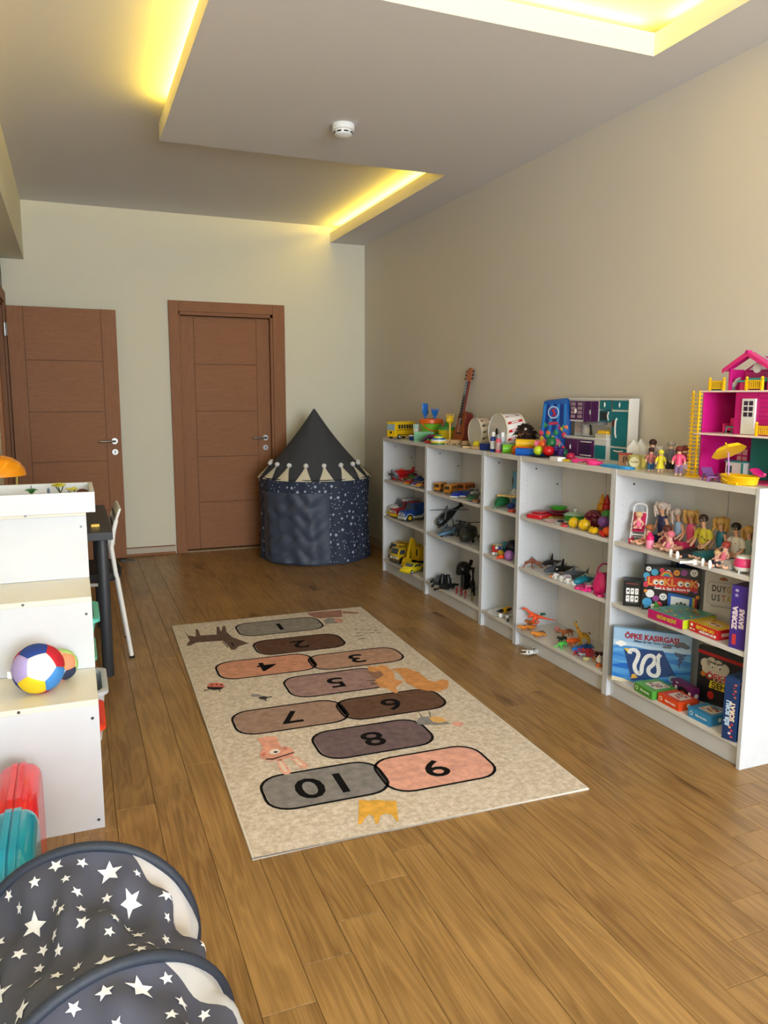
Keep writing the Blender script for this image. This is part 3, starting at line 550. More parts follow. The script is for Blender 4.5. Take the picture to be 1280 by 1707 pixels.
def animal(name, label, cat, x, y, z, rz, L, mat, H=None, neck=(.25, .15), head=.1, leg=.4, tail=.35, fat=.16, lie=False, lying=False, group=None, spots=None, horn=None, hr=None, taildn=-.2):
    """quadruped looking along +x; L body length, all as fractions of L"""
    t = thing(name, label, cat, (x, y, z+(fat*L*.8 if lying else 0)), rz, group); h = leg*L
    if lying: t.rotation_euler = (R(82), 0, R(rz))
    b0 = h+fat*L*.6
    N = [(-.40*L, 0, b0, fat*L*.92), (-.05*L, 0, b0-.01*L, fat*L*.95), (.32*L, 0, b0+.01*L, fat*L), ((.42+neck[0]*.5)*L, 0, b0+(.06+neck[1]*.5)*L, head*L*.85), ((.45+neck[0])*L, 0, b0+(.08+neck[1])*L, head*L), ((.45+neck[0]+head*1.3)*L, 0, b0+(.03+neck[1])*L, head*L*.62)]
    E = [(0, 1), (1, 2), (2, 3), (3, 4), (4, 5)]
    i = len(N); N += [(-.55*L, 0, b0+.02*L, .035*L), ((-.5-tail)*L, 0, b0+taildn*L, .018*L)]; E += [(0, i), (i, i+1)]
    for sg in (-1, 1):
        st = .06*sg
        i = len(N); N += [((.30+st)*L, sg*fat*.75*L, b0-.06*L, .065*L), ((.33+st)*L, sg*fat*.8*L, h*.45, .045*L), ((.31+st)*L, sg*fat*.8*L, .03*L, .042*L)]; E += [(2, i), (i, i+1), (i+1, i+2)]
        i = len(N); N += [((-.38-st)*L, sg*fat*.75*L, b0-.06*L, .08*L), ((-.34-st)*L, sg*fat*.8*L, h*.62, .055*L), ((-.46-st)*L, sg*fat*.8*L, h*.34, .038*L), ((-.42-st)*L, sg*fat*.8*L, .03*L, .042*L)]; E += [(0, i), (i, i+1), (i+1, i+2), (i+2, i+3)]
    skinpart(t, 'body', N, E, mat)
    hx, hz = (.45+neck[0])*L, b0+(.08+neck[1])*L
    e = MB(); er = MB()
    for sg in (-1, 1): e.ell((hx+head*.6*L, sg*head*.7*L, hz+head*.35*L), head*.16*L, 6); er.ell((hx-head*.3*L, sg*head*.7*L, hz+head*.9*L), (head*.18*L, head*.2*L, head*.4*L), 6)
    part(t, 'eyes', e, EYE); part(t, 'ears', er, mat)
    if spots:
        b = MB(); rnd = random.Random(int(abs(x)*1000)+5)
        for i in range(26):
            xx = rnd.uniform(-.45, .4)*L; a = rnd.uniform(-.3, PI+.3); q = fat*L*.98
            b.add([(xx+.012*L*math.cos(w)*1.2, q*1.02*math.cos(a)+.0, b0+q*1.02*math.sin(a)+.0+.0*w) if 0 else (xx+u*L, q*1.03*math.cos(a+v), b0+q*1.03*math.sin(a+v)) for u, v, w in ((-.022, -.6, 0), (.028, -.5, 1), (.018, .6, 2), (-.026, .5, 3))], [(0, 1, 2, 3)])
        part(t, 'markings', b, spots, smooth=False)
    if horn: part(t, 'horns', MB().tube([(hx, head*.4*L, hz+head*.8*L), (hx+.05*L, head*.5*L, hz+head*1.6*L)], [.02*L, .005*L], 6).tube([(hx, -head*.4*L, hz+head*.8*L), (hx+.05*L, -head*.5*L, hz+head*1.6*L)], [.02*L, .005*L], 6), horn)
    return t
def fish(name, label, x, y, z, rz, L, mat, belly=None, dorsal=.16, tailv=False, group='sea animals on the middle shelf', fat=.13, patch=None):
    t = thing(name, label, 'toy animal', (x, y, z), rz, group); zc = fat*L*.9
    part(t, 'body', MB().tube([(.5*L, 0, zc*.95), (.44*L, 0, zc), (.3*L, 0, zc*1.05), (.08*L, 0, zc*1.08), (-.18*L, 0, zc*1.0), (-.38*L, 0, zc*1.02), (-.47*L, 0, zc*1.1)], [.01*L, fat*.45*L, fat*.8*L, fat*L, fat*.75*L, fat*.3*L, fat*.14*L], 12, flat=.85), mat)
    if belly: part(t, 'belly', MB().tube([(.47*L, 0, zc*.7), (.3*L, 0, zc*.6), (.05*L, 0, zc*.55), (-.2*L, 0, zc*.7), (-.36*L, 0, zc*.9)], [.01*L, fat*.6*L, fat*.72*L, fat*.5*L, fat*.15*L], 10), belly)
    part(t, 'dorsal_fin', MB().prism([(.10*L, zc+fat*.7*L), (.0, zc+fat*L+dorsal*L), (-.04*L, zc+fat*L+dorsal*.9*L), (-.06*L, zc+fat*.6*L)], -.008*L, .008*L, 'y'), mat, .001)
    tp = [(-.44*L, 0), (-.60*L, .14*L), (-.56*L, .02*L), (-.58*L, -.08*L)]
    if tailv: part(t, 'tail_fin', MB().prism([(a, zc*1.1+c) for a, c in tp], -.006*L, .006*L, 'y'), mat, .001)
    else: part(t, 'tail_fin', MB().prism([(-.43*L, .02*L), (-.58*L, .14*L), (-.52*L, 0), (-.58*L, -.14*L), (-.43*L, -.02*L)], zc*1.0, zc*1.0+.012*L, 'z'), mat, .001)
    for s in (-1, 1): part(t, 'side_fin', MB().add([(.2*L, s*fat*.8*L, zc*.8), (.06*L, s*fat*.8*L, zc*.8), (-.04*L, s*fat*2.1*L, zc*.25), (.02*L, s*fat*2.1*L, zc*.25), (.2*L, s*fat*.8*L, zc*.7), (.06*L, s*fat*.8*L, zc*.7)], [(0, 1, 2, 3), (4, 3, 2, 5), (0, 3, 4), (1, 5, 2)]), mat)
    if patch: part(t, 'eye_patches', MB().ell((.33*L, fat*.62*L, zc*1.35), (.05*L, .02*L, .025*L), 8).ell((.33*L, -fat*.62*L, zc*1.35), (.05*L, .02*L, .025*L), 8), patch)
    return t

# ================================================================ on top of the bookcases (far to near)
# --- yellow bus
t = thing('toy_bus', 'yellow toy bus at the far end of the bookcase tops', 'toy bus', (.085, 3.427, T), 205)
L_, W_, H_ = .235, .09, .13
part(t, 'body', MB().box(-L_/2, L_/2, -W_/2, W_/2, .018, H_), YELW, .008)
for s in (-1, 1):
    for i in range(6): part(t, 'window', MB().box(-.088+i*.030, -.066+i*.030, s*W_/2-.0006, s*W_/2+.0006, .078, .108), K(40, 44, 48), smooth=False)
    part(t, 'stripe', MB().box(-.105, .105, s*W_/2-.0005, s*W_/2+.0005, .066, .070), BLACK)
    part(t, 'skirt_stripe', MB().box(-.105, .105, s*W_/2-.0005, s*W_/2+.0005, .030, .034), BLACK)
part(t, 'windscreen', MB().box(L_/2-.001, L_/2+.001, -W_*.42, W_*.42, .066, .112), C(150, 176, 190, .15), .0008)
part(t, 'emblem', MB().cyl((L_/2, 0, .05), (L_/2+.002, 0, .05), .009, n=14), BLACK)
part(t, 'bumper', MB().box(L_/2-.002, L_/2+.006, -W_*.46, W_*.46, .018, .026), YELW, .001)
wheels(t, (-.07, .072), W_+.002, .019, SILV)
# --- paint pot with a red figure
t = thing('paint_pot', 'small blue and white pot in front of the yellow bus', 'pot', (*(0.070, 3.178), T), 0)
part(t, 'pot', MB().lathe([(.024, 0), (.027, .004), (.028, .030)]), BLUE); part(t, 'lid', MB().lathe([(.029, .030), (.029, .038), (.02, .041)]), PW)
t = thing('block_tower', 'small red and white stacking toy behind the blue pot', 'toy', (.10, 3.192, T), 20)
part(t, 'base', MB().box(-.022, .022, -.018, .018, 0, .045), RED, .003); part(t, 'stem', MB().box(-.014, .014, -.012, .012, .045, .085), PW, .002); part(t, 'top', MB().box(-.02, .02, -.012, .012, .085, .118), K(190, 214, 200), .003)
# --- sand bucket with shovels
t = thing('sand_bucket', 'green sand bucket with an orange rim', 'bucket', (.20, 3.146, T))
part(t, 'bucket', MB().lathe([(.055, .005), (.062, .02), (.078, .115), (.080, .13), (.076, .13), (.06, .03)], n=28), K(120, 190, 40))
part(t, 'rim', MB().lathe([(.081, .122), (.088, .126), (.088, .150), (.074, .158), (.068, .156), (.076, .145)], n=28), ORG)
part(t, 'handle', MB().tube([(-.086*math.cos(a), -.03-.0*a, .14-.055*math.sin(a)) if 0 else (.088*math.cos(a), -.088*math.sin(a)*.6-.02, .14-.07*math.sin(a)) for a in [PI*i/12 for i in range(13)]], .004, 6), ORG)
part(t, 'foot', MB().lathe([(.062, 0), (.062, .022)], n=28), GRN)
BL = K(24, 110, 200)
t = thing('toy_shovel', 'blue plastic shovel standing in the green bucket', 'toy shovel', (.19, 3.222, T+.15), 0, 'sand tools')
part(t, 'handle', MB().cyl((0, 0, -.04), (.0, 0, .03), .009, n=10), BL); part(t, 'blade', MB().tube([(0, 0, .02), (0, .0, .045), (-.004, 0, .085), (-.006, 0, .118)], [.010, .034, .038, .036], 14, flat=.35, m=Matrix.Rotation(R(-60), 4, 'Z')), BL)
t = thing('toy_rake', 'blue plastic rake with a toothed edge in the green bucket', 'toy rake', (.21, 3.100, T+.15), 0, 'sand tools')
part(t, 'handle', MB().cyl((0, 0, -.04), (0, 0, .03), .009, n=10), BL); b = MB().tube([(0, 0, .02), (0, 0, .04), (0, 0, .07)], [.010, .03, .042], 14, flat=.4, m=Matrix.Rotation(R(-60), 4, 'Z')); part(t, 'blade', b, BL)
for i in range(6): part(t, 'tooth', MB().cyl(((-.032+.013*i)*.5, (.032-.013*i)*.87, .066), ((-.034+.0135*i)*.5, (.034-.0135*i)*.87, .084), .004, .002, 6), BL)
# --- basket and instruments
t = thing('toy_basket', 'green woven plastic basket in front of the sand bucket', 'basket', (.085, 3.022, T), -20)
b = MB()
for i in range(5): b.box(-.07, .07, -.037, -.034, .004+i*.014, .011+i*.014); b.box(-.07, .07, .034, .037, .004+i*.014, .011+i*.014); b.box(-.07, -.067, -.037, .037, .004+i*.014, .011+i*.014); b.box(.067, .07, -.037, .037, .004+i*.014, .011+i*.014)
for i in range(13): b.box(-.07+i*.0113, -.066+i*.0113, -.038, -.035, 0, .07); b.box(-.07+i*.0113, -.066+i*.0113, .035, .038, 0, .07)
part(t, 'wicker_wall', b, K(70, 160, 90)); part(t, 'base', MB().box(-.07, .07, -.037, .037, 0, .004), K(70, 160, 90))
t = thing('scarf', 'crumpled purple and red scarf lying before the green basket', 'scarf', (.07, 2.831, T), -35)
rn = random.Random(3); b = MB(); b2 = MB()
for q, bb_ in ((0, b), (1, b2)):
    for i in range(5): bb_.tube([(-.085+.015*rn.random(), -.03+.016*i+q*.008, .012), (-.03, -.03+.014*i+q*.01, .03+.02*rn.random()), (.03, -.025+.013*i, .035+.02*rn.random()), (.085, -.02+.01*i+q*.012, .012)], [.006, .016, .014, .008], 8, flat=.6)
part(t, 'purple_fold', b, C(84, 34, 92, .8), label='purple cloth'); part(t, 'red_fold', b2, C(160, 40, 50, .8), label='red cloth')
t = thing('rattle_drum', 'striped yellow, green and white toy tambourine lying at the front edge', 'toy', (.045, 2.694, T), 0)
for i, (c_, r0) in enumerate(((K(40, 130, 80), .050), (K(230, 200, 40), .058), (PW, .054), (K(40, 110, 170), .045), (K(230, 220, 60), .034))): part(t, 'ring', MB().lathe([(r0, i*.011), (r0, i*.011+.009), (r0-.006, i*.011+.011)], n=20), c_)
part(t, 'dome', MB().ell((0, 0, .052), (.028, .028, .014), 12), K(60, 150, 90))
t = thing('toy_frog', 'small red and green toy by the front edge before the scarf', 'toy', (.022, 2.807, T), 0)
part(t, 'base', MB().ell((0, 0, .011), (.030, .022, .011), 12), RED); part(t, 'top', MB().ell((.0, 0, .022), (.015, .014, .010), 10), GRN)
t = thing('flower_pot', 'yellow toy bucket with a green lid behind the ukulele', 'bucket', (.215, 2.919, T))
part(t, 'bucket', MB().lathe([(.045, 0), (.062, .085), (.062, .09)], n=24), K(226, 196, 20)); part(t, 'lid', MB().lathe([(.066, .086), (.066, .104), (.02, .112)], n=24), GRN)
part(t, 'cone', MB().lathe([(.02, .11), (.004, .145)], n=12), GRN)
t = thing('sand_fork', 'yellow toy fork sticking up beside the ukulele', 'toy', (.17, 2.776, T), 0)
part(t, 'shaft', MB().cyl((0, 0, 0), (0, 0, .14), .007, n=8), YELW); part(t, 'head', MB().ell((0, .0, .16), (.03, .016, .026), 10), YELW)
for i in range(4): part(t, 'prong', MB().cyl((-.022+i*.015, 0, .175), (-.026+i*.017, 0, .202), .005, .003, 6), YELW)
# --- ukulele leaning on the wall
t = thing('ukulele', 'small brown sunburst ukulele leaning against the wall', 'ukulele', (.20, 2.725, T), 0)
t.rotation_euler = (R(-1), R(12.5), R(6))
def uk(zz, k_): return (k_, zz)
prof = [(.0, 0), (.035, .002), (.06, .02), (.072, .055), (.066, .092), (.05, .122), (.044, .142), (.049, .165), (.052, .185), (.044, .212), (.02, .226), (0, .228)]
pl = [(y_, z_) for y_, z_ in prof]+[(-y_, z_) for y_, z_ in prof[::-1]]
part(t, 'body', MB().prism(pl, -.0, .06, 'x'), C(120, 44, 34, .3), .004); part(t, 'soundboard', MB().prism([(a*.95, .005+c*.96) for a, c in pl], -.003, .0, 'x'), C(164, 84, 40, .3), .0008, label='amber soundboard')
part(t, 'sound_hole', MB().cyl((-.0031, 0, .148), (-.0036, 0, .148), .02, n=20), BLACK); part(t, 'bridge', MB().box(-.008, -.003, -.026, .026, .068, .078), C(50, 30, 24), .001)
nk = part(t, 'neck', MB().box(-.012, .006, -.015, .015, .21, .43), C(120, 50, 40, .35), .002)
part(nk, 'fingerboard', MB().box(-.016, -.012, -.0155, .0155, .175, .43), C(34, 22, 20, .4))
for i in range(12): part(nk, 'fret', MB().box(-.0168, -.016, -.0155, .0155, .19+i*.0195, .1915+i*.0195), SILV)
hd = part(t, 'headstock', MB().prism([(-.015, .43), (-.026, .445), (-.028, .50), (-.016, .52), (0, .526), (.016, .52), (.028, .50), (.026, .445), (.015, .43)], -.010, .004, 'x'), C(170, 96, 60, .35), .001)
for s in (-1, 1):
    for z in (.45, .475, .50): part(hd, 'tuning_peg', MB().cyl((-.003, s*.026, z), (-.003, s*.036, z), .003, n=8).ell((-.003, s*.042, z), (.006, .008, .008), 8), BLACK)
b = MB()
for i in range(4): b.cyl((-.009, -.010+i*.0066, .075), (-.0185, -.009+i*.006, .44), .0006, n=4)
part(t, 'string', b, SILV)
# --- wooden train pieces
BEECH = C(206, 172, 130, .6)
for i, (px_, py_, w_) in enumerate(((0.093, 2.575)+(.07,), (0.100, 2.442)+(.05,), (0.077, 2.649)+(.04,))):
    t = thing('wooden_wagon', ['pale wooden toy block wagon at the foot of the ukulele', 'short pale wooden wagon, rightmost of three by the ukulele', 'small pale wooden wagon, leftmost of three by the ukulele'][i], 'wooden toy', (px_+.02, py_-.0, T), [-60, -80, -50][i], 'wooden wagons')
    part(t, 'block', MB().box(-w_/2, w_/2, -.016, .016, .008, .034), BEECH, .002)
    for a in (-.3, .3):
        for s in (-1, 1): part(t, 'wheel', MB().cyl((a*w_, s*.016, .009), (a*w_, s*.021, .009), .009, n=12), BEECH)
t = thing('bead_string', 'loop of dark beads lying right of the wooden wagons', 'beads', (.08, 2.364, T), 0)
b = MB()
for i in range(16): b.ell((.028*math.cos(i*PI/8), .028*math.sin(i*PI/8), .007), .006, 7)
part(t, 'beads', b, C(50, 34, 30, .4))
# --- drums
def drum(label, loc, rz, r, d, stripes, base, holex):
    t = thing('toy_drum', label, 'drum', loc, rz, 'toy drums standing on edge'); X = Matrix.Rotation(R(90), 4, 'X')
    part(t, 'shell', MB().lathe([(r*.97, -d/2), (r*.97, d/2)], (0, 0, 0), 40, m=Matrix.Translation((0, 0, r))@X, cap=False), base)
    for s in (-1, 1):
        part(t, 'hoop', MB().lathe([(r*.985, s*d/2), (r*1.0, s*d/2), (r*1.0, s*(d/2-.012)), (r*.985, s*(d/2-.012)), (r*.985, s*d/2)], (0, 0, 0), 40, m=Matrix.Translation((0, 0, r))@X, cap=False), C(232, 222, 200, .5))
        part(t, 'drumhead', MB().lathe([(r*.985, s*(d/2-.003)), (.001, s*(d/2-.003))], (0, 0, 0), 40, m=Matrix.Translation((0, 0, r))@X, cap=False), C(214, 210, 202, .5))
    if holex: part(t, 'emblem', MB().lathe([(.014, .0), (.001, .001)], (0, 0, 0), 16, sy=1.6, m=Matrix.Translation((-.01, -d/2-.001+.002, r*1.02))@X), BLACK)
    for i in range(14):
        a = i*PI/7; c_, s_ = math.cos(a), math.sin(a); a2 = a+.22; q = r*.978
        part(t, 'shell_stripe', MB().add([(q*math.cos(a+o), y_, r+q*math.sin(a+o)) for o, y_ in ((0, -d*.40), (.14, -d*.40), (.36, d*.40), (.20, d*.40))], [(0, 1, 2, 3)]), stripes[i % len(stripes)], smooth=False)
    return t
drum('smaller toy drum with a grey head, right of the ukulele', (.15, 2.283, T), -92, .094, .11, [K(110, 120, 70), K(60, 40, 36), K(150, 60, 50)], C(226, 216, 196, .4), False)
drum('larger toy drum with red and white shell and oval emblem', (.14, 1.968, T), -90, .112, .13, [RED, K(200, 30, 40), K(180, 150, 150)], C(240, 236, 232, .4), True)
t = thing('maraca', 'yellow ball maraca with a wooden handle lying before the drums', 'maraca', (.06, 2.208, T), -50)
part(t, 'ball', MB().ell((0, .02, .024), .024, 16), K(236, 216, 30)); part(t, 'handle', MB().tube([(0, .0, .012), (-.03, -.01, .008), (-.075, -.02, .008)], [.008, .007, .009], 8), BEECH)
t = thing('wooden_clapper', 'pale wooden clapper with blue end before the drums', 'wooden toy', (.05, 2.106, T), -75)
part(t, 'wood', MB().box(-.075, .02, -.018, .018, 0, .018), BEECH, .004); part(t, 'blue_case', MB().box(.0, .07, -.022, .022, 0, .042), K(24, 50, 120), .006, label='dark blue end')
WB = C(206, 210, 214, .25)
bottle('glue bottle with white cap and blue foot, leftmost of three', 0.035, 1.944, T, .115, .017, BLUE, PW, group='three small bottles', band=C(225, 228, 230, .4))
bottle('bottle with grey cap and pink glitter before the large drum', 0.03, 1.876, T, .105, .017, C(214, 90, 110, .2), C(150, 152, 156, .4), group='three small bottles', band=C(180, 150, 150, .4))
bottle('glitter bottle with white cap, rightmost of three', 0.07, 1.900, T, .115, .017, C(190, 196, 204, .2), PW, group='three small bottles', band=C(150, 160, 176, .4))
# --- play tubes
def ptube(label, pts, r, mat, ribs=0):
    t = thing('play_tube', label, 'plastic tube', (pts[0][0], pts[0][1], T), 0, 'play tubes'); P0 = Vector((pts[0][0], pts[0][1], 0)); P = [Vector(p)-P0 for p in pts]
    b = MB().tube(P, r, 14); n_ = len(b.f); b.f = b.f[:-2]; part(t, 'tube', b, mat)
    b = MB().tube(P, r*.8, 14); b.f = b.f[:-2]; part(t, 'bore', b, mat)
    for a, c in ((P[0], P[1]), (P[-1], P[-2])):
        d_ = (c-a).normalized(); e = MB().tube([a, a+d_*.006], r*1.12, 14); e.f = e.f[:-2]; e.tube([a, a+d_*.006], r*.8, 14); part(t, 'collar', MB().tube([a+d_*.002, a+d_*.012], r*1.13, 14), mat, .001) if 0 else part(t, 'collar', e, mat)
    if ribs:
        for i in range(ribs):
            f = (i+.5)/ribs*(len(P)-1); j = min(int(f), len(P)-2); p = P[j].lerp(P[j+1], f-j); d_ = (P[j+1]-P[j]).normalized()
            part(t, 'rib', MB().tube([p-d_*.002, p+d_*.002], r*1.08, 14), mat)
x_, y_ = .03, 1.838
ptube('short green tube, leftmost of the play tubes', [(x_, y_-.01, .026), (x_+.04, y_-.03, .026), (x_+.085, y_-.04, .026)], .025, K(120, 200, 40))
x_, y_ = .04, 1.686
ptube('yellow tube lying on top behind the blue one', [(x_+.02, y_+.05, .062), (x_+.07, y_+.02, .060), (x_+.13, y_-.02, .058)], .024, K(240, 190, 20))
ptube('orange tube under the yellow one', [(x_-.005, y_+.04, .024), (x_+.04, y_+.03, .024), (x_+.10, y_+.0, .024)], .022, ORG)
ptube('pink ribbed tube curving to the right', [(x_+.06, y_-.09, .060), (x_+.10, y_-.13, .064), (x_+.13, y_-.20, .074)], .022, K(230, 110, 150), 8)
ptube('blue corrugated tube at the front', [(x_-.02, y_-.03, .021), (x_+.03, y_-.10, .021), (x_+.065, y_-.19, .023)], .020, K(20, 100, 200), 12)
# --- hairy puppet
t = thing('hairy_puppet', 'puppet with wild dark brown hair and tan leaf collar', 'puppet', (.19, 1.862, T), 20)
part(t, 'head', MB().ell((0, 0, .10), (.045, .045, .05), 14), C(150, 100, 66, .7)); b = MB(); rn = random.Random(9)
for i in range(260):
    a, e = rn.uniform(0, 2*PI), rn.uniform(-.35, PI/2); d_ = Vector((math.cos(a)*math.cos(e), math.sin(a)*math.cos(e), math.sin(e))); p = Vector((0, 0, .10))+d_*.04
    q = p+d_*rn.uniform(.02, .045)+Vector((0, 0, -.005)); b.tube([p, (p+q)/2+Vector((rn.uniform(-.012, .012), rn.uniform(-.012, .012), .006)), q+Vector((rn.uniform(-.02, .02), rn.uniform(-.02, .02), -.01))], [.004, .0035, .0008], 4)
part(t, 'hair', b, C(46, 30, 20, .9), kind='stuff')
b = MB()
for i in range(6): a = R(150+i*28); b.tube([(0, 0, .07), (.04*math.cos(a), .04*math.sin(a), .055), (.085*math.cos(a), .085*math.sin(a), .02)], [.012, .026, .006], 8, flat=.25)
part(t, 'leaf_collar', b, C(176, 130, 84, .8)); part(t, 'body', MB().lathe([(.045, 0), (.04, .03), (.022, .075)]), C(70, 50, 40, .9)); part(t, 'white_patch', MB().ell((-.03, -.035, .135), (.012, .008, .007), 8), C(220, 215, 205, .8))
# --- bag of balls
t = thing('ball_bag', 'blue printed plastic bag of play balls leaning on the wall beside the toy kitchen', 'bag', (.245, 1.613, T), -68)
prof = [(-.095, 0), (-.105, .04), (-.098, .1), (-.088, .16), (-.08, .22), (-.075, .30), (.082, .315), (.088, .26), (.098, .2), (.10, .1), (.105, .04), (.092, 0)]
part(t, 'foil', MB().prism(prof, -.035, .0, 'y'), C(24, 86, 170, .22, bump=.5, bs=14), .016)
rn = random.Random(4)
for i in range(7): x0 = -.075+i*.024; part(t, 'ray', MB().prism([(x0, .13), (x0+.012, .13), (x0*.9+.020, .28), (x0*.9+.004, .28)], -.0375, -.0352, 'y'), [K(40, 130, 210), K(16, 50, 130)][i % 2], smooth=False)
part(t, 'logo_ring', MB().prism(circ(0, .235, .036, .034, 20), -.0385, -.036, 'y'), K(200, 220, 236)); part(t, 'logo', MB().prism(circ(0, .235, .029, .028, 20), -.0392, -.0385, 'y'), K(30, 90, 190)); part(t, 'logo_swirl', MB().tube([(.012, -.0395, .255), (-.008, -.0395, .248), (.006, -.0395, .235), (.012, -.0395, .222), (-.010, -.0395, .214)], [.003, .008, .007, .008, .002], 8), RED)
part(t, 'logo_bar', MB().prism([(-.03, .165), (.034, .17), (.03, .185), (-.026, .182)], -.0385, -.036, 'y'), K(190, 60, 90))
for i in range(26):
    xx, zz = rn.uniform(-.085, .085), rn.uniform(.03, .175); part(t, 'ball', MB().ell((xx, -.031, zz), (.019, .008, .019), 10), [K(220, 70, 90), K(60, 160, 90), K(236, 190, 50), K(60, 120, 200), K(230, 120, 60), K(180, 60, 130)][i % 6])
# --- toy kitchen
t = thing('toy_kitchen', 'purple and teal dollhouse kitchen unit with a white back', 'toy kitchen', (.26, 1.03, T), 0)
PU, TE = K(84, 30, 96), K(14, 124, 140)
part(t, 'back_wall', MB().box(.035, .05, 0, .49, 0, .312), PW, .001); part(t, 'side_wall', MB().box(-.01, .05, -.006, 0, 0, .312), PW, .001)
part(t, 'top_panel', MB().box(-.01, .05, 0, .49, .305, .312), PW, .001)
def cup(y0, y1, z0, z1, x0, mat, hy, hz, hh=.02, nm='door'):
    o = part(t, nm, MB().box(x0-.005, x0, y0+.002, y1-.002, z0+.002, z1-.002), mat, .0015)
    if hy is not None: part(o, 'handle', MB().ell((x0-.008, hy, hz), (.004, .005, hh/2+.004), 8), PW)
    return o
part(t, 'upper_cabinet', MB().box(0, .035, .235, .485, .19, .305), PW, .001)
for y0 in (.365, .425):
    o = cup(y0, y0+.058, .197, .3, 0, PU, (.424 if y0 < .4 else .43), .245)
    for i in range(2):
        for j in range(4): part(o, 'pane', MB().box(-.006, -.0048, y0+.010+i*.02, y0+.026+i*.02, .208+j*.022, .224+j*.022), C(180, 160, 168, .2), smooth=False)
for y0 in (.240, .302): cup(y0, y0+.06, .185, .3, 0, PU, .301, .24)
part(t, 'fridge_body', MB().box(0, .035, .0, .135, .0, .305), PW, .001)
cup(.005, .13, .255, .303, 0, TE, .07, .28); cup(.005, .13, .075, .25, 0, TE, None, 0); cup(.005, .13, .005, .07, 0, TE, None, 0)
part(t, 'fridge_handle', MB().tube([(-.006, .088, .215), (-.014, .086, .20), (-.016, .085, .17), (-.014, .086, .14), (-.006, .088, .12)], .0045, 8), PW); part(t, 'fridge_handle', MB().tube([(-.006, .10, .055), (-.012, .07, .052), (-.006, .03, .055)], .004, 8), PW)
part(t, 'fridge_window', MB().box(-.0062, -.0048, .098, .122, .175, .205), K(120, 50, 60))
cup(.14, .23, .255, .303, .0, TE, .185, .28); part(t, 'microwave', MB().box(0, .035, .14, .235, .195, .252), TE, .002); part(t, 'microwave_window', MB().box(-.0015, .0005, .165, .225, .203, .245), K(50, 60, 66)); part(t, 'microwave_handle', MB().tube([(-.002, .158, .245), (-.01, .155, .225), (-.002, .158, .203)], .0035, 8), PW)
part(t, 'extractor_hood', MB().prism([(-.03, .178), (.035, .178), (.035, .196), (0, .196)], .21, .33, 'y'), K(130, 134, 138), .001)
part(t, 'lower_cabinet', MB().box(-.02, .035, .14, .49, 0, .105), PW, .001); part(t, 'worktop', MB().box(-.032, .036, .136, .492, .105, .113), PW, .0015)
cup(.375, .43, .006, .1, -.02, PU, None, 0); cup(.43, .487, .006, .1, -.02, PU, .435, .055); o = cup(.235, .372, .006, .1, -.02, PU, None, 0, nm='oven_door')
part(o, 'oven_window', MB().box(-.0262, -.0248, .262, .345, .03, .075), K(60, 40, 80)); part(o, 'oven_handle', MB().tube([(-.024, .255, .088), (-.032, .27, .088), (-.032, .335, .088), (-.024, .35, .088)], .003, 8), PW); part(o, 'oven_handle', MB().tube([(-.024, .255, .018), (-.032, .27, .018), (-.032, .335, .018), (-.024, .35, .018)], .003, 8), PW)
cup(.142, .232, .006, .078, -.02, TE, None, 0, nm='dishwasher_door'); part(t, 'bread_oven', MB().box(-.022, .03, .142, .232, .113, .133), C(216, 214, 200), .002); 
for i in range(4): part(t, 'loaf', MB().ell((-.0, .158+i*.02, .140), (.018, .012, .012), 10), K(236, 190, 40))
part(t, 'hob', MB().box(-.025, .02, .25, .34, .113, .116), BLACK)
for i in range(2): part(t, 'burner', MB().lathe([(.014, 0), (.010, .004)], (-.002, .275+i*.04, .116), 12), SILV)
part(t, 'sink', MB().box(-.02, .02, .36, .44, .113, .1145), GREY); part(t, 'tap', MB().tube([(.02, .40, .113), (.02, .40, .165), (.005, .40, .172), (-.005, .40, .16)], .004, 8), GREY); part(t, 'utensil', MB().cyl((.03, .345, .175), (.028, .335, .14), .005, n=8).ell((.027, .333, .132), (.004, .01, .014), 8), K(40, 40, 44))
part(t, 'plate_rack', MB().box(.02, .034, .40, .46, .13, .18), C(190, 170, 160)); part(t, 'tile', MB().box(.033, .0345, .15, .36, .115, .17), C(206, 200, 190))
# --- plate of toy fruit
t = thing('serving_plate', 'black plate of toy fruit left of the toy kitchen', 'plate', (.09, 1.500, T)); part(t, 'plate', MB().lathe([(.05, 0), (.075, .006), (.080, .010), (.074, .010), (.05, .005)], n=28, sx=.8), BLACK)
ball('toy_melon', 'yellow and green toy fruit slice on the black plate', 'toy food', .065, 1.515, T+.008, .026, K(200, 220, 40), 'toy fruit on the black plate')
ball('toy_orange', 'orange toy fruit at the back of the black plate', 'toy food', .12, 1.561, T+.035, .025, K(240, 100, 20), 'toy fruit on the black plate', stem=GRN)
ball('toy_tomato', 'large red toy apple on the black plate', 'toy food', .09, 1.456, T+.008, .033, K(200, 16, 20), 'toy fruit on the black plate', .85, stem=GRN)
ball('toy_pepper', 'dark green toy pepper behind the red apple', 'toy food', .14, 1.505, T+.04, .030, K(20, 110, 60), 'toy fruit on the black plate', 1.1, stem=GRN)
t = thing('toy_grapes', 'bunch of dark purple toy grapes right of the red apple', 'toy food', (.12, 1.402, T), 0, 'toy fruit on the black plate'); b = MB(); rn = random.Random(2)
for i in range(22): b.ell((rn.uniform(-.016, .016), rn.uniform(-.028, .028), .012+.013*(i//6)+.002), .013, 8)
part(t, 'grape', b, K(60, 24, 110), kind='stuff'); part(t, 'stalk', MB().cyl((0, 0, .06), (0, 0, .085), .003, n=6), GRN)
ball('toy_avocado', 'dark green toy vegetable right of the grapes', 'toy food', .15, 1.401, T, .022, K(20, 90, 60), 'toy fruit on the black plate', 1.2)
x_, y_ = .0, 1.260
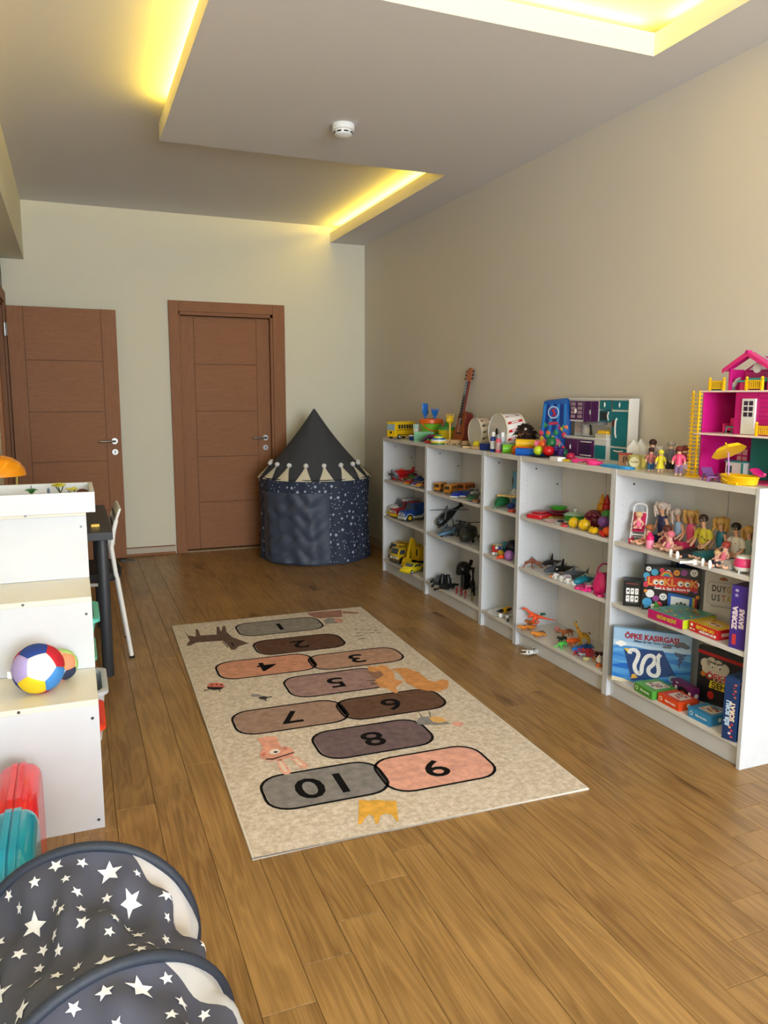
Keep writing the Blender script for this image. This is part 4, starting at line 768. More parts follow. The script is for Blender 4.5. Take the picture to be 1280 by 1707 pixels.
box_toy('white_box', 'small flat white box at the front edge before the grapes', 'box', x_+.02, y_+.01, T, .045, .07, .020, PW, 0)
t = thing('toy_knife', 'toy knife with grey-green blade before the toy kitchen', 'toy knife', (.04, 1.176, T), -75); part(t, 'handle', MB().box(-.05, -.01, -.008, .008, 0, .012), K(220, 180, 40), .003); part(t, 'blade', MB().prism([(-.01, -.008), (.05, -.006), (.06, .004), (-.01, .009)], .002, .006), K(130, 170, 160), .0005)
ball('toy_strawberry', 'red toy berry before the purple oven', 'toy food', .10, 1.272, T, .024, K(190, 30, 70), 'toys before the toy kitchen', .8)
MG = K(244, 60, 140)
def pan(label, x, y, r, rz, mat=MG):
    t = thing('toy_pan', label, 'toy pan', (x, y, T), rz, 'toy pans'); part(t, 'pan', MB().lathe([(r*.8, 0), (r, .012), (r, .016), (r*.92, .016), (r*.76, .003), (.001, .003)], n=24), mat); part(t, 'handle', MB().tube([(r*.95, 0, .013), (r*1.5, 0, .016), (r*2.2, 0, .016)], [.006, .005, .007], 8, flat=.6), mat)
pan('pink toy pan, leftmost of the three', .06, 1.155, .032, 60)
pan('pink toy pan lying between two others', .05, 1.008, .040, 100)
pan('pink toy pan nearest the toy kitchen', .12, 1.135, .034, 160)
t = thing('toy_plate', 'bright blue toy tray at the front edge before the white kitchen side', 'toy tray', (.055, 0.847, T), 90)
part(t, 'tray', MB().prism(rrect(0, 0, .20, .07, .03), 0, .010), K(40, 150, 220), .003); part(t, 'well', MB().prism(rrect(-.045, 0, .08, .052, .022), .010, .0115), K(80, 180, 236)); part(t, 'well', MB().prism(rrect(.05, 0, .08, .052, .022), .010, .0115), K(80, 180, 236))
# --- pretend groceries
def grocery(label, x, y, w_, d, h, mat, rz, txt, tm, name='toy_carton', gable=False, ts=.02):
    t = thing(name, label, 'toy grocery', (x, y, T), rz, 'toy groceries')
    pr = [(-w_/2, 0), (w_/2, 0), (w_/2, h*.72), (w_*.06, h*.95), (w_*.06, h), (-w_*.06, h), (-w_*.06, h*.95), (-w_/2, h*.72)] if gable else [(-w_/2, 0), (w_/2, 0), (w_/2, h), (-w_/2, h)]
    part(t, 'carton', MB().prism(pr, -d/2, d/2, 'y'), mat, .0012)
    if txt: text(t, txt, (0, -d/2-.0006, h*.3 if gable else h*.55), ts, tm, (R(90), 0, 0), .0003)
    return t
g_ = grocery('brown cookie box left of the yellow tin', .085, 0.832, .055, .03, .066, C(150, 104, 70, .5), -50, 'P', BLACK, 'toy_box', ts=.04); part(g_, 'red_lid', MB().box(-.0285, .0285, -.016, .016, .058, .0675), K(150, 50, 46)); part(g_, 'spoon_print', MB().prism(circ(.014, .02, .007, .010), -.0158, -.0152, 'y'), PW)
t = thing('toy_tin', 'round-labelled yellow toy tin before the milk cartons', 'toy grocery', (.10, 0.779, T), -50, 'toy groceries'); part(t, 'tin', MB().lathe([(.034, 0), (.034, .06), (.031, .062)], n=28), C(196, 186, 110, .4)); part(t, 'paper_label', MB().prism(circ(0, .032, .022, .022, 20), -.0352, -.030, 'y'), C(226, 220, 180, .5)); text(t, 'Cookie', (0, -.0358, .033), .012, K(110, 90, 30), (R(90), 0, 0), .0002)
t = thing('toy_tin', 'pale yellow toy tin, right of the round-labelled one', 'toy grocery', (.13, 0.765, T), -50, 'toy groceries'); part(t, 'tin', MB().lathe([(.03, 0), (.03, .058), (.027, .06)], n=28), C(206, 200, 140, .4)); part(t, 'paper_label', MB().prism(circ(.006, .03, .012, .020, 20), -.0312, -.026, 'y'), C(236, 226, 120, .5))
grocery('white milk carton with black print, left one', .19, 0.903, .052, .05, .125, PW, -50, 'MILK', BLACK, gable=True, ts=.019)
g_ = grocery('white milk carton with red print, right one', .22, 0.893, .052, .05, .125, PW, -50, 'MILK', RED, gable=True, ts=.019)
grocery('white flour packet behind the peg dolls, left one', .24, 0.867, .05, .04, .092, C(226, 214, 200, .5), -50, 'FLOUR', K(120, 40, 40), 'toy_packet', ts=.012)
grocery('white flour packet behind the peg dolls, right one', .25, 0.814, .05, .04, .096, PW, -50, 'FLOUR', BLACK, 'toy_packet', ts=.013)
# --- little wooden dolls
def peg(label, x, y, h, top, bot, hair, rz=-45, skirt=False, seed=0, skinm=None):
    t = thing('wooden_doll', label, 'doll', (x, y, T), rz, 'little wooden dolls standing on the bookcase top'); k = h/.11
    N = [(0, 0, .048, .012), (0, 0, .07, .0115), (0, 0, .082, .005), (0, 0, .095, .0125)]; E = [(0, 1), (1, 2), (2, 3)]
    for s in (-1, 1):
        i = len(N); N += [(s*.014, 0, .072, .005), (s*.021, -.002, .055, .0042), (s*.021, -.006, .042, .0042)]; E += [(1, i), (i, i+1), (i+1, i+2)]
        i = len(N); N += [(s*.007, 0, .036, .006), (s*.008, 0, .018, .005), (s*.008, 0, .006, .005), (s*.008, -.009, .005, .0055)]; E += [(0, i), (i, i+1), (i+1, i+2), (i+2, i+3)]
    skinpart(t, 'body', N, E, skinm or C(226, 184, 146, .6), 1, k); c = (0, 0, .095*k); r = .0125*k
    e = MB()
    for s in (-1, 1): e.ell((s*r*.35, -r*.92, .097*k), r*.1, 6)
    part(t, 'eyes', e, EYE); part(t, 'mouth', MB().ell((0, -r*.95, .090*k), (r*.18, r*.06, r*.05), 6), LIP)
    if hair: part(t, 'hair', MB().ell((0, r*.25, .099*k), (r*1.12, r*1.05, r*1.0), 12).ell((0, r*.7, .085*k), (r*.8, r*.5, r*1.1), 8), hair)
    tb = MB().lathe([(.0135*k, .042*k), (.0125*k, .06*k), (.0135*k, .074*k), (.008*k, .083*k)], n=14)
    for s in (-1, 1): tb.tube([(s*.01*k, 0, .076*k), (s*.0165*k, 0, .068*k), (s*.0205*k, -.001*k, .056*k)], .0062*k, 8)
    part(t, 'shirt', tb, top)
    if skirt: part(t, 'skirt', MB().lathe([(.021*k, .024*k), (.012*k, .048*k)], n=16), bot)
    else:
        lb = MB()
        for s in (-1, 1): lb.tube([(s*.006*k, 0, .046*k), (s*.008*k, 0, .012*k)], .0075*k, 8)
        part(t, 'trousers', lb, bot)
peg('wooden doll in pink check shirt and blue jeans, front left', .06, 0.634, .105, C(190, 110, 110, .7), K(24, 90, 140), C(60, 30, 20, .7))
peg('taller wooden doll with brown bob and grey cardigan, behind the jeans one', .13, 0.709, .135, C(170, 160, 160, .7), C(150, 150, 160, .6), C(60, 30, 20, .7))
peg('wooden doll in bright yellow felt dress', .05, 0.563, .10, K(232, 220, 30), K(232, 220, 60), C(226, 220, 60, .7), skirt=True)
peg('grey-haired wooden doll in grey waistcoat and black trousers', .12, 0.584, .135, C(110, 110, 116, .7), BLACK, C(160, 150, 136, .7))
peg('wooden doll with red hair, pink top and purple check trousers', .045, 0.453, .122, K(226, 70, 120), C(130, 100, 140, .6), C(110, 34, 24, .7))
peg('wooden doll with red hair and white skirt, rightmost behind', .10, 0.482, .122, C(130, 50, 50, .7), C(226, 200, 206, .6), C(120, 56, 40, .7), skirt=True)
# --- dollhouse
t = thing('dollhouse', 'three-storey magenta dollhouse with yellow railings', 'dollhouse', (.10, -.015, T), 0)
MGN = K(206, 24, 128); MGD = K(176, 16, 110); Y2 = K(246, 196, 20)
z1, z2, z3 = .180, .345, .43
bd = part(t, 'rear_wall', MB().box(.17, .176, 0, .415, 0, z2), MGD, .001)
part(t, 'end_wall', MB().box(.0, .176, .409, .415, 0, z2), MGN, .001); part(t, 'end_wall', MB().box(.0, .176, .0, .006, 0, z1), MGN, .001)
part(t, 'floor_slab', MB().box(-.035, .176, -.0, .42, z1-.007, z1), C(248, 226, 220, .35), .001); part(t, 'floor_slab', MB().box(-.012, .176, .085, .42, z2-.006, z2+.001), C(248, 226, 220, .35), .001); part(t, 'ground_plate', MB().box(0, .176, 0, .415, 0, .005), PINK, .001)
part(t, 'partition', MB().box(.03, .17, .262, .268, z1, z2-.006), MGN)
sw = part(t, 'stair_tower_wall', MB().box(.012, .03, .095, .262, z1, z2-.006), MGN, .001); part(t, 'tower_side', MB().box(.03, .17, .095, .101, z1, z2-.006), MGN)
for i in range(9): part(sw, 'siding_board', MB().box(.0095, .012, .097, .150, z1+.006+i*.0165, z1+.020+i*.0165), MGN, .0006)
dr = part(t, 'front_door', MB().box(.004, .012, .160, .222, z1+.002, z1+.135), PW, .001)
for i in range(2):
    for j in range(3): part(dr, 'pane', MB().box(.0030, .0042, .170+i*.024, .188+i*.024, z1+.068+j*.021, z1+.084+j*.021), K(60, 40, 70), smooth=False)
for (y0, zz) in ((.325, z1+.055), (.325, .055), (.06, .04), (.12, .04)):
    fr = part(t, 'window', MB().box(.164, .170, y0, y0+.058, zz, zz+.062), MGN)
    for i in range(2):
        for j in range(2): part(fr, 'pane', MB().box(.1628, .1642, y0+.004+i*.028, y0+.026+i*.028, zz+.004+j*.030, zz+.028+j*.030), C(236, 200, 200, .4), smooth=False)
fr = part(t, 'window', MB().box(.164, .170, .272, .296, z1+.075, z1+.145), MGN); part(fr, 'pane', MB().box(.1628, .1642, .275, .293, z1+.08, z1+.14), C(240, 196, 206, .4))
# attic
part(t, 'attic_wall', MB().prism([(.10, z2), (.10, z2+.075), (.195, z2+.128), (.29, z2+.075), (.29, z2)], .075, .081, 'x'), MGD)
for y0 in (.10, .282): part(t, 'attic_post', MB().box(.0, .012, y0, y0+.010, z2, z2+.085), MGN, .001)
for y0, s in ((.10, 1), (.292, -1)): part(t, 'attic_side', MB().box(.012, .075, y0-.003, y0+.003, z2, z2+.08), MGN)
for s in (-1, 1):
    b = MB().prism([(.195, z2+.130), (.195+s*.112, z2+.072), (.195+s*.112, z2+.082), (.195, z2+.142)], -.012, .02, 'x'); part(t, 'roof_slope', b, MGN, .001)
    part(t, 'bargeboard', MB().prism([(.195, z2+.126), (.195+s*.115, z2+.066), (.195+s*.115, z2+.082), (.195, z2+.145)], -.018, -.012, 'x'), K(226, 50, 130), .001)
part(t, 'gable_panel', MB().prism([(.125, z2+.078), (.195, z2+.125), (.265, z2+.078)], .071, .0745, 'x'), C(206, 200, 206, .5)); part(t, 'attic_window', MB().cyl((.004, .165, z2+.082), (.008, .165, z2+.082), .018, n=20), C(220, 220, 226, .3)); part(t, 'ridge_knob', MB().cyl((-.02, .195, z2+.140), (.0, .195, z2+.140), .008, n=12), MGN)
part(t, 'tiled_panel', MB().box(.071, .0745, .11, .28, z2+.005, z2+.07), C(190, 60, 130))
def rail(y0, y1, x0, zz):
    o = part(t, 'railing', MB().box(x0, x0+.004, y0, y1, zz+.006, zz+.010).box(x0, x0+.004, y0, y1, zz+.032, zz+.038), Y2, .0006)
    for yy in (y0, y1): part(o, 'post', MB().box(x0-.003, x0+.007, yy-.004, yy+.004, zz, zz+.040).ell((x0+.002, yy, zz+.046), .006, 8), Y2)
    n = int((y1-y0)/.009)
    for i in range(n): part(o, 'baluster', MB().box(x0+.0005, x0+.0035, y0+.005+i*.009, y0+.0095+i*.009, zz+.010, zz+.032), Y2)
rail(.305, .375, -.010, z2); rail(.125, .195, -.010, z2); rail(.03, .115, -.033, z1)
ld = part(t, 'ladder_rail', MB().box(-.030, -.024, .402, .408, 0, z2), Y2, .0006); ld2 = part(t, 'ladder_rail', MB().box(-.030, -.024, .436, .442, 0, z2), Y2, .0006)
for i in range(22): part(ld, 'rung', MB().box(-.036, -.020, .398, .444, .010+i*.0152, .0145+i*.0152), Y2)
part(t, 'ladder_foot', MB().box(-.04, -.01, .395, .45, 0, .008), Y2, .001)
part(t, 'teal_door', MB().box(.10, .106, .17, .255, .006, .165), K(16, 120, 120), .001)
def furn(name, label, x, y, z, f, cat='dollhouse furniture', rz=0): t_ = thing(name, label, cat, (.10+x, -.02+y, T+z), rz, 'dollhouse furniture'); f(t_); return t_
TQ = K(40, 150, 150); TQ2 = K(70, 180, 180)
furn('toy_kitchen_counter', 'white and teal counter on the dollhouse ground floor', .10, .315, .005, lambda t_: (part(t_, 'cabinet', MB().box(-.02, .02, -.045, .045, 0, .06), PW, .001), part(t_, 'worktop', MB().box(-.024, .02, -.048, .048, .06, .066), TQ, .001), part(t_, 'oven_window', MB().box(-.0215, -.0198, .012, .036, .018, .045), K(60, 110, 110)), part(t_, 'side_strip', MB().box(-.0212, -.0198, -.044, -.034, .004, .058), TQ)))
furn('toy_armchair', 'magenta armchair on the dollhouse middle floor', .09, .352, z1, lambda t_: (part(t_, 'seat', MB().box(-.02, .02, -.022, .022, .008, .026), PINK, .003), part(t_, 'backrest', MB().box(.014, .022, -.024, .024, .01, .058), PINK, .003), part(t_, 'armrest', MB().box(-.02, .018, -.028, -.020, 0, .036), PINK, .002), part(t_, 'armrest', MB().box(-.02, .018, .020, .028, 0, .036), PINK, .002)))
furn('toy_table', 'teal toy table on the dollhouse middle floor', .04, .295, z1, lambda t_: (part(t_, 'top', MB().box(-.016, .016, -.026, .026, .024, .028), TQ, .001), [part(t_, 'leg', MB().cyl((a*.012, c*.020, .024), (a*.014, c*.024, 0), .002, n=6), TQ) for a in (-1, 1) for c in (-1, 1)]))
furn('toy_plant', 'tiny dark potted plant on the dollhouse middle floor', .13, .283, z1, lambda t_: (part(t_, 'pot', MB().lathe([(.010, 0), (.013, .03)], n=10), TQ), part(t_, 'leaves', MB().ell((0, 0, .042), (.014, .012, .012), 8).ell((0, .006, .055), .009, 7), K(24, 50, 34))))
furn('toy_bed', 'teal toy bed on the dollhouse roof terrace under the gable', .05, .175, z2+.001, lambda t_: (part(t_, 'frame', MB().box(-.03, .03, -.05, .05, .03, .046), TQ2, .003), part(t_, 'leg', MB().box(-.026, -.02, -.046, -.04, 0, .03), PINK), part(t_, 'leg', MB().box(-.026, -.02, .04, .046, 0, .03), PINK), part(t_, 'leg', MB().box(.02, .026, -.046, -.04, 0, .03), PINK), part(t_, 'leg', MB().box(.02, .026, .04, .046, 0, .03), PINK)))
furn('toy_stool', 'teal topped pink stool between the roof railings', .01, .225, z2+.001, lambda t_: (part(t_, 'seat', MB().box(-.012, .012, -.026, .026, .030, .037), TQ2, .001), part(t_, 'base', MB().box(-.008, .008, -.016, .016, 0, .030), PINK, .001)))
furn('toy_sofa', 'dark teal toy sofa at the left end of the roof terrace', .03, .385, z2+.001, lambda t_: (part(t_, 'seat', MB().box(-.02, .02, -.024, .018, 0, .018), K(16, 120, 120), .002), part(t_, 'backrest', MB().box(.010, .02, -.024, .024, .0, .038), K(16, 120, 120), .002), part(t_, 'side', MB().box(-.02, .02, .016, .024, 0, .034), K(16, 120, 120), .002)))
furn('toy_horse', 'small grey toy figure behind the left roof railing', .02, .28, z2+.001, lambda t_: (part(t_, 'body', MB().tube([(0, .018, .012), (0, .004, .024), (0, -.008, .040), (0, -.02, .046)], [.008, .009, .007, .004], 8), C(190, 190, 186, .6)), part(t_, 'base', MB().box(-.008, .008, .006, .028, 0, .012), C(150, 150, 150, .6), .001)))
furn('toy_desk', 'white toy desk on the dollhouse balcony', .005, .03, z1, lambda t_: (part(t_, 'top', MB().box(-.022, .03, -.03, .04, .056, .062), PW, .001), part(t_, 'leg', MB().cyl((-.015, .034, .056), (-.015, .038, .0), .003, n=6), PW), part(t_, 'leg', MB().cyl((.02, .034, .056), (.02, .038, .0), .003, n=6), PW), part(t_, 'leg', MB().cyl((-.015, -.02, .056), (-.015, -.024, .0), .003, n=6), PW)))
furn('toy_chair', 'turquoise toy chair beside the white desk on the balcony', .055, .055, z1, lambda t_: (part(t_, 'seat', MB().box(-.015, .015, -.016, .016, .028, .034), TQ2, .001), part(t_, 'backrest', MB().box(.010, .015, -.018, .018, .034, .078), TQ2, .002), part(t_, 'base', MB().box(-.010, .010, -.012, .012, 0, .028), TQ, .001)))
# parasol, lounger, pool
t = thing('toy_parasol', 'yellow toy parasol on a lilac pole before the dollhouse', 'toy parasol', (.03, 0.178, T), 0)
part(t, 'pole', MB().tube([(0, 0, 0), (.0, .0, .06), (.004, .012, .125)], .003, 8), K(180, 130, 190)); 
Mx = Matrix.Translation((.004, .012, .125))@Matrix.Rotation(R(-30), 4, 'X')
part(t, 'canopy', MB().lathe([(.064, -.010), (.052, .004), (.03, .013), (.004, .020), (.002, .03)], n=8, m=Mx), K(250, 214, 24), smooth=False); part(t, 'canopy_lining', MB().lathe([(.063, -.0105), (.05, .001), (.0, .012)], n=8, m=Mx), K(236, 190, 16))
t = thing('toy_lounger', 'purple toy sun lounger before the dollhouse', 'toy lounger', (.03, 0.265, T), 62)
LM = K(130, 84, 160); part(t, 'seat', MB().box(-.045, .02, -.02, .02, .016, .021), LM, .0015); part(t, 'backrest', MB().prism([(.015, .016), (.058, .044), (.056, .049), (.014, .021)], -.02, .02, 'y'), LM, .0015)
for a in (-.035, .035):
    for s in (-1, 1): part(t, 'leg', MB().tube([(a, s*.017, .018), (a-.006, s*.02, 0)], [.004, .003], 6), LM)
for s in (-1, 1): part(t, 'armrest', MB().tube([(-.045, s*.022, .018), (-.02, s*.025, .030), (.02, s*.022, .022)], .003, 6), LM)
t = thing('toy_pool', 'yellow oval toy paddling pool before the dollhouse', 'toy pool', (.045, 0.139, T), 90)
part(t, 'basin', MB().lathe([(.060, 0), (.066, .004), (.070, .026), (.074, .030), (.070, .034), (.064, .030), (.060, .010), (.001, .008)], n=32, sx=1.15, sy=.62), Y2)
part(t, 'swoosh', MB().tube([(-.01, .0425, .006), (.02, .042, .012), (.05, .034, .020)], [.002, .003, .002], 6), K(255, 214, 50)); part(t, 'step', MB().box(-.035, .01, .040, .048, .0, .012), Y2, .002)
t = thing('toy_float', 'magenta toy chair lying on the rim of the yellow pool', 'toy chair', (.06, 0.067, T+.035), 70)
part(t, 'seat', MB().tube([(-.028, 0, .004), (0, 0, .010), (.03, 0, .022)], [.012, .022, .020], 10, flat=.35), MGN); part(t, 'arm', MB().tube([(-.03, .0, .006), (-.045, .0, .012)], .005, 6), PINK)

# ================================================================ toys inside the bookcases
def at(px, z, dx=.0, dy=.0): return (px[0]+dx, px[1]+dy, z+.0005)
# --- first bookcase, upper shelf
t = thing('toy_plane', 'red and grey toy propeller plane on the upper shelf', 'toy plane', (.11, min(3.505, 3.46), S1), 195)
part(t, 'fuselage', MB().tube([(.085, 0, .052), (.07, 0, .052), (.03, 0, .055), (-.03, 0, .055), (-.11, 0, .062)], [.016, .026, .028, .024, .008], 12), RED)
part(t, 'nose', MB().tube([(.10, 0, .050), (.088, 0, .050), (.06, 0, .050)], [.008, .022, .028], 12), GREY); part(t, 'wing', MB().box(.0, .05, -.10, .10, .030, .036), RED, .002); part(t, 'tail_wing', MB().box(-.115, -.085, -.04, .04, .062, .066), RED, .0015); part(t, 'tail_fin', MB().prism([(-.08, .06), (-.115, .06), (-.12, .10), (-.105, .10)], -.003, .003, 'y'), RED, .001)
part(t, 'canopy', MB().ell((.01, 0, .078), (.022, .014, .014), 10), K(230, 90, 40)); pr_ = part(t, 'propeller', MB().box(.103, .106, -.006, .006, .010, .092).box(.103, .106, -.042, .042, .045, .057), K(60, 62, 66), .001)
for s in (-1, 1): o = part(t, 'wheel', MB().cyl((.045, s*.05, .017), (.045, s*.035, .017), .017, n=16), RED); part(o, 'hub', MB().cyl((.045, s*.0505, .017), (.045, s*.049, .017), .008, n=12), SILV)
part(t, 'undercarriage', MB().box(.035, .055, -.034, .034, .012, .034), GREY, .002)
gp = 'small toy cars on the upper shelf of the first bookcase'
car('green toy car behind the others on the upper shelf', (.17, 3.454, S1), 200, .085, .045, .045, K(90, 190, 60), K(90, 190, 60), group=gp)
car('red and yellow toy racing car on the upper shelf', (.07, 3.205, S1), 205, .11, .05, .04, RED, YELW, group=gp, low=True)
car('purple toy car with a white roof on the upper shelf', (.06, 3.074, S1), 208, .09, .045, .042, K(90, 70, 150), PW, group=gp, low=True)
car('blue toy car at the back of the upper shelf', (.16, 3.274, S1+.0), 200, .10, .05, .052, K(30, 90, 180), K(30, 90, 180), group=gp)
car('orange and white toy car nearest the shelf divider', (.04, 2.962, S1), 205, .085, .045, .045, K(226, 150, 50), GREY, group=gp, low=True)
car('dark red toy car at the back of the upper shelf, beside the blue one', (.23, 3.508, S1), 180, .09, .045, .05, K(200, 70, 50), group=gp)
# middle shelf trucks
gp = 'toy trucks on the middle shelf'
truck('white and red toy truck, leftmost on the middle shelf', (.15, min(3.619, 3.49), S2), 186, .26, .105, .145, C(222, 218, 214, .3), YELW, RED, cargo_round(C(184, 184, 186, .3)), gp)
truck('dark red toy truck with grey bumper, between the white and the blue', (.135, 3.427, S2), 190, .25, .10, .13, K(170, 20, 34), YELW, SILV, cargo_round(K(170, 20, 34)), gp)
truck('blue toy truck with yellow wheels, nearest the divider', (.13, 3.268, S2), 192, .24, .10, .138, K(24, 66, 150), SILV, YELW, cargo_round(K(24, 66, 150)), gp)
# bottom shelf yellow vehicles
Y3 = K(222, 184, 24); gp = 'yellow toy construction vehicles on the bottom shelf'
truck('yellow toy dump truck, leftmost on the bottom shelf', (.155, min(3.651, 3.49), S3), 186, .24, .12, .145, Y3, K(90, 80, 60), K(60, 60, 60), tipper(Y3), gp, kind='flat')
truck('yellow toy truck with flat cab next to the excavator arm', (.11, 3.399, S3), 197, .22, .11, .13, Y3, K(90, 80, 60), K(60, 60, 60), tipper(Y3), gp, kind='flat')
t = thing('toy_excavator', 'yellow toy excavator with its bucket hanging down', 'toy excavator', (.13, 3.238, S3), 200, gp)
part(t, 'track', MB().prism(rrect(0, .02, .15, .04, .019), -.055, -.03, 'y'), BLACK, .001); part(t, 'track', MB().prism(rrect(0, .02, .15, .04, .019), .03, .055, 'y'), BLACK, .001)
part(t, 'cab', MB().box(-.06, .01, -.045, .045, .045, .15), Y3, .006); part(t, 'cab_window', MB().box(.0095, .0115, -.03, .03, .085, .135), K(60, 66, 70)); part(t, 'boom', MB().prism([(.0, .08), (.02, .21), (.045, .225), (.055, .205), (.03, .08)], -.014, .014, 'y'), Y3, .002)
part(t, 'arm', MB().prism([(.045, .22), (.06, .205), (.095, .07), (.08, .065)], -.010, .010, 'y'), Y3, .002); part(t, 'bucket', MB().prism([(.075, .075), (.105, .07), (.125, .02), (.10, .003), (.065, .02)], -.032, .032, 'y'), Y3, .002)
t = car('yellow toy sports car on the front edge of the bottom shelf', (.03, 3.069, S3), 205, .20, .095, .068, K(236, 214, 20), K(200, 180, 20), SILV, name='toy_sports_car', group=None, low=True)
# --- second bookcase
gp = 'toy vehicles on the upper shelf of the second bookcase'; OR2 = K(206, 132, 40)
def bus(label, loc, rz, L, W, H, m, g):
    t = thing('toy_minibus', label, 'toy bus', loc, rz, g); part(t, 'body', MB().box(-L/2, L/2, -W/2, W/2, H*.15, H), m, H*.10)
    for s in (-1, 1):
        for i in range(4): part(t, 'window', MB().box(-L*.42+i*L*.21, -L*.28+i*L*.21, s*W/2-.0005, s*W/2+.0005, H*.55, H*.82), K(60, 46, 30), smooth=False)
    part(t, 'windscreen', MB().box(L/2-.0005, L/2+.0006, -W*.36, W*.36, H*.5, H*.85), K(60, 50, 40)); wheels(t, (-.3*L, .3*L), W, H*.18, K(90, 80, 60)); return t
bus('small orange toy bus at the left end of the shelf', (.08, 2.729, S1), 215, .10, .05, .062, OR2, gp)
bus('orange toy minibus lying across the shelf centre', (.11, 2.597, S1), 215, .17, .052, .065, OR2, gp)
bus('orange toy bus at the back right of the upper shelf', (.20, 2.570, S1), 200, .11, .052, .07, K(200, 110, 40), gp)
car('blue and white toy sports car at the shelf front', (.05, 2.410, S1), 220, .14, .055, .042, K(24, 50, 170), PW, group=gp, low=True)
car('blue and white toy car behind the other blue one', (.10, 2.397, S1), 220, .11, .05, .045, K(30, 60, 160), PW, group=gp, low=True)
car('white toy car at the back of the second bookcase shelf', (.17, 2.421, S1), 215, .11, .05, .05, C(210, 214, 222, .3), group=gp)
car('green toy car in the corner by the divider', (.06, 2.226, S1), 225, .11, .05, .04, K(40, 110, 60), group=gp, low=True)
car('small brown toy car at the very edge by the divider', (.03, 2.123, S1), 225, .07, .035, .025, K(170, 100, 60), group=gp, low=True)
# helicopter
DK = K(30, 32, 34)
t = thing('toy_helicopter', 'black toy helicopter with grey rotor on the middle shelf', 'toy helicopter', (.15, 2.751, S2+.03), 218)
t.rotation_euler = (R(-8), R(14), R(200))
part(t, 'fuselage', MB().tube([(.10, 0, .05), (.085, 0, .055), (.03, 0, .075), (-.03, 0, .085), (-.10, 0, .10), (-.16, 0, .115)], [.008, .026, .036, .03, .012, .008], 12), DK)
part(t, 'canopy', MB().ell((.07, 0, .078), (.032, .02, .02), 12), K(60, 70, 78)); part(t, 'tail_fin', MB().prism([(-.14, .11), (-.175, .16), (-.185, .155), (-.17, .10)], -.003, .003, 'y').box(-.165, -.14, -.03, .03, .108, .112), DK, .001)
part(t, 'mast', MB().cyl((0, 0, .10), (0, 0, .125), .005, n=8), GREY); part(t, 'rotor_hub', MB().cyl((0, 0, .12), (0, 0, .134), .014, n=12), GREY)
for a in (0, 90, 180, 270): part(t, 'rotor_blade', MB().box(.012, .15, -.006, .006, .1275, .1295, Matrix.Rotation(R(a+38), 4, 'Z')), K(110, 112, 116))
for s in (-1, 1): part(t, 'skid', MB().tube([(.06, s*.035, .004), (-.06, s*.035, .004)], .004, 6).tube([(.03, s*.02, .05), (.03, s*.035, .004)], .003, 6).tube([(-.03, s*.02, .06), (-.03, s*.035, .004)], .003, 6), DK)
part(t, 'tail_rotor', MB().box(-.175, -.155, -.009, -.007, .10, .15).box(-.19, -.14, -.009, -.007, .12, .13), K(60, 60, 64))
def jet(label, loc, rz, L, m, m2, name='toy_jet'):
    t = thing(name, label, 'toy plane', loc, rz, 'toy jets on the middle shelf')
    part(t, 'fuselage', MB().tube([(.55*L, 0, .10*L), (.35*L, 0, .11*L), (.1*L, 0, .12*L), (-.45*L, 0, .12*L)], [.008*L, .05*L, .075*L, .06*L], 10), m)
    part(t, 'canopy', MB().ell((.18*L, 0, .18*L), (.12*L, .04*L, .045*L), 10), K(70, 90, 100)); part(t, 'wing', MB().add([(.15*L, 0, .11*L), (-.2*L, .36*L, .10*L), (-.32*L, .36*L, .10*L), (-.32*L, -.36*L, .10*L), (-.2*L, -.36*L, .10*L)], [(0, 1, 2, 3, 4)]).add([(.15*L, 0, .125*L), (-.2*L, .36*L, .11*L), (-.32*L, .36*L, .11*L), (-.32*L, -.36*L, .11*L), (-.2*L, -.36*L, .11*L)], [(4, 3, 2, 1, 0)]), m2, smooth=False)
    for s in (-1, 1): part(t, 'tail_fin', MB().prism([(-.28*L, .14*L), (-.42*L, .30*L), (-.48*L, .30*L), (-.46*L, .14*L)], s*.06*L, s*.075*L, 'y'), m, .0005)
    for a, c in ((.3, 0), (-.2, .1), (-.2, -.1)): part(t, 'wheel', MB().cyl((a*L, c*L-.004, .03*L), (a*L, c*L+.004, .03*L), .03*L, n=10).cyl((a*L, c*L, .03*L), (a*L, c*L, .1*L), .005*L, n=6), BLACK)
    return t
jet('grey toy fighter jet under the helicopter nose', (.11, 2.624, S2), 200, .27, K(100, 106, 112), K(90, 98, 106))
jet('light blue toy fighter jet at the shelf front', (.05, 2.567, S2), 208, .18, K(110, 150, 184), K(120, 160, 190))
t = thing('toy_army_helicopter', 'dark olive toy army helicopter at the near end of the middle shelf', 'toy helicopter', (.10, 2.338, S2), 222)
OL = K(44, 46, 36); part(t, 'fuselage', MB().tube([(.12, 0, .04), (.10, 0, .045), (.04, 0, .055), (-.03, 0, .06), (-.10, 0, .07)], [.012, .034, .05, .048, .02], 14), OL)
part(t, 'canopy', MB().ell((.06, 0, .085), (.04, .03, .024), 12), K(30, 36, 34)); part(t, 'rotor_hub', MB().cyl((0, 0, .10), (0, 0, .128), .01, n=10), K(36, 38, 34))
for a in (10, 130, 250): part(t, 'rotor_blade', MB().box(.008, .115, -.009, .009, .123, .126, Matrix.Rotation(R(a), 4, 'Z')), DK)
part(t, 'stub_wing', MB().box(-.02, .02, -.075, .075, .04, .048), OL, .001)
for s in (-1, 1): part(t, 'missile', MB().cyl((-.02, s*.07, .034), (.04, s*.07, .034), .008, .005, 8), K(70, 72, 60)); part(t, 'wheel', MB().cyl((.03, s*.034, .012), (.03, s*.044, .012), .012, n=10), BLACK)
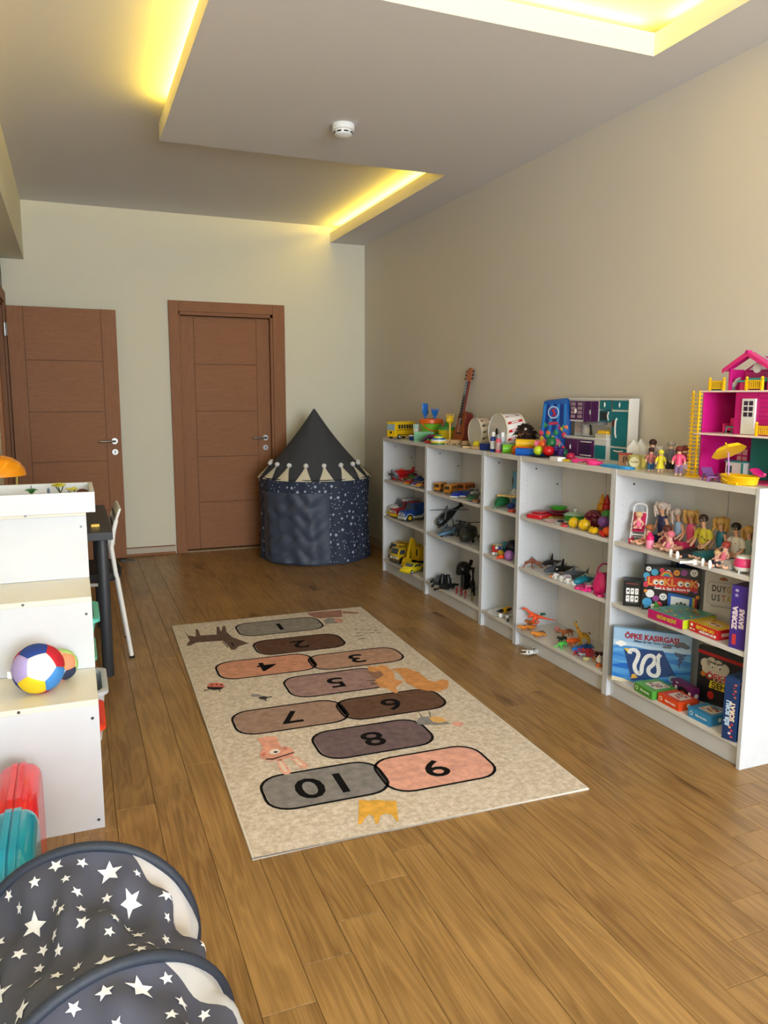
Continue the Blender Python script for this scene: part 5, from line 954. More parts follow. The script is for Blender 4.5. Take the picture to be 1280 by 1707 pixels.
# black toy guns
def gun(label, loc, rx, rz, s, kind='rifle'):
    t = thing('toy_gun', label, 'toy gun', loc, 0, 'black toy guns on the bottom shelf'); t.rotation_euler = (R(rx), 0, R(rz)); B2 = C(20, 20, 22, .4)
    part(t, 'receiver', MB().box(-.07*s, .07*s, -.014*s, .014*s, .06*s, .10*s), B2, .003); part(t, 'barrel', MB().cyl((.07*s, 0, .085*s), (.17*s, 0, .085*s), .008*s, n=10).cyl((.15*s, 0, .085*s), (.18*s, 0, .085*s), .012*s, n=10), B2)
    part(t, 'stock', MB().prism([(-.07*s, .10*s), (-.17*s, .095*s), (-.175*s, .03*s), (-.13*s, .05*s), (-.07*s, .065*s)], -.011*s, .011*s, 'y'), B2, .002); part(t, 'grip', MB().prism([(-.05*s, .062*s), (-.02*s, .062*s), (-.035*s, 0), (-.065*s, 0)], -.010*s, .010*s, 'y'), B2, .002)
    part(t, 'magazine', MB().prism([(.01*s, .062*s), (.045*s, .062*s), (.055*s, .0), (.025*s, -.0)], -.008*s, .008*s, 'y'), B2, .001); part(t, 'sight', MB().cyl((-.03*s, 0, .118*s), (.05*s, 0, .118*s), .011*s, n=12).box(-.01*s, .02*s, -.005*s, .005*s, .098*s, .112*s), B2); return t
gun('black toy rifle lying flat at the left of the bottom shelf', (.10, min(2.720, 2.64), S3+.016), 88, 235, .9)
gun('black toy pistol with a sight at the front left edge', (.04, 2.463, S3+.016), 88, 205, .62)
gun('large black toy rifle propped upright against the shelf back', (.15, 2.402, S3+.0), 0, 250, 1.05).rotation_euler = (R(0), R(-62), R(262))
gun('black toy gun leaning in the corner by the divider', (.11, 2.270, S3+.02), 0, 240, .8).rotation_euler = (R(10), R(-70), R(240))
t = thing('toy_binoculars', 'black toy binoculars before the rifle on the bottom shelf', 'binoculars', (.07, 2.613, S3), 225); 
for s in (-1, 1): part(t, 'tube', MB().tube([(0, s*.024, .0), (0, s*.024, .045), (0, s*.020, .06), (0, s*.020, .075)], [.022, .020, .014, .014], 14), C(20, 20, 22, .4))
part(t, 'bridge', MB().box(-.008, .008, -.02, .02, .02, .05), C(26, 26, 28, .4), .002)
t = thing('toy_mask', 'large round black toy mask on the guns of the bottom shelf', 'toy', (.13, 2.467, S3+.10), 230)
part(t, 'shell', MB().ell((0, 0, .045), (.07, .05, .045), 16), C(18, 18, 20, .35)); part(t, 'strap', MB().tube([(.05, .03, .04), (0, .075, .05), (-.05, .03, .04)], .005, 6), BLACK); part(t, 'filter', MB().cyl((.05, -.01, .03), (.075, -.015, .03), .02, n=14), BLACK); part(t, 'stand_foot', MB().prism([(-.03, -.0995), (.03, -.0995), (.02, .01), (-.02, .01)], -.012, .012, 'y'), BLACK, .002)
def figure(label, x, y, z, h, mat, rz=0, g='small action figures on the bottom shelf', acc=None):
    t = thing('action_figure', label, 'action figure', (x, y, z), rz, g); k = h
    N = [(0, 0, .5, .09), (0, 0, .68, .11), (0, 0, .8, .05), (0, 0, .9, .085)]; E = [(0, 1), (1, 2), (2, 3)]
    for s in (-1, 1):
        i = len(N); N += [(s*.15, 0, .74, .05), (s*.24, -.06, .6, .045), (s*.22, -.18, .52, .04)]; E += [(1, i), (i, i+1), (i+1, i+2)]
        i = len(N); N += [(s*.09, 0, .42, .07), (s*.14, -.05, .22, .055), (s*.15, 0, .05, .05), (s*.15, -.08, .04, .045)]; E += [(0, i), (i, i+1), (i+1, i+2), (i+2, i+3)]
    skinpart(t, 'body', N, E, mat, 1, k)
    part(t, 'helmet', MB().ell((0, .0, .93*k), (.1*k, .1*k, .085*k), 10), acc or mat); part(t, 'belt', MB().lathe([(.125*k, .5*k), (.125*k, .54*k)], n=12, sy=.9), acc or BLACK); return t
figure('red toy figure at the front of the black guns', .03, 2.239, S3, .065, K(140, 24, 30), 250, acc=K(60, 20, 20)); figure('dark red toy figure next to the first red one', .03, 2.297, S3, .06, K(120, 24, 34), 200, acc=K(150, 50, 40)); figure('olive toy figure among the black guns', .04, 2.170, S3, .06, K(110, 100, 50), 260, acc=K(70, 70, 40))
figure('tiny red toy figure beside the pistol', .03, 2.361, S3, .05, K(150, 30, 34), 210)
# --- third bookcase (narrow)
t = box_toy('picture_board', 'light blue picture board leaning in the narrow bookcase', 'board', .20, 2.016, S1, .22, .012, .20, K(110, 170, 206), -90); 
part(t, 'red_badge', MB().box(-.06, -.02, -.0068, -.006, .165, .19), RED); part(t, 'yellow_edge', MB().box(-.11, -.09, -.0072, -.006, .10, .2), K(220, 200, 40)); part(t, 'figure_print', MB().prism([(-.01, .10), (.03, .09), (.05, .15), (.02, .19), (-.02, .16)], -.0068, -.006, 'y'), K(60, 40, 36))
t = thing('domino_tile', 'white card with black dots leaning on the blue board', 'card', (.165, 1.944, S1+.05), 0); t.rotation_euler = (R(-35), R(12), R(-90)); part(t, 'tile', MB().box(-.03, .03, -.004, .004, 0, .09), PW, .002)
for a, c in ((-.012, .02), (.012, .035), (-.008, .055), (.014, .07), (.0, .045)): part(t, 'dot', MB().cyl((a, -.0042, c), (a, -.0046, c), .004, n=8), BLACK)
t = thing('net_pouch', 'green net pouch on the upper shelf of the narrow bookcase', 'pouch', (.08, 1.908, S1), 30); part(t, 'pouch', MB().tube([(-.07, 0, .012), (-.045, 0, .026), (0, 0, .036), (.05, 0, .030), (.07, 0, .02)], [.004, .022, .034, .028, .012], 12, flat=.9), C(20, 110, 60, .7, bump=.4)); part(t, 'cord', MB().tube([(-.07, 0, .012), (-.09, .01, .006), (-.10, -.01, .004)], .002, 5), GRN)
t = thing('puzzle_giraffe', 'yellow spotted wooden puzzle piece on top of the pouch', 'puzzle piece', (.11, 1.891, S1+.062), -50); part(t, 'piece', MB().prism(rrect(0, 0, .13, .035, .016), 0, .010), K(240, 210, 130), .002)
for i in range(6): part(t, 'spot', MB().prism(circ(-.05+i*.02, (-1)**i*.006, .005, n=8), .010, .0105), K(220, 120, 50))
ball('toy_block', 'blue toy lump right of the green pouch', 'toy', .08, 1.799, S1, .024, K(30, 60, 140), sq=.8); box_toy('domino_box', 'small red box at the front right of the narrow upper shelf', 'box', .03, 1.703, S1, .04, .03, .018, K(190, 70, 60), 20)
# puzzle cube
t = thing('puzzle_cube', 'colourful puzzle cube of small squares on the middle shelf', 'puzzle cube', (.06, 1.908, S2), -38); part(t, 'core', MB().box(-.029, .029, -.029, .029, 0, .058), BLACK, .001)
rn = random.Random(11); cc = [K(20, 60, 160), K(200, 30, 30), K(230, 200, 30), PW, K(230, 110, 30), K(30, 140, 70)]
for i in range(3):
    for j in range(3):
        a, z = -.0185+i*.0185, .0105+j*.0185
        part(t, 'tile', MB().box(a-.0082, a+.0082, -.030, -.029, z-.0082, z+.0082), rn.choice(cc[:1]+cc[3:4]+cc[1:2]), .0004); part(t, 'tile', MB().box(.029, .030, a-.0082, a+.0082, z-.0082, z+.0082), rn.choice(cc), .0004); part(t, 'tile', MB().box(-.030, -.029, a-.0082, a+.0082, z-.0082, z+.0082), rn.choice(cc[:2]), .0004); part(t, 'tile', MB().box(a-.0082, a+.0082, z-.029-.0082, z-.029+.0082, .058, .059), rn.choice([cc[2], cc[4], cc[3]]), .0004)
ball('toy_ball', 'teal ball behind the puzzle cube', 'ball', .13, 1.929, S2, .035, K(24, 120, 140)); ball('dark_ball', 'dark navy ball at the back by the divider', 'ball', .14, 1.870, S2, .045, K(20, 26, 50))
t = thing('toy_duck', 'yellow squeaky toy lying before the puzzle cube', 'toy', (.045, 1.840, S2), 70); part(t, 'body', MB().tube([(-.04, 0, .018), (-.01, 0, .022), (.03, 0, .020), (.045, 0, .018)], [.008, .020, .018, .010], 12), K(226, 180, 40)); part(t, 'beak', MB().ell((.05, 0, .016), (.010, .012, .006), 8), ORG)
t = thing('toy_crab', 'orange-red toy crab at the front edge of the narrow middle shelf', 'toy animal', (.02, 1.790, S2), 0); part(t, 'body', MB().ell((0, 0, .014), (.020, .018, .012), 12), K(240, 80, 30))
for s in (-1, 1):
    for i in range(3): part(t, 'leg', MB().tube([(s*.014, -.008+i*.008, .012), (s*.026, -.01+i*.01, .012), (s*.03, -.012+i*.012, 0.002)], .0025, 5), K(240, 80, 30))
ball('pink_ball', 'lilac pink ball at the front right of the narrow middle shelf', 'ball', .04, 1.741, S2, .030, K(170, 110, 180))
# bottom
t = thing('toy_saucer', 'white toy saucer on the bottom shelf of the narrow bookcase', 'plate', (.07, 1.858, S3)); part(t, 'saucer', MB().lathe([(.05, 0), (.085, .008), (.083, .010), (.04, .004), (.001, .004)], n=28), PW); part(t, 'cup_ring', MB().lathe([(.035, .005), (.038, .016), (.034, .016), (.032, .005)], n=24), PW)
t = thing('toy_penguin', 'yellow and black toy bird lying on the white saucer', 'toy animal', (.09, 1.830, S3+.012), 200); part(t, 'body', MB().tube([(-.04, 0, .016), (-.015, 0, .018), (.03, 0, .018), (.06, 0, .014)], [.008, .018, .018, .006], 12), K(224, 170, 20)); part(t, 'head', MB().ell((.055, .0, .02), (.026, .014, .012), 10), BLACK); part(t, 'wing', MB().ell((0, .016, .022), (.03, .005, .010), 8), BLACK)
ball('white_ball', 'small white ball by the front edge of the narrow bottom shelf', 'ball', .02, 1.787, S3, .014, PW); t = thing('black_lever', 'black and white toy part at the front of the narrow bottom shelf', 'toy part', (.03, 1.722, S3), 60); part(t, 'black_bar', MB().box(-.03, .015, -.006, .006, 0, .010), BLACK, .002); part(t, 'white_knob', MB().ell((.028, 0, .013), .013, 10), PW)
# --- fourth bookcase, upper shelf: toy food
t = thing('red_tray', 'red plastic toy tray at the left of the food shelf', 'tray', (.08, 1.494, S1), 25); part(t, 'tray', MB().prism(rrect(0, 0, .15, .10, .02), 0, .022), K(206, 24, 40), .004); part(t, 'fold', MB().prism(rrect(.02, .01, .10, .07, .02), .022, .030), K(180, 20, 36), .003)
gp = 'toy plates and dishes'
def dish(label, x, y, z, r, m, h=.012): t = thing('toy_dish', label, 'toy plate', (x, y, z), 0, gp); part(t, 'dish', MB().lathe([(r*.7, 0), (r, h), (r*.96, h), (r*.66, h*.3), (.001, h*.3)], n=26), m); part(t, 'foot_ring', MB().lathe([(r*.66, 0), (r*.7, .002)], n=20), m); return t
dish('yellow toy plate at the bottom of the stack', .17, 1.453, S1+.0, .062, K(230, 180, 40)); dish('maroon toy plate in the middle of the stack', .17, 1.453, S1+.013, .060, K(130, 26, 60), .016); dish('pinkish red toy plate in the stack under the green dish', .17, 1.453, S1+.030, .054, K(180, 40, 70)); dish('green toy dish on top of the plate stack', .165, 1.453, S1+.043, .048, K(70, 180, 50), .016)
t = thing('toy_pot', 'green toy pot with a clear lid and a handle', 'toy pot', (.16, 1.298, S1), -55); part(t, 'pot', MB().lathe([(.048, 0), (.054, .02), (.056, .034), (.06, .036)], n=28), K(70, 170, 60)); part(t, 'lid', MB().lathe([(.058, .037), (.045, .046), (.02, .052), (.001, .053)], n=28), K(170, 206, 180)); part(t, 'lid_knob', MB().cyl((0, 0, .052), (0, 0, .068), .007, .010, 10), PW); part(t, 'handle', MB().box(.055, .125, -.018, .018, .012, .036), K(70, 170, 60), .006)
dish('light green toy plate at the front of the food shelf', .08, 1.431, S1, .036, K(190, 214, 120), .008); dish('white and pink toy plate before the stack', .045, 1.335, S1, .045, C(236, 190, 190, .3), .010); dish('white toy plate with blue pattern', .06, 1.276, S1, .038, PW, .010); dish('small navy toy saucer on the patterned plate', .055, 1.270, S1+.011, .020, K(30, 40, 90), .006); dish('yellow green toy plate behind the lemons', .10, 1.276, S1, .045, K(190, 200, 60), .009)
box_toy('toy_spatula', 'flat red toy piece before the yellow corn cobs', 'toy', .035, 1.214, S1, .085, .03, .010, K(206, 24, 40), 60, .004)
gp = 'toy fruit and vegetables'
def ribbed(name, label, x, y, z, r, m, sq=1, n=8):
    t = thing(name, label, 'toy food', (x, y, z), 0, gp); vs = []; b = MB(); P = 32
    rings = [(math.sin(PI*i/12), math.cos(PI*i/12)) for i in range(1, 12)]
    for s_, c_ in rings:
        for j in range(P):
            a = 2*PI*j/P; q = r*s_*(1+.08*math.cos(n*a)); vs.append((q*math.cos(a), q*math.sin(a), r*sq*(1+c_)))
    fs = [(i*P+j, (i+1)*P+j, (i+1)*P+(j+1) % P, i*P+(j+1) % P) for i in range(10) for j in range(P)]+[tuple(range(P)), tuple(10*P+j for j in range(P))[::-1]]
    part(t, 'flesh', b.add(vs, fs), m); part(t, 'stem', MB().cyl((0, 0, r*sq*1.95), (0, 0, r*sq*2.2), r*.1, n=8), m); return t
YG = K(234, 190, 20)
ribbed('toy_melon', 'ribbed yellow toy melon, left of two', .045, 1.146, S1, .026, YG); ribbed('toy_melon', 'ribbed yellow toy melon, right of two', .045, 1.061, S1, .028, YG)
t = thing('toy_corn', 'small knobbly yellow toy cob at the shelf edge', 'toy food', (.025, 0.962, S1), 0, gp); b = MB(); rn = random.Random(5)
for i in range(30): a = rn.uniform(0, 2*PI); z = rn.uniform(-.6, 1); b.ell((.018*math.cos(a)*(1-z*z*.5), .022*math.sin(a)*(1-z*z*.5), .018+.012*z), .006, 6)
part(t, 'kernel', b, YG, kind='stuff'); part(t, 'cob', MB().ell((0, 0, .017), (.018, .022, .016), 10), YG)
t = thing('toy_grapes', 'large dark red bunch of toy grapes between melons and bottles', 'toy food', (.11, 1.072, S1), 0, gp); b = MB()
for i in range(46): a = rn.uniform(0, 2*PI); z = rn.uniform(-.7, 1); q = math.sqrt(max(0, 1-z*z)); b.ell((.036*math.cos(a)*q, .044*math.sin(a)*q, .048+.038*z), .012, 7)
part(t, 'grape', b, K(110, 14, 40), kind='stuff'); part(t, 'cluster_core', MB().ell((0, 0, .046), (.034, .042, .042), 10), K(90, 10, 34))
def sauce(label, x, y, m, l): t = thing('sauce_bottle', label, 'toy bottle', (x, y, S1), 0, gp); part(t, 'body', MB().lathe([(.026, 0), (.028, .02), (.024, .06), (.027, .095), (.024, .115), (.014, .122)], n=20), m); part(t, 'nozzle', MB().lathe([(.016, .122), (.014, .135), (.006, .158), (.004, .165)], n=16), m); part(t, 'paper_label', MB().lathe([(.0275, .03), (.0252, .06), (.0275, .088)], n=20), l)
sauce('yellow toy mustard bottle', .19, 1.118, K(226, 160, 20), K(196, 130, 30)); sauce('red toy ketchup bottle', .20, 1.093, K(200, 20, 24), K(160, 20, 24))
ball('toy_aubergine', 'purple toy aubergine by the divider', 'toy food', .07, 0.947, S1+.03, .028, K(130, 80, 160), gp, 1); ball('toy_lettuce', 'green toy ball fruit above the aubergine', 'toy food', .11, 0.978, S1+.058, .026, K(70, 150, 60), gp)
t = thing('toy_chilli', 'long red toy pepper at the front edge', 'toy food', (.025, 0.899, S1), 65, gp); part(t, 'flesh', MB().tube([(-.045, 0, .005), (-.02, 0, .011), (.02, 0, .014), (.035, .0, .014)], [.002, .009, .013, .010], 12), K(214, 24, 30)); part(t, 'stem', MB().tube([(.035, 0, .016), (.045, .004, .018)], [.003, .002], 6), GRN)
ball('toy_tangerine', 'orange toy fruit in the corner by the divider', 'toy food', .04, 0.879, S1+.003, .022, K(240, 90, 20), gp)
# middle shelf: sea animals
GR2, GR3 = K(74, 80, 88), K(96, 104, 112)
t = thing('toy_octopus', 'brown toy octopus with spread arms at the left of the shelf', 'toy animal', (.08, 1.556, S2), 0, 'sea animals on the middle shelf')
N = [(0, 0, .03, .014), (0, .012, .044, .012)]; E = [(0, 1)]
for i in range(8):
    a = i*PI/4; j = len(N); N += [(.022*math.cos(a), .022*math.sin(a), .026, .006), (.05*math.cos(a+.1), .05*math.sin(a+.1), .018, .0045), (.078*math.cos(a+.25), .078*math.sin(a+.25), .004, .0035)]; E += [(0, j), (j, j+1), (j+1, j+2)]
skinpart(t, 'body', N, E, K(150, 84, 60)); part(t, 'eyes', MB().ell((-.010, -.002, .050), .003, 6).ell((-.004, .0, .054), .003, 6), EYE)
fish('toy_orca', 'black toy orca with a tall fin, leftmost of the sea animals', .19, 1.534, S2, 190, .15, K(40, 36, 40), PW, .22); fish('toy_orca', 'black and white toy orca behind the grey sharks', .15, 1.373, S2, 190, .17, K(24, 24, 28), PW, .20, patch=PW)
fish('toy_shark', 'dark grey toy shark, front one of two', .10, 1.378, S2, 195, .17, GR2, K(170, 172, 170), .10, True); fish('toy_shark', 'grey toy shark with its tail raised, right of the orcas', .12, 1.235, S2, 188, .185, GR3, K(160, 164, 166), .12, True)
fish('toy_fish', 'flat orange toy fish at the shelf front', .05, 1.292, S2, 200, .11, K(230, 140, 80), None, .03, fat=.10); fish('toy_whale', 'turquoise toy whale near the pink toys', .09, 1.102, S2, 190, .15, K(20, 130, 150), K(60, 160, 170), .02, fat=.17)
gp = 'small white toy teacups'
for i, (x, y) in enumerate(((.03, 1.257), (.028, 1.202), (.026, 1.147), (.03, 1.102))):
    t = thing('toy_teacup', ['white toy teacup, first from the octopus', 'white toy teacup, second from the octopus', 'white toy teacup, third from the octopus', 'white toy teacup, nearest the pink tray'][i], 'toy cup', (x, y, S2), 0, gp); part(t, 'cup', MB().lathe([(.010, 0), (.014, .008), (.017, .026), (.0155, .026), (.012, .008), (.001, .004)], n=18), PW); part(t, 'handle', MB().tube([(-.015, .0, .020), (-.024, 0, .016), (-.022, 0, .008), (-.013, 0, .008)], .002, 5), PW)
t = thing('toy_rack', 'white plastic toy rack behind the teacups', 'toy rack', (.065, 1.213, S2), 60); b = MB()
for i in range(6): b.tube([(-.05+i*.02, -.02, .0), (-.05+i*.02, -.015, .03), (-.05+i*.02, .015, .03), (-.05+i*.02, .02, .0)], .002, 5)
part(t, 'wire', b, C(236, 214, 214, .4)); part(t, 'rail', MB().tube([(-.05, -.02, .002), (.05, -.02, .002)], .002, 5).tube([(-.05, .02, .002), (.05, .02, .002)], .002, 5), PW)
t = thing('pink_tray', 'bright pink toy vanity tray at the shelf front', 'toy', (.06, 1.050, S2), 30); part(t, 'tray', MB().prism(rrect(0, 0, .14, .07, .02), 0, .012), MG, .003)
t = thing('toy_phone', 'grey keypad toy phone on the pink tray', 'toy phone', (.065, 1.034, S2+.013), 60); part(t, 'case', MB().box(-.035, .035, -.02, .02, 0, .010), K(226, 110, 160), .003); part(t, 'keypad', MB().box(-.028, .028, -.015, .015, .010, .011), K(110, 110, 110))
for i in range(4):
    for j in range(3): part(t, 'key', MB().box(-.024+i*.013, -.015+i*.013, -.012+j*.009, -.006+j*.009, .011, .0125), K(170, 170, 170))
t = thing('toy_flower', 'hot pink plastic flower piece lying at the shelf edge', 'toy', (.018, 0.989, S2), 0); b = MB()
for i in range(5): b.ell((.018*math.cos(i*2*PI/5), .018*math.sin(i*2*PI/5), .008), (.012, .012, .007), 8)
part(t, 'petal', b, K(255, 40, 150)); part(t, 'centre', MB().ell((0, 0, .012), .008, 8), PINK)
t = thing('toy_purse', 'clear pink toy basket with an arched handle by the divider', 'toy basket', (.13, 1.004, S2), 0); PKT = C(240, 80, 150, .2, trans=.35)
part(t, 'basket', MB().lathe([(.032, 0), (.042, .03), (.046, .075), (.042, .075), (.036, .03), (.03, .004)], n=22, sy=.45), PKT); part(t, 'handle', MB().tube([(.04*math.cos(a), .0, .075+.05*math.sin(a)) for a in [PI*i/10 for i in range(11)]], .004, 6), PKT)
t = thing('pink_sack', 'crumpled bright pink toy bag in front of the clear basket', 'toy bag', (.07, 0.958, S2), 0); part(t, 'bag', MB().tube([(0, 0, .0), (0, 0, .02), (.004, 0, .05), (.008, 0, .085), (.0, 0, .09)], [.036, .042, .040, .026, .016], 12, flat=.6), C(244, 50, 140, .35, bump=.6))
box_toy('pink_comb', 'flat dark pink toy comb at the near edge of the middle shelf', 'toy comb', .025, 0.901, S2, .07, .035, .010, K(214, 20, 110), 70, .004)
# bottom shelf: dinosaurs and animals
DO = K(246, 84, 30)
def dino(label, x, y, z, rz, L, mat, g='toy dinosaurs'):
    t = thing('toy_dinosaur', label, 'toy animal', (x, y, z), rz, g)
    N = [(0, 0, .40, .11), (.18, 0, .50, .10), (.34, 0, .62, .06), (.44, 0, .74, .055), (.54, 0, .76, .065), (.66, 0, .73, .045), (-.2, 0, .38, .085), (-.45, 0, .32, .05), (-.72, 0, .28, .03), (-.98, 0, .27, .012)]
    E = [(0, 1), (1, 2), (2, 3), (3, 4), (4, 5), (0, 6), (6, 7), (7, 8), (8, 9)]
    for s in (-1, 1):
        f = .10*s
        i = len(N); N += [(-.02+f, s*.10, .32, .08), (.08+f, s*.13, .20, .055), (-.06+f, s*.13, .10, .035), (-.02+f, s*.13, .025, .03), (.08+f, s*.13, .02, .028)]; E += [(0, i), (i, i+1), (i+1, i+2), (i+2, i+3), (i+3, i+4)]
        i = len(N); N += [(.24, s*.10, .44, .04), (.33, s*.11, .36, .028), (.40, s*.11, .40, .02)]; E += [(1, i), (i, i+1), (i+1, i+2)]
    skinpart(t, 'body', N, E, mat, 1, L); e = MB()
    for s in (-1, 1): e.ell((.56*L, s*.055*L, .79*L), .014*L, 6)
    part(t, 'eyes', e, EYE); return t
dino('bright orange toy dinosaur with a long tail, standing', .08, 1.508, S3+.03, 188-0, .118, DO).rotation_euler = (0, 0, R(150))
TG = K(224, 140, 50)
animal('toy_tiger', 'orange toy tiger crouching at the front left corner', 'toy animal', .02, 1.521, S3, 190, .062, TG, leg=.16, head=.15, fat=.2, tail=.2, spots=C(60, 30, 20, .6), group='toy tigers under the orange dinosaur')
animal('toy_tiger', 'orange toy tiger crouching under the dinosaur', 'toy animal', .06, 1.517, S3, 195, .058, TG, leg=.16, head=.15, fat=.2, tail=.2, spots=C(60, 30, 20, .6), group='toy tigers under the orange dinosaur')
animal('toy_tiger', 'orange toy tiger at the shelf edge below the tail of the dinosaur', 'toy animal', .025, 1.385, S3, 188, .07, TG, leg=.16, head=.15, fat=.2, tail=.2, spots=C(60, 30, 20, .6), group='toy tigers under the orange dinosaur')
animal('toy_tiger', 'striped toy tiger standing under the orange dinosaur body', 'toy animal', .10, 1.579, S3, 190, .06, K(200, 110, 40), leg=.25, head=.14, fat=.2, spots=C(60, 30, 20, .6), group='toy tigers under the orange dinosaur')
t = thing('toy_cactus', 'small green toy plant behind the orange dinosaur', 'toy plant', (.17, 1.591, S3), 0)
part(t, 'stem', MB().cyl((0, 0, 0), (0, 0, .07), .006, n=8), GRN); b = MB()
for i in range(6): a = i*PI/3; b.tube([(0, 0, .05), (.018*math.cos(a), .018*math.sin(a), .065), (.03*math.cos(a), .03*math.sin(a), .06)], [.003, .007, .002], 6)
part(t, 'leaf', b, K(30, 110, 70))
ball('pink_bead', 'small pink ball left of the striped tigers', 'ball', .17, 1.430, S3, .017, K(220, 150, 150))
animal('toy_tiger', 'striped toy tiger standing behind the orange triceratops', 'toy animal', .16, 1.332, S3, 190, .075, K(196, 110, 60), leg=.34, head=.12, spots=C(50, 26, 20, .6), group='striped toy tigers')
animal('toy_triceratops', 'orange horned toy dinosaur lying in the middle', 'toy animal', .11, 1.192, S3, 195, .08, K(236, 100, 30), leg=.28, head=.15, neck=(.12, .02), fat=.2, horn=K(240, 200, 160), group='toy dinosaurs')
animal('toy_triceratops', 'dark toy dinosaur beside the green one', 'toy animal', .09, 1.269, S3, 205, .06, K(30, 44, 40), leg=.28, head=.13, fat=.18, group='toy dinosaurs')
t = animal('toy_stegosaurus', 'bright green spiky toy dinosaur at the shelf front', 'toy animal', .04, 1.197, S3, 200, .058, K(100, 220, 90), leg=.26, head=.10, neck=(.14, .0), fat=.19, group='toy dinosaurs')
for i in range(7): part(t, 'back_plate', MB().add([tuple(.58*q for q in v) for v in ((-.042+i*.012, -.002, .044), (-.030+i*.012, -.002, .044), (-.036+i*.012, 0, .062), (-.042+i*.012, .002, .044), (-.030+i*.012, .002, .044))], [(0, 1, 2), (4, 3, 2), (0, 2, 3), (1, 4, 2)]), K(70, 180, 70))
for s in (-1, 1): part(t, 'toe', MB().tube([(.018, s*.012, .012), (.03, s*.021, .007), (.036, s*.027, .0)], [.0035, .0035, .002], 6), K(100, 220, 90))
# giraffe
t = thing('toy_giraffe', 'toy giraffe with brown patches and raised head', 'toy animal', (.16, 1.172, S3), 170)
N = [(0, 0, .085, .021), (.035, 0, .095, .020), (.055, 0, .125, .012), (.070, 0, .165, .009), (.080, 0, .190, .011), (.102, 0, .184, .007), (-.03, 0, .082, .016), (-.045, 0, .06, .003)]; E = [(0, 1), (1, 2), (2, 3), (3, 4), (4, 5), (0, 6), (6, 7)]
for s in (-1, 1):
    i = len(N); N += [(.038, s*.014, .07, .008), (.036, s*.015, .035, .006), (.036, s*.015, .005, .007)]; E += [(1, i), (i, i+1), (i+1, i+2)]
    i = len(N); N += [(-.03, s*.014, .065, .009), (-.036, s*.015, .035, .006), (-.032, s*.015, .005, .007)]; E += [(6, i), (i, i+1), (i+1, i+2)]
skinpart(t, 'body', N, E, K(222, 170, 50)); t.scale = (.66, .66, .66); b = MB(); rn = random.Random(8)
for i in range(34):
    f = rn.random()
    if f < .45: c_ = Vector((rn.uniform(-.04, .045), 0, .09)); q = .0205
    else: u = rn.random(); c_ = Vector((.05, 0, .115)).lerp(Vector((.078, 0, .18)), u); q = .0125-.003*u
    a = rn.uniform(0, 2*PI); b.ell((c_.x, c_.y+q*math.cos(a), c_.z+q*math.sin(a)*.9), (.006, .003, .005), 6)
part(t, 'patches', b, K(150, 50, 30)); part(t, 'horns', MB().cyl((.078, .005, .198), (.077, .006, .212), .002, n=6).cyl((.078, -.005, .198), (.077, -.006, .212), .002, n=6), K(120, 60, 30)); part(t, 'eyes', MB().ell((.09, .009, .190), .0025, 6).ell((.09, -.009, .190), .0025, 6), EYE)
t = animal('toy_sea_dragon', 'blue spotted toy dinosaur lying across the shelf', 'toy animal', .08, 1.080, S3, 195, .12, K(30, 110, 190), leg=.18, head=.09, neck=(.12, -.02), fat=.13, tail=.3, spots=K(20, 60, 130), group='toy dinosaurs')
def fence(label, x, y, rz, n):
    t = thing('toy_fence', label, 'toy fence', (x, y, S3), rz, 'red toy fences'); M2 = K(180, 24, 50)
    for i in range(n+1): part(t, 'post', MB().box(i*.022-.002, i*.022+.002, -.002, .002, 0, .046), M2, .0005)
    for z in (.012, .025, .038): part(t, 'rail', MB().box(0, n*.022, -.001, .001, z-.002, z+.002), M2)
    for i in range(n): part(t, 'brace', MB().tube([(i*.022, 0, .012), (i*.022+.022, 0, .038)], .0016, 4), M2)
fence('red toy fence standing before the blue dinosaur', .02, 1.066, -40, 3); fence('red toy fence by the near divider', .075, 1.019, -75, 3); fence('red toy fence leaning between the other two', .05, 1.043, -30, 2)
animal('toy_goat', 'small grey and white toy goat by the red fence', 'toy animal', .03, 1.016, S3, 200, .04, C(180, 180, 186, .5), leg=.45, head=.13, neck=(.12, .16), fat=.2, spots=BLACK, group='small farm animals'); animal('toy_lamb', 'small pale yellow toy lamb at the shelf front', 'toy animal', .015, 0.961, S3, 200, .036, C(206, 200, 130, .5), leg=.45, head=.14, neck=(.12, .14), fat=.22, group='small farm animals')
animal('toy_cow', 'black and white toy cow by the near divider', 'toy animal', .10, 0.968, S3, 200, .06, C(30, 28, 28, .5), leg=.42, head=.13, neck=(.14, .12), fat=.2, spots=PW, group='small farm animals'); animal('toy_dog', 'small orange and white toy dog left of the cow', 'toy animal', .06, 0.956, S3, 230, .04, K(200, 120, 60), leg=.45, head=.15, neck=(.12, .18), fat=.18, group='small farm animals')
t = thing('toy_hen', 'white toy hen at the near end of the bottom shelf', 'toy animal', (.04, 0.893, S3), 230, 'small farm animals'); part(t, 'body', MB().tube([(.02, 0, .058), (.012, 0, .05), (.004, 0, .036), (-.012, 0, .03), (-.03, 0, .042)], [.006, .009, .016, .018, .005], 10), PW); part(t, 'comb', MB().ell((.018, 0, .067), (.008, .002, .005), 6), RED); part(t, 'base', MB().lathe([(.018, 0), (.016, .006), (.004, .02)], n=12), K(220, 110, 40)); part(t, 'beak', MB().cyl((.024, 0, .058), (.033, 0, .056), .003, .0005, 6), YELW)
animal('toy_zebra', 'black and white toy zebra lying on the floor before the bookcases', 'toy animal', *(-0.012, 1.444), 0, 10, .085, C(226, 226, 222, .5), leg=.45, head=.10, neck=(.14, .10), fat=.17, lying=True, spots=BLACK)
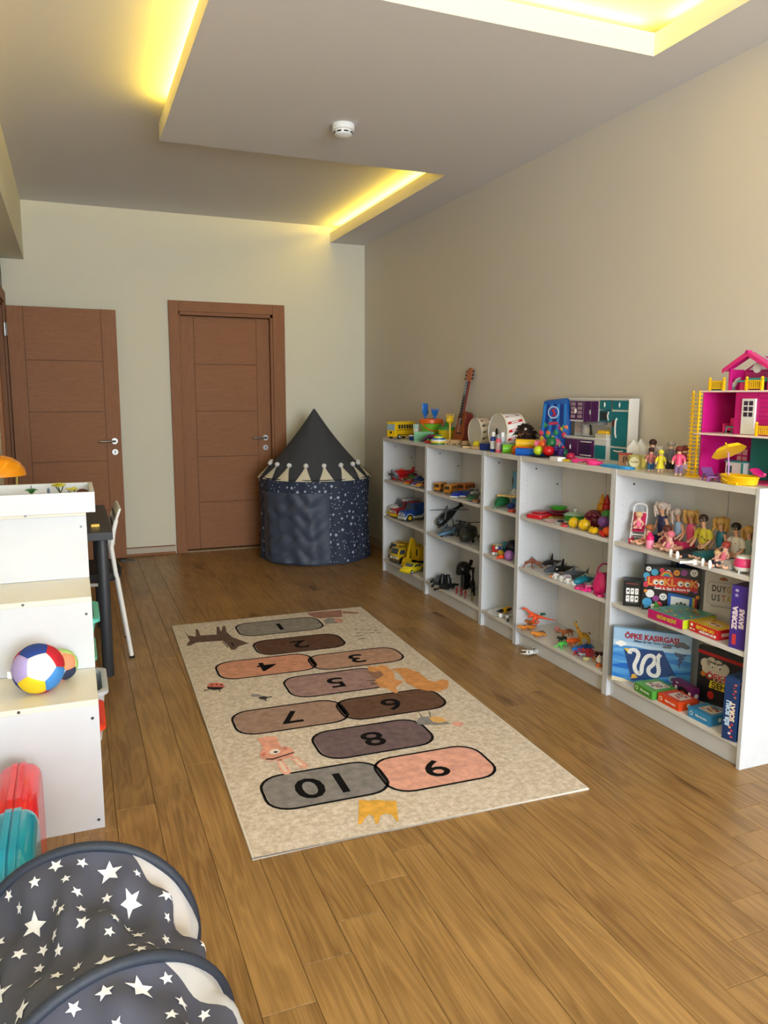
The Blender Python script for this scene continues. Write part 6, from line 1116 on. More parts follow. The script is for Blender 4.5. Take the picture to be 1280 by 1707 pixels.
# --- fifth bookcase, upper shelf: dolls
BLOND, PLAT, GING, BRN, BLK = C(206, 160, 84, .55), C(214, 196, 184, .5), C(190, 120, 60, .55), C(60, 36, 26, .5), C(24, 18, 18, .5)
doll('doll with big platinum curls and a navy dress, leftmost of the large dolls', (.155, 0.654, S1), -92, .19, PLAT, 'curly', C(34, 36, 80, .6), C(34, 36, 80, .6), skirt='short', seed=3)
doll('platinum-haired doll in a pale blue top', (.165, 0.565, S1), -95, .172, PLAT, 'long', C(150, 176, 206, .6), C(210, 60, 110, .5), skirt='short', seed=4)
doll('doll with blond waves, pink dress and lace, beside the man in yellow', (.16, 0.486, S1), -95, .176, BLOND, 'curly', K(226, 80, 130), K(226, 60, 120), skirt='short', seed=5)
doll('male doll in a yellow patterned shirt, black trousers and white shoes', (.115, 0.369, S1), -93, .178, BRN, 'short', C(206, 190, 50, .7), C(26, 26, 32, .7), shoes=PW, male=True, print_=C(70, 70, 40, .7), seed=6)
doll('doll with golden curls and a shiny teal mermaid gown', (.15, 0.312, S1), -95, .17, BLOND, 'curly', C(30, 120, 150, .3), C(40, 110, 120, .35), skirt='long', seed=7)
doll('male doll in a white printed shirt with black hair and white shoes', (.105, 0.192, S1), -93, .172, BLK, 'short', C(222, 216, 206, .7), C(40, 50, 66, .7), shoes=PW, male=True, print_=C(120, 110, 100, .7), seed=8)
doll('blond doll in a grey-green lace dress, nearest the end panel', (.12, 0.144, S1), -95, .165, BLOND, 'long', C(130, 150, 140, .5), C(190, 190, 186, .5), skirt='long', seed=9)
babydoll('baby doll in yellow sitting behind the pink bottle', .09, 0.659, S1, -80, .085, C(230, 180, 70, .6), C(180, 110, 60, .5)); babydoll('baby doll with a pink hair bow between the large dolls', .06, 0.493, S1, -80, .085, C(240, 130, 160, .6), C(236, 120, 140, .5)); babydoll('tiny doll with red hair in pink on the lap of the male doll', .045, 0.180, S1+.016, -80, .08, C(240, 120, 150, .6), C(170, 60, 50, .5)); babydoll('tiny blond doll in pink lying by the teal gown', .03, 0.206, S1+.0, -60, .06, C(240, 150, 170, .6), C(206, 170, 120, .5)); babydoll('brown-haired small doll behind the bow doll', .10, 0.559, S1, -80, .095, C(150, 60, 80, .6), C(110, 50, 36, .5))
# stroller
t = thing('doll_stroller', 'white and hot pink doll stroller with a baby at the left of the shelf', 'toy stroller', (.075, 0.707, S1), -50); PS = C(240, 238, 236, .3); SPK = K(206, 24, 90)
for s in (-1, 1):
    part(t, 'frame_side', MB().tube([(s*.030, -.030, .018), (s*.030, .02, .12), (s*.028, .028, .155)], .0032, 8), PS); part(t, 'frame_side', MB().tube([(s*.030, .030, .018), (s*.030, -.012, .085)], .003, 8), PS)
    for yy in (-.032, .032): o = part(t, 'wheel', MB().cyl((s*.026, yy, .012), (s*.034, yy, .012), .012, n=16), SPK); part(o, 'hub', MB().cyl((s*.0345, yy, .012), (s*.0335, yy, .012), .005, n=10), PS)
part(t, 'push_handle', MB().tube([(-.028, .028, .152), (-.024, .030, .166), (-.012, .031, .172), (.012, .031, .172), (.024, .030, .166), (.028, .028, .152)], .0035, 8), PS); part(t, 'crossbar', MB().tube([(-.03, -.02, .04), (.03, -.02, .04)], .003, 6).tube([(-.03, .025, .135), (.03, .025, .135)], .003, 6).tube([(-.03, .03, .02), (.03, .03, .02)], .003, 6), PS)
part(t, 'fabric_seat', MB().prism(rrect(0, 0, .052, .085, .014), -.002, .002, m=Matrix.Translation((0, .012, .098))@Matrix.Rotation(R(68), 4, 'X')), SPK, .001); part(t, 'seat_base', MB().box(-.026, .026, -.03, .0, .055, .060), SPK, .002)
babydoll('baby doll in a pink striped suit sitting in the stroller', .069, 0.701, S1+.062, -50, .075, C(240, 110, 150, .6), C(230, 190, 140, .5))
t = thing('doll_bottle', 'pink toy baby bottle beside the stroller', 'toy bottle', (.04, 0.591, S1), 0); part(t, 'body', MB().lathe([(.015, 0), (.0165, .004), (.0165, .034), (.014, .040)], n=18), K(246, 150, 180)); part(t, 'cap', MB().lathe([(.0165, .036), (.0165, .052), (.010, .058), (.006, .068), (.003, .070)], n=18), K(230, 30, 110))
# white wand and pot
t = thing('toy_windmill', 'white plastic toy propeller arms lying on the shelf edge', 'toy', (*(-0.023, 0.261), S1), 0)
for a, L_ in ((158, .06), (-40, .095), (100, .02), (20, .02)): part(t, 'arm', MB().tube([(0, 0, .010), (L_*.5*math.cos(R(a)), L_*.5*math.sin(R(a)), .009), (L_*math.cos(R(a)), L_*math.sin(R(a)), .008)], [.008, .004, .006], 8), PW)
part(t, 'hub', MB().lathe([(.012, 0), (.014, .008), (.010, .020), (.001, .022)], n=14), PW)
t = thing('toy_cooker', 'pink and white round toy pot with little feet at the near end', 'toy pot', (.035, 0.080, S1), 0); part(t, 'base', MB().lathe([(.026, .010), (.032, .016), (.034, .026)], n=26), PW); part(t, 'bowl', MB().lathe([(.034, .026), (.036, .034), (.030, .058), (.028, .060)], n=26), K(226, 60, 120)); part(t, 'lid', MB().lathe([(.030, .058), (.024, .066), (.004, .070)], n=26), PW)
for a in (60, 180, 300): part(t, 'foot', MB().cyl((.02*math.cos(R(a)), .02*math.sin(R(a)), .014), (.022*math.cos(R(a)), .022*math.sin(R(a)), 0), .005, .003, 8), PW)
# --- board games
def game(name, label, p0, p1, d, h, z, front, top=None, side=None, group=None, rx=0):
    """box whose lower front edge runs from p0 to p1 (left to right as seen from the room)"""
    W = math.hypot(p1[0]-p0[0], p1[1]-p0[1]); rz = math.degrees(math.atan2(p1[1]-p0[1], p1[0]-p0[0]))
    t = thing(name, label, 'board game', (p0[0], p0[1], z), rz, group)
    if rx: t.rotation_euler = (R(rx), 0, R(rz))
    part(t, 'carton', MB().box(0, W, 0, d, 0, h), front, .0012)
    if top: part(t, 'top_print', MB().box(.0015, W-.0015, .0015, d-.0015, h, h+.0004), top, smooth=False)
    if side: part(t, 'end_print', MB().box(W, W+.0004, .0015, d-.0015, .0015, h-.0015), side, smooth=False)
    return t, W
def F(t, name, pts, mat, off=.0005): return part(t, name, MB().prism(pts, -off, -off+.0004, 'y'), mat, smooth=False)
def TT(t, name, pts, mat, z): return part(t, name, MB().prism(pts, z, z+.0004), mat, smooth=False)
def FT(t, s, x, z, size, mat, bold=.0004, off=.0012, rot=0, **k): return text(t, s, (x, -off, z), size, mat, (R(90), R(-rot), 0), bold, **k)
gp = 'board games on the middle shelf'
t, W = game('card_game', 'small black card game box with six white pictograms', (.012, .712), (.068, .662), .078, .117, S2, C(20, 19, 21, .35), group=gp)
F(t, 'title_line', rrect(W*.5, .104, .05, .005, .001), K(120, 50, 40))
for i in range(3):
    for j in range(2):
        cx_, cz_ = W*(.26+i*.25), .070-j*.034; F(t, 'pictogram_card', rrect(cx_, cz_, .015, .028, .002), PW)
        F(t, 'pictogram', [[(cx_-.004, cz_-.003), (cx_+.004, cz_-.003), (cx_+.005, cz_+.004), (cx_-.002, cz_+.006)], [(cx_-.005, cz_), (cx_+.005, cz_+.001), (cx_, cz_+.006)], [(cx_-.002, cz_-.007), (cx_+.004, cz_+.005), (cx_+.001, cz_+.007)]][(i+j) % 3], BLACK, .0010)
F(t, 'small_print', rrect(W*.5, .018, .045, .004, .001), K(90, 90, 90)); part(t, 'side_lettering', MB().box(W, W+.0004, .02, .026, .03, .09), K(130, 40, 30), smooth=False)
# big colourful box
t, W = game('party_game', 'large black board game box covered in cartoon bubbles and googly-eyed orange letters', (.052, .632), (.225, .475), .045, .198, S2, C(22, 20, 22, .35), group=gp)
rn = random.Random(21); bc = [PW, K(70, 160, 200), K(220, 60, 90), K(100, 180, 70), K(240, 150, 40), K(150, 60, 140)]
for i, (x, z, r) in enumerate(((.02, .185, .011), (.045, .172, .015), (.075, .183, .010), (.10, .175, .012), (.135, .176, .013), (.165, .178, .014), (.205, .18, .016), (.012, .155, .014), (.012, .115, .012), (.03, .075, .018), (.012, .085, .008), (.055, .055, .014), (.085, .065, .016), (.02, .035, .020), (.07, .03, .012), (.22, .13, .010), (.225, .075, .008), (.215, .10, .010), (.045, .02, .010), (.012, .135, .006))):
    c_ = bc[i % 6] if i % 3 else PW; F(t, 'bubble', circ(x, z, r), c_)
    if i % 2 == 0: F(t, 'bubble_face', circ(x-r*.3, z+r*.1, r*.18, n=8), BLACK, .0010); F(t, 'bubble_face', circ(x+r*.3, z+r*.1, r*.18, n=8), BLACK, .0010); F(t, 'bubble_face', [(x-r*.4, z-r*.35), (x, z-r*.55), (x+r*.4, z-r*.35)], BLACK, .0010)
for k_, c_ in ((.030, K(200, 60, 60)), (.025, K(240, 160, 50)), (.020, K(90, 170, 80)), (.014, K(70, 120, 200))): F(t, 'rainbow', [(.095+k_*math.cos(PI*i/10), .150+k_*1.1*math.sin(PI*i/10)) for i in range(11)], c_, .0006+(.03-k_)*.01)
F(t, 'title_banner', [(.012, .150), (.06, .158), (.13, .156), (.2, .150), (.222, .135), (.224, .105), (.215, .100), (.19, .098), (.185, .088), (.06, .098), (.05, .108), (.016, .112)], K(200, 30, 34), .0012)
for s_, x_ in (('L', .028), ('K', .098), ('L', .124), ('K', .207)): FT(t, s_, x_, .130-.00*(x_>.1), .046, K(226, 150, 60), .0016, .0022)
for x_ in (.052, .075, .153, .180): F(t, 'letter_o', circ(x_, .130, .0145), K(226, 150, 60), .0016); F(t, 'letter_o_eye', circ(x_, .128, .0105), PW, .0021); F(t, 'letter_o_pupil', circ(x_+.003, .127, .0045), BLACK, .0026)
FT(t, 'Seek it. Spy it. Score it!', .12, .103, .0155, PW, .0005, .0022)
F(t, 'blue_frame', [(.105, .0), (.105, .085), (.205, .072), (.205, .0)], K(30, 100, 190), .0008); F(t, 'frame_picture', [(.117, .0), (.117, .072), (.192, .063), (.192, .0)], C(220, 226, 232, .4), .0013); F(t, 'yellow_edge', [(.205, .0), (.205, .072), (.214, .07), (.214, .0)], K(200, 180, 40), .0008); F(t, 'red_edge', [(.214, .0), (.214, .07), (.222, .066), (.222, .0)], K(170, 30, 40), .0008)
F(t, 'creature', [(.135, .02), (.14, .045), (.15, .055), (.16, .048), (.172, .055), (.18, .04), (.182, .02), (.165, .01), (.145, .01)], BLACK, .0018)
for x_ in (.149, .170): F(t, 'creature_eye', circ(x_, .048, .007), PW, .0023); F(t, 'creature_pupil', circ(x_+.001, .046, .003, n=8), BLACK, .0028)
F(t, 'green_shape', [(.045, .0), (.055, .045), (.075, .02), (.085, .0)], K(80, 170, 70), .0010); F(t, 'blue_creature', [(.008, .008), (.01, .05), (.03, .055), (.035, .03), (.022, .01)], K(60, 150, 210), .0010)
solo('storage_bin', 'pale grey bin standing behind the black cartoon bubble box', 'bin', MB().lathe([(.048, 0), (.055, .23), (.058, .235), (.054, .235), (.046, .01)], n=28), C(196, 198, 204, .5), (.20, .705, S2), 0)
solo('blue_folder', 'dark blue folder upright behind the black cartoon bubble box', 'folder', MB().box(-.06, .06, -.004, .004, 0, .238), K(20, 50, 120), (.262, .60, S2), -90, bev=.001)
# white DUYGU USTASI box
t, W = game('emotion_game', 'grey-white board game box with thin dark capital letters in an outline', (.179, .408), (.269, .264), .004, .212, S2, C(206, 202, 198, .5), group=gp)
INKB = K(40, 38, 44)
F(t, 'title_outline', rrect(.088, .122, .15, .098, .018), K(130, 126, 126), .0005); F(t, 'title_field', rrect(.088, .122, .147, .095, .017), C(206, 202, 198, .5), .0010)
for wd, z_ in (('DUYGU', .142), ('USTASI', .103)):
    for i, ch in enumerate(wd): FT(t, ch, .040+i*.0195+(.0 if ch != 'I' else -.003), z_, .037, [INKB, INKB, K(60, 60, 60), K(190, 140, 80), K(80, 70, 60), INKB][i] if wd[0] == 'D' else [INKB, K(70, 70, 70), K(190, 90, 60), K(190, 170, 60), INKB, INKB][i], .0007, .0018, sx=.68)
for k_, c_ in ((.016, K(60, 40, 36)), (.0125, K(210, 140, 50)), (.009, K(200, 70, 60)), (.005, K(60, 40, 36))): F(t, 'rainbow', [(.074+k_*math.cos(PI*i/10), .180+k_*.9*math.sin(PI*i/10)) for i in range(11)], c_, .0006+(.022-k_)*.02)
F(t, 'rule', [(.03, .066), (.16, .066), (.16, .068), (.03, .068)], INKB)
# purple upright box
t, W = game('strategy_game', 'tall purple board game box on end beside the end panel', (.004, .096), (.018, .034), .19, .240, S2, C(66, 44, 140, .4), top=C(60, 40, 110, .4), group=gp)
for s_, x_, sz in (('ZORBA', .019, .026), ('SAVAS', .046, .026)): text(t, s_, (x_, -.0012, .118), sz, C(232, 214, 224, .5), (R(90), R(-90), 0), .0016)
F(t, 'badge', circ(.020, .222, .008), K(110, 96, 170)); F(t, 'badge', circ(.020, .203, .008), K(110, 96, 170)); F(t, 'red_plaque', [(.012, .015), (.028, .015), (.028, .055), (.012, .055)], K(206, 60, 60)); FT(t, 'X4', .02, .222, .009, PW, .0002); FT(t, '7+', .02, .203, .009, PW, .0002)
# pink flat box
t, W = game('card_set', 'flat pink and lime board game box on the shelf edge', (-.012, .520), (-.004, .326), .185, .040, S2, K(196, 30, 110), top=K(70, 150, 140), side=K(190, 210, 30), group=gp)
FT(t, 'KELİME SEÇİMİ', W*.55, .020, .019, K(210, 190, 50), .0008, sx=.8); rn = random.Random(31)
for i in range(34): x_, y_, r_ = rn.uniform(.015, W-.02), rn.uniform(.012, .17), rn.uniform(.006, .014); TT(t, 'top_picture', circ(x_, y_, r_, r_*.7, 7), [K(200, 200, 50), K(40, 110, 60), K(40, 160, 180), K(220, 180, 60), K(200, 80, 60), K(120, 180, 70)][i % 6], .0406+i*.00001)
part(t, 'end_badge', MB().box(W+.0004, W+.0010, .06, .12, .012, .026), K(200, 60, 30), smooth=False)
# red flat box
t, W = game('quiz_game', 'flat red and yellow board game box next to the purple upright one', (.020, .314), (.018, .165), .112, .040, S2, K(206, 30, 36), top=K(226, 180, 40), group=gp)
FT(t, 'YÜZME OKU', W*.62, .026, .017, K(240, 200, 60), .0006, sx=.85); FT(t, 'SEVGİ KARTLARI', W*.62, .011, .012, PW, .0005, sx=.8); F(t, 'badge', circ(.045, .026, .009), K(230, 180, 50)); F(t, 'badge', circ(.014, .028, .006), PW); F(t, 'badge', circ(W-.012, .012, .006), PW); FT(t, 'Ağaç, kuş', .018, .012, .007, PW, .0001)
TT(t, 'top_picture', rrect(.085, .055, .10, .06, .012), K(236, 200, 70), .0406); TT(t, 'top_picture', circ(.085, .05, .035, .018), C(240, 214, 200, .4), .0410); TT(t, 'top_picture', circ(.07, .055, .012, .008), K(170, 60, 60), .0414); TT(t, 'top_picture', circ(.10, .048, .010, .008), K(140, 60, 90), .0414); TT(t, 'top_picture', circ(.04, .09, .012, .008), K(200, 90, 40), .0410)
part(t, 'end_badge', MB().box(W+.0002, W+.0008, .02, .09, .012, .026), C(236, 190, 190, .4), smooth=False)
# --- bottom shelf games
gp = 'board games on the bottom shelf'
SEA = C(70, 140, 206, .3)
t, W = game('storm_game', 'large blue board game box with waves, a storm and a winding white track', (-.018, .728), (.215, .490), .030, .250, S3, SEA, top=C(150, 190, 214, .4), group=gp)
F(t, 'sky', [(.001, .175), (.001, .249), (W-.001, .249), (W-.001, .170), (.25, .178), (.15, .168), (.06, .18)], C(150, 184, 214, .4)); F(t, 'haze', [(.001, .168), (.001, .195), (.10, .185), (.2, .178), (W-.001, .186), (W-.001, .165), (.2, .16), (.1, .17)], C(176, 204, 224, .4), .0008)
for i, (z_, c_) in enumerate(((.150, K(96, 164, 216)), (.128, K(50, 120, 196)), (.105, K(90, 160, 214)), (.082, K(30, 100, 186)), (.058, K(80, 150, 210)), (.036, K(40, 120, 200)))):
    F(t, 'wave', [(x_*W/16+(.001 if x_ == 0 else (-.001 if x_ == 16 else 0)), z_+.007*math.sin(x_*.9+i*1.7)) for x_ in range(17)]+[(x_*W/16+(.001 if x_ == 0 else (-.001 if x_ == 16 else 0)), z_-.014+.006*math.sin(x_*.7+i)) for x_ in range(16, -1, -1)], c_, .0009+i*.0002)
F(t, 'sand', [(.001, .001), (.001, .022), (.05, .016), (.09, .004), (.12, .001)], C(216, 206, 176, .4), .0022); F(t, 'sand', [(.20, .001), (.26, .018), (W-.001, .032), (W-.001, .001)], C(216, 206, 176, .4), .0022)
FT(t, 'ÖFKE KASIRGASI', .165, .217, .0335, K(160, 20, 40), .0013, .0022, sx=.92); FT(t, 'Öfkeye İyi Gel, Yönet, Dönüştür!', .175, .197, .0125, K(30, 40, 70), .0003, .0022)
for x_, z_, w_ in ((.035, .178, .030),): 
    for dx, dz, rr_ in ((-.012, 0, .010), (0, .004, .012), (.013, 0, .010), (0, -.006, .010)): F(t, 'cloud', circ(x_+dx, z_+dz, rr_*1.1, rr_*.8), PW, .0024+rr_*.01)
for dx, dz, rr_ in ((-.018, -.002, .012), (0, .004, .016), (.018, -.003, .012)): F(t, 'storm_cloud', circ(.292+dx, .200+dz, rr_*1.2, rr_*.8), K(96, 100, 110), .0024+rr_*.01)
for dx, dz, rr_ in ((-.010, 0, .008), (.006, .002, .010)): F(t, 'storm_cloud', circ(.232+dx, .185+dz, rr_*1.3, rr_*.7), K(110, 112, 122), .0024+rr_*.01)
F(t, 'tornado', [(.262, .168), (.318, .160), (.300, .150), (.308, .142), (.290, .132), (.298, .124), (.285, .112), (.292, .100), (.284, .100), (.278, .114), (.286, .124), (.276, .134), (.284, .144), (.266, .152)], K(70, 90, 130), .0026)
F(t, 'game_board', [(.048, .158), (.215, .168), (.272, .060), (.088, .012)], K(36, 66, 120), .0028); F(t, 'board_corner', [(.048, .158), (.075, .160), (.066, .140)], K(220, 190, 80), .0032); F(t, 'board_corner', [(.085, .02), (.115, .028), (.10, .045), (.088, .040)], K(220, 170, 70), .0032)
pth = [(.075, .135), (.078, .152), (.098, .155), (.112, .140), (.108, .115), (.098, .085), (.104, .060), (.118, .048), (.128, .056), (.130, .085), (.138, .115), (.152, .135), (.172, .138), (.184, .122), (.176, .098), (.160, .080), (.160, .060), (.176, .048), (.196, .052), (.202, .075), (.196, .105), (.196, .135), (.206, .150)]
def strip(pts, wd): 
    o = []; o2 = []
    for i, p in enumerate(pts):
        a, c = Vector(pts[max(i-1, 0)]), Vector(pts[min(i+1, len(pts)-1)]); d_ = (c-a).normalized(); n = Vector((-d_.y, d_.x)); o.append(tuple(Vector(p)+n*wd)); o2.append(tuple(Vector(p)-n*wd))
    return o, o2
def smoothp(pts, k=3):
    out = []
    for i in range(len(pts)-1):
        p0, p1, p2, p3 = (Vector(pts[max(min(j, len(pts)-1), 0)]) for j in (i-1, i, i+1, i+2))
        for q in range(k): u = q/k; out.append(tuple(.5*((2*p1)+(p2-p0)*u+(2*p0-5*p1+4*p2-p3)*u*u+(3*p1-p0-3*p2+p3)*u**3)))
    return out+[pts[-1]]
pp = smoothp(pth); a_, c_ = strip(pp, .0088); b = MB(); n_ = len(pp); b.add([(x, -.0036, z) for x, z in a_+c_], [(i, i+1, i+1+n_, i+n_) for i in range(n_-1)]); part(t, 'winding_track', b, PW, smooth=False)
a_, c_ = strip(pp, .0084); b = MB()
for i in range(0, n_, 1): p, q = Vector(a_[i]), Vector(c_[i]); d_ = (q-p).orthogonal().normalized()*.0006; b.add([(v.x, -.0039, v.y) for v in (p-d_, q-d_, q+d_, p+d_)], [(0, 1, 2, 3)])
part(t, 'track_cells', b, K(90, 90, 96), smooth=False, kind='stuff')
F(t, 'round_seal', circ(.262, .042, .016), C(214, 226, 236, .4), .0034); F(t, 'round_seal_ring', circ(.262, .042, .012), K(90, 130, 180), .0038)
# black box behind and dark ÖFKE ŞEHRİ box
t, W = game('anger_city_game', 'dark board game box with an angry white cloud face and red band', (.168, .405), (.235, .19), .03, .243, S3, C(24, 42, 48, .4), group=gp)
F(t, 'red_band', [(.001, .212), (W-.001, .195), (W-.001, .210), (.001, .227)], K(190, 24, 34)); F(t, 'dark_panel', [(.01, .01), (.01, .20), (W-.01, .185), (W-.01, .01)], C(20, 22, 26, .4))
for x_, z_, r_ in ((.035, .172, .022), (.06, .182, .022), (.09, .176, .022), (.115, .165, .024), (.04, .150, .02), (.075, .155, .024), (.11, .145, .022)): F(t, 'cloud_face', circ(x_, z_, r_), C(214, 210, 196, .5), .0010+r_*.01)
for x_ in (.065, .098): F(t, 'cloud_eye', circ(x_, .165, .009, .008), PW, .0022); F(t, 'cloud_pupil', circ(x_+.001, .163, .004, n=8), BLACK, .0027); F(t, 'brow', [(x_-.014, .176+.008*(x_ < .08)), (x_+.014, .176+.008*(x_ > .08)), (x_+.014, .180+.008*(x_ > .08)), (x_-.014, .180+.008*(x_ < .08))], BLACK, .0027)
FT(t, 'ÖFKE', .088, .122, .040, PW, .0028, .0022, sx=.95); FT(t, 'ÖFKE', .088, .122, .040, K(206, 50, 40), .0008, .0030, sx=.95); F(t, 'lettering_field', [(.055, .072), (.165, .068), (.165, .102), (.06, .104)], K(226, 206, 50), .0012); FT(t, 'ŞEHRİ', .115, .086, .034, BLACK, .0008, .0022)
F(t, 'splash', circ(.065, .04, .014, .018), K(190, 40, 30), .0012); F(t, 'badge', circ(.028, .125, .012), K(200, 120, 40), .0012)
def small(label, p0, p1, d, h, m, tcol, z=S3, rz=None, ends=None):
    t, W = game('card_pack', label, p0, p1, d, h, z, m, group='small card game boxes'); F(t, 'seal', circ(.018, h/2, .009), PW); F(t, 'seal_core', circ(.018, h/2, .006), m, .0009); FT(t, 'Öfke Kartları', W*.6, h*.5, .0115, PW, .0002)
    TT(t, 'top_card', rrect(W*.55, d*.55, W*.62, d*.62, .004), C(226, 214, 200, .4), h+.0002); rn = random.Random(int(W*9999))
    for i in range(9): TT(t, 'top_picture', circ(rn.uniform(W*.3, W*.8), rn.uniform(d*.32, d*.78), rn.uniform(.006, .012), rn.uniform(.004, .009), 8), [tcol, K(160, 60, 60), K(90, 60, 110), K(200, 150, 120)][i % 4], h+.0007+i*.00002)
    part(t, 'end_seal', MB().cyl((W, d*.5, h*.5), (W+.0005, d*.5, h*.5), .009, n=14), PW); return t
small('green card game box on the bottom shelf', (-.004, .590), (-.012, .466), .125, .038, K(80, 160, 60), K(150, 90, 70))
small('orange-red card game box between the green and the blue', (.006, .452), (.005, .327), .10, .038, K(226, 76, 30), K(200, 60, 40))
small('light blue card game box beside the navy box', (.010, .282), (.012, .165), .10, .042, K(50, 140, 196), K(190, 120, 60))
t, W = game('card_pack', 'purple card game box standing on its edge at the back', (.128, .500), (.112, .365), .034, .068, S3, K(110, 28, 96), group='small card game boxes'); F(t, 'picture', [(.04, .012), (.10, .010), (.105, .045), (.07, .055), (.04, .045)], C(30, 22, 30, .4)); F(t, 'picture_face', circ(.072, .028, .014, .010), K(200, 110, 70), .001); F(t, 'white_tag', rrect(.024, .03, .016, .03, .002), PW, .001); F(t, 'white_tag', rrect(.116, .03, .016, .03, .002), PW, .001); part(t, 'end_seal', MB().cyl((W, .017, .034), (W+.0005, .017, .034), .010, n=14), PW); FT(t, 'Kaygı', .03, .06, .008, PW, .0002)
# navy upright
t, W = game('riddle_game', 'tall navy blue game box with white lettering at the near end of the bottom shelf', (-.018, .078), (-.004, .024), .20, .243, S3, C(20, 52, 100, .4), top=C(28, 62, 110, .4), group=gp)
text(t, 'BİR SORU', (.020, -.0012, .105), .022, C(190, 214, 236, .5), (R(90), R(-90), 0), .0012); text(t, 'SORAT', (.038, -.0012, .115), .024, C(240, 214, 190, .5), (R(90), R(-90), 0), .0012)
for i, c_ in enumerate((K(190, 60, 90), K(230, 200, 210), K(190, 60, 90), K(220, 150, 110), K(170, 50, 80))):
    F(t, 'sticker', circ(.034+.004*(-1)**i, .016+i*.012, .006, .005, 7), c_); F(t, 'sticker', circ(.040+.003*(-1)**i, .172+i*.012, .006, .004, 7), [K(190, 90, 70), K(140, 40, 40)][i % 2])
rn = random.Random(77)
for i in range(16): y_, z_ = rn.uniform(.01, .18), rn.uniform(.012, .235); part(t, 'side_sticker', MB().cyl((W, y_, z_), (W+.0006, y_, z_), rn.uniform(.006, .012), n=9), [K(200, 70, 100), K(230, 220, 200), K(220, 180, 60), K(150, 50, 90)][i % 4])

# ================================================================ left side: stepped storage unit
t = thing('stepped_storage_unit', 'white stair-shaped storage unit for plastic bins at the left', 'storage unit', (-2.66, .464, 0), 0)
ys, hs, UW = [0, .309, .618, .956], [.434, .690, .948], .445
b = MB()
for i in range(3):
    y0, y1, z0 = ys[i], ys[i+1], (0 if i == 0 else hs[i-1]-.0)
    part(t, 'riser_panel', MB().box(0, UW, y0, y0+.018, 0 if i == 0 else hs[i-1]+.0005, hs[i]-.018), WHITE, .001)
    part(t, 'step_board', MB().box(0, UW+.0, y0, y1+(.0 if i == 2 else 0), hs[i]-.018, hs[i]), C(232, 226, 208, .35), .0012, label='white step top, tinted cream as lit by the ceiling' if i < 2 else None)  # white boards; the yellow ceiling light on their tops is put into the colour
    if i: part(t, 'divider_panel', MB().box(0, UW-.004, y0, y0+.018, 0, hs[i-1]-.0185), WHITE)
    for (xx, zz) in (((.217, .228, .236)[i], hs[i]-.009), (UW-.020, hs[i]-.060)): part(t, 'screw_cap', MB().cyl((xx, y0+.001, zz), (xx, y0-.0012, zz), .0048, n=12), C(120, 122, 124, .3, 1))
part(t, 'screw_cap', MB().cyl((UW-.018, .001, .03), (UW-.018, -.0012, .03), .0048, n=12), C(120, 122, 124, .3, 1))
part(t, 'end_panel', MB().box(0, UW, .938, .956, 0, .930), WHITE, .001); part(t, 'bottom_board', MB().box(0, UW-.002, .018, .938, .0, .03), WHITE)
part(t, 'back_board', MB().box(0, .006, .018, .309, .03, .416).box(0, .006, .309, .618, .03, .672).box(0, .006, .618, .938, .03, .930), WHITE)
def bin_(label, y0, y1, x1, z1, d, col, body=None):
    """plastic drawer bin poking out of the unit; rim on top"""
    t = thing('storage_bin', label, 'storage bin', (-2.64, 0, 0), 0, 'plastic bins in the stepped unit'); X1 = x1+2.64
    pr = lambda e, z: [(x, y, z) for x, y in [(a, c) for a, c in rrect(X1/2, (y0+y1)/2, X1-2*e, y1-y0-2*e, .035)]]
    n = len(pr(0, 0)); vs = pr(.012, z1)+pr(.03, z1-d)+pr(.034, z1-d+.004)+pr(.018, z1); fs = [(i, (i+1) % n, (i+1) % n+n, i+n) for i in range(n)]+[tuple(range(n, 2*n))]+[(i+2*n, (i+1) % n+2*n, (i+1) % n+3*n, i+3*n) for i in range(n)]+[tuple(range(2*n, 3*n))]
    part(t, 'tub', MB().add(vs, fs), body or col)
    vs = pr(0, z1-.012)+pr(0, z1)+pr(.006, z1+.003)+pr(.020, z1+.001)+pr(.024, z1-.012); fs = [(i+k_*n, (i+1) % n+k_*n, (i+1) % n+(k_+1)*n, i+(k_+1)*n) for k_ in range(4) for i in range(n)]
    part(t, 'rim', MB().add(vs, fs), col); return t
bin_('deep grey plastic bin poking out of the middle column below the turquoise ones', .79, 1.07, -2.174, .332, .20, C(196, 198, 200, .4), C(206, 208, 208, .4))
bin_('orange-red plastic bin poking out under the first step', .50, .762, -2.194, .322, .12, C(232, 60, 30, .35), C(226, 60, 40, .35))
bin_('turquoise plastic bin, uppermost one poking out of the middle column', .79, 1.07, -2.190, .600, .10, C(90, 190, 170, .4)); bin_('turquoise plastic bin just above the grey one', .79, 1.07, -2.206, .46, .09, C(100, 180, 150, .4))
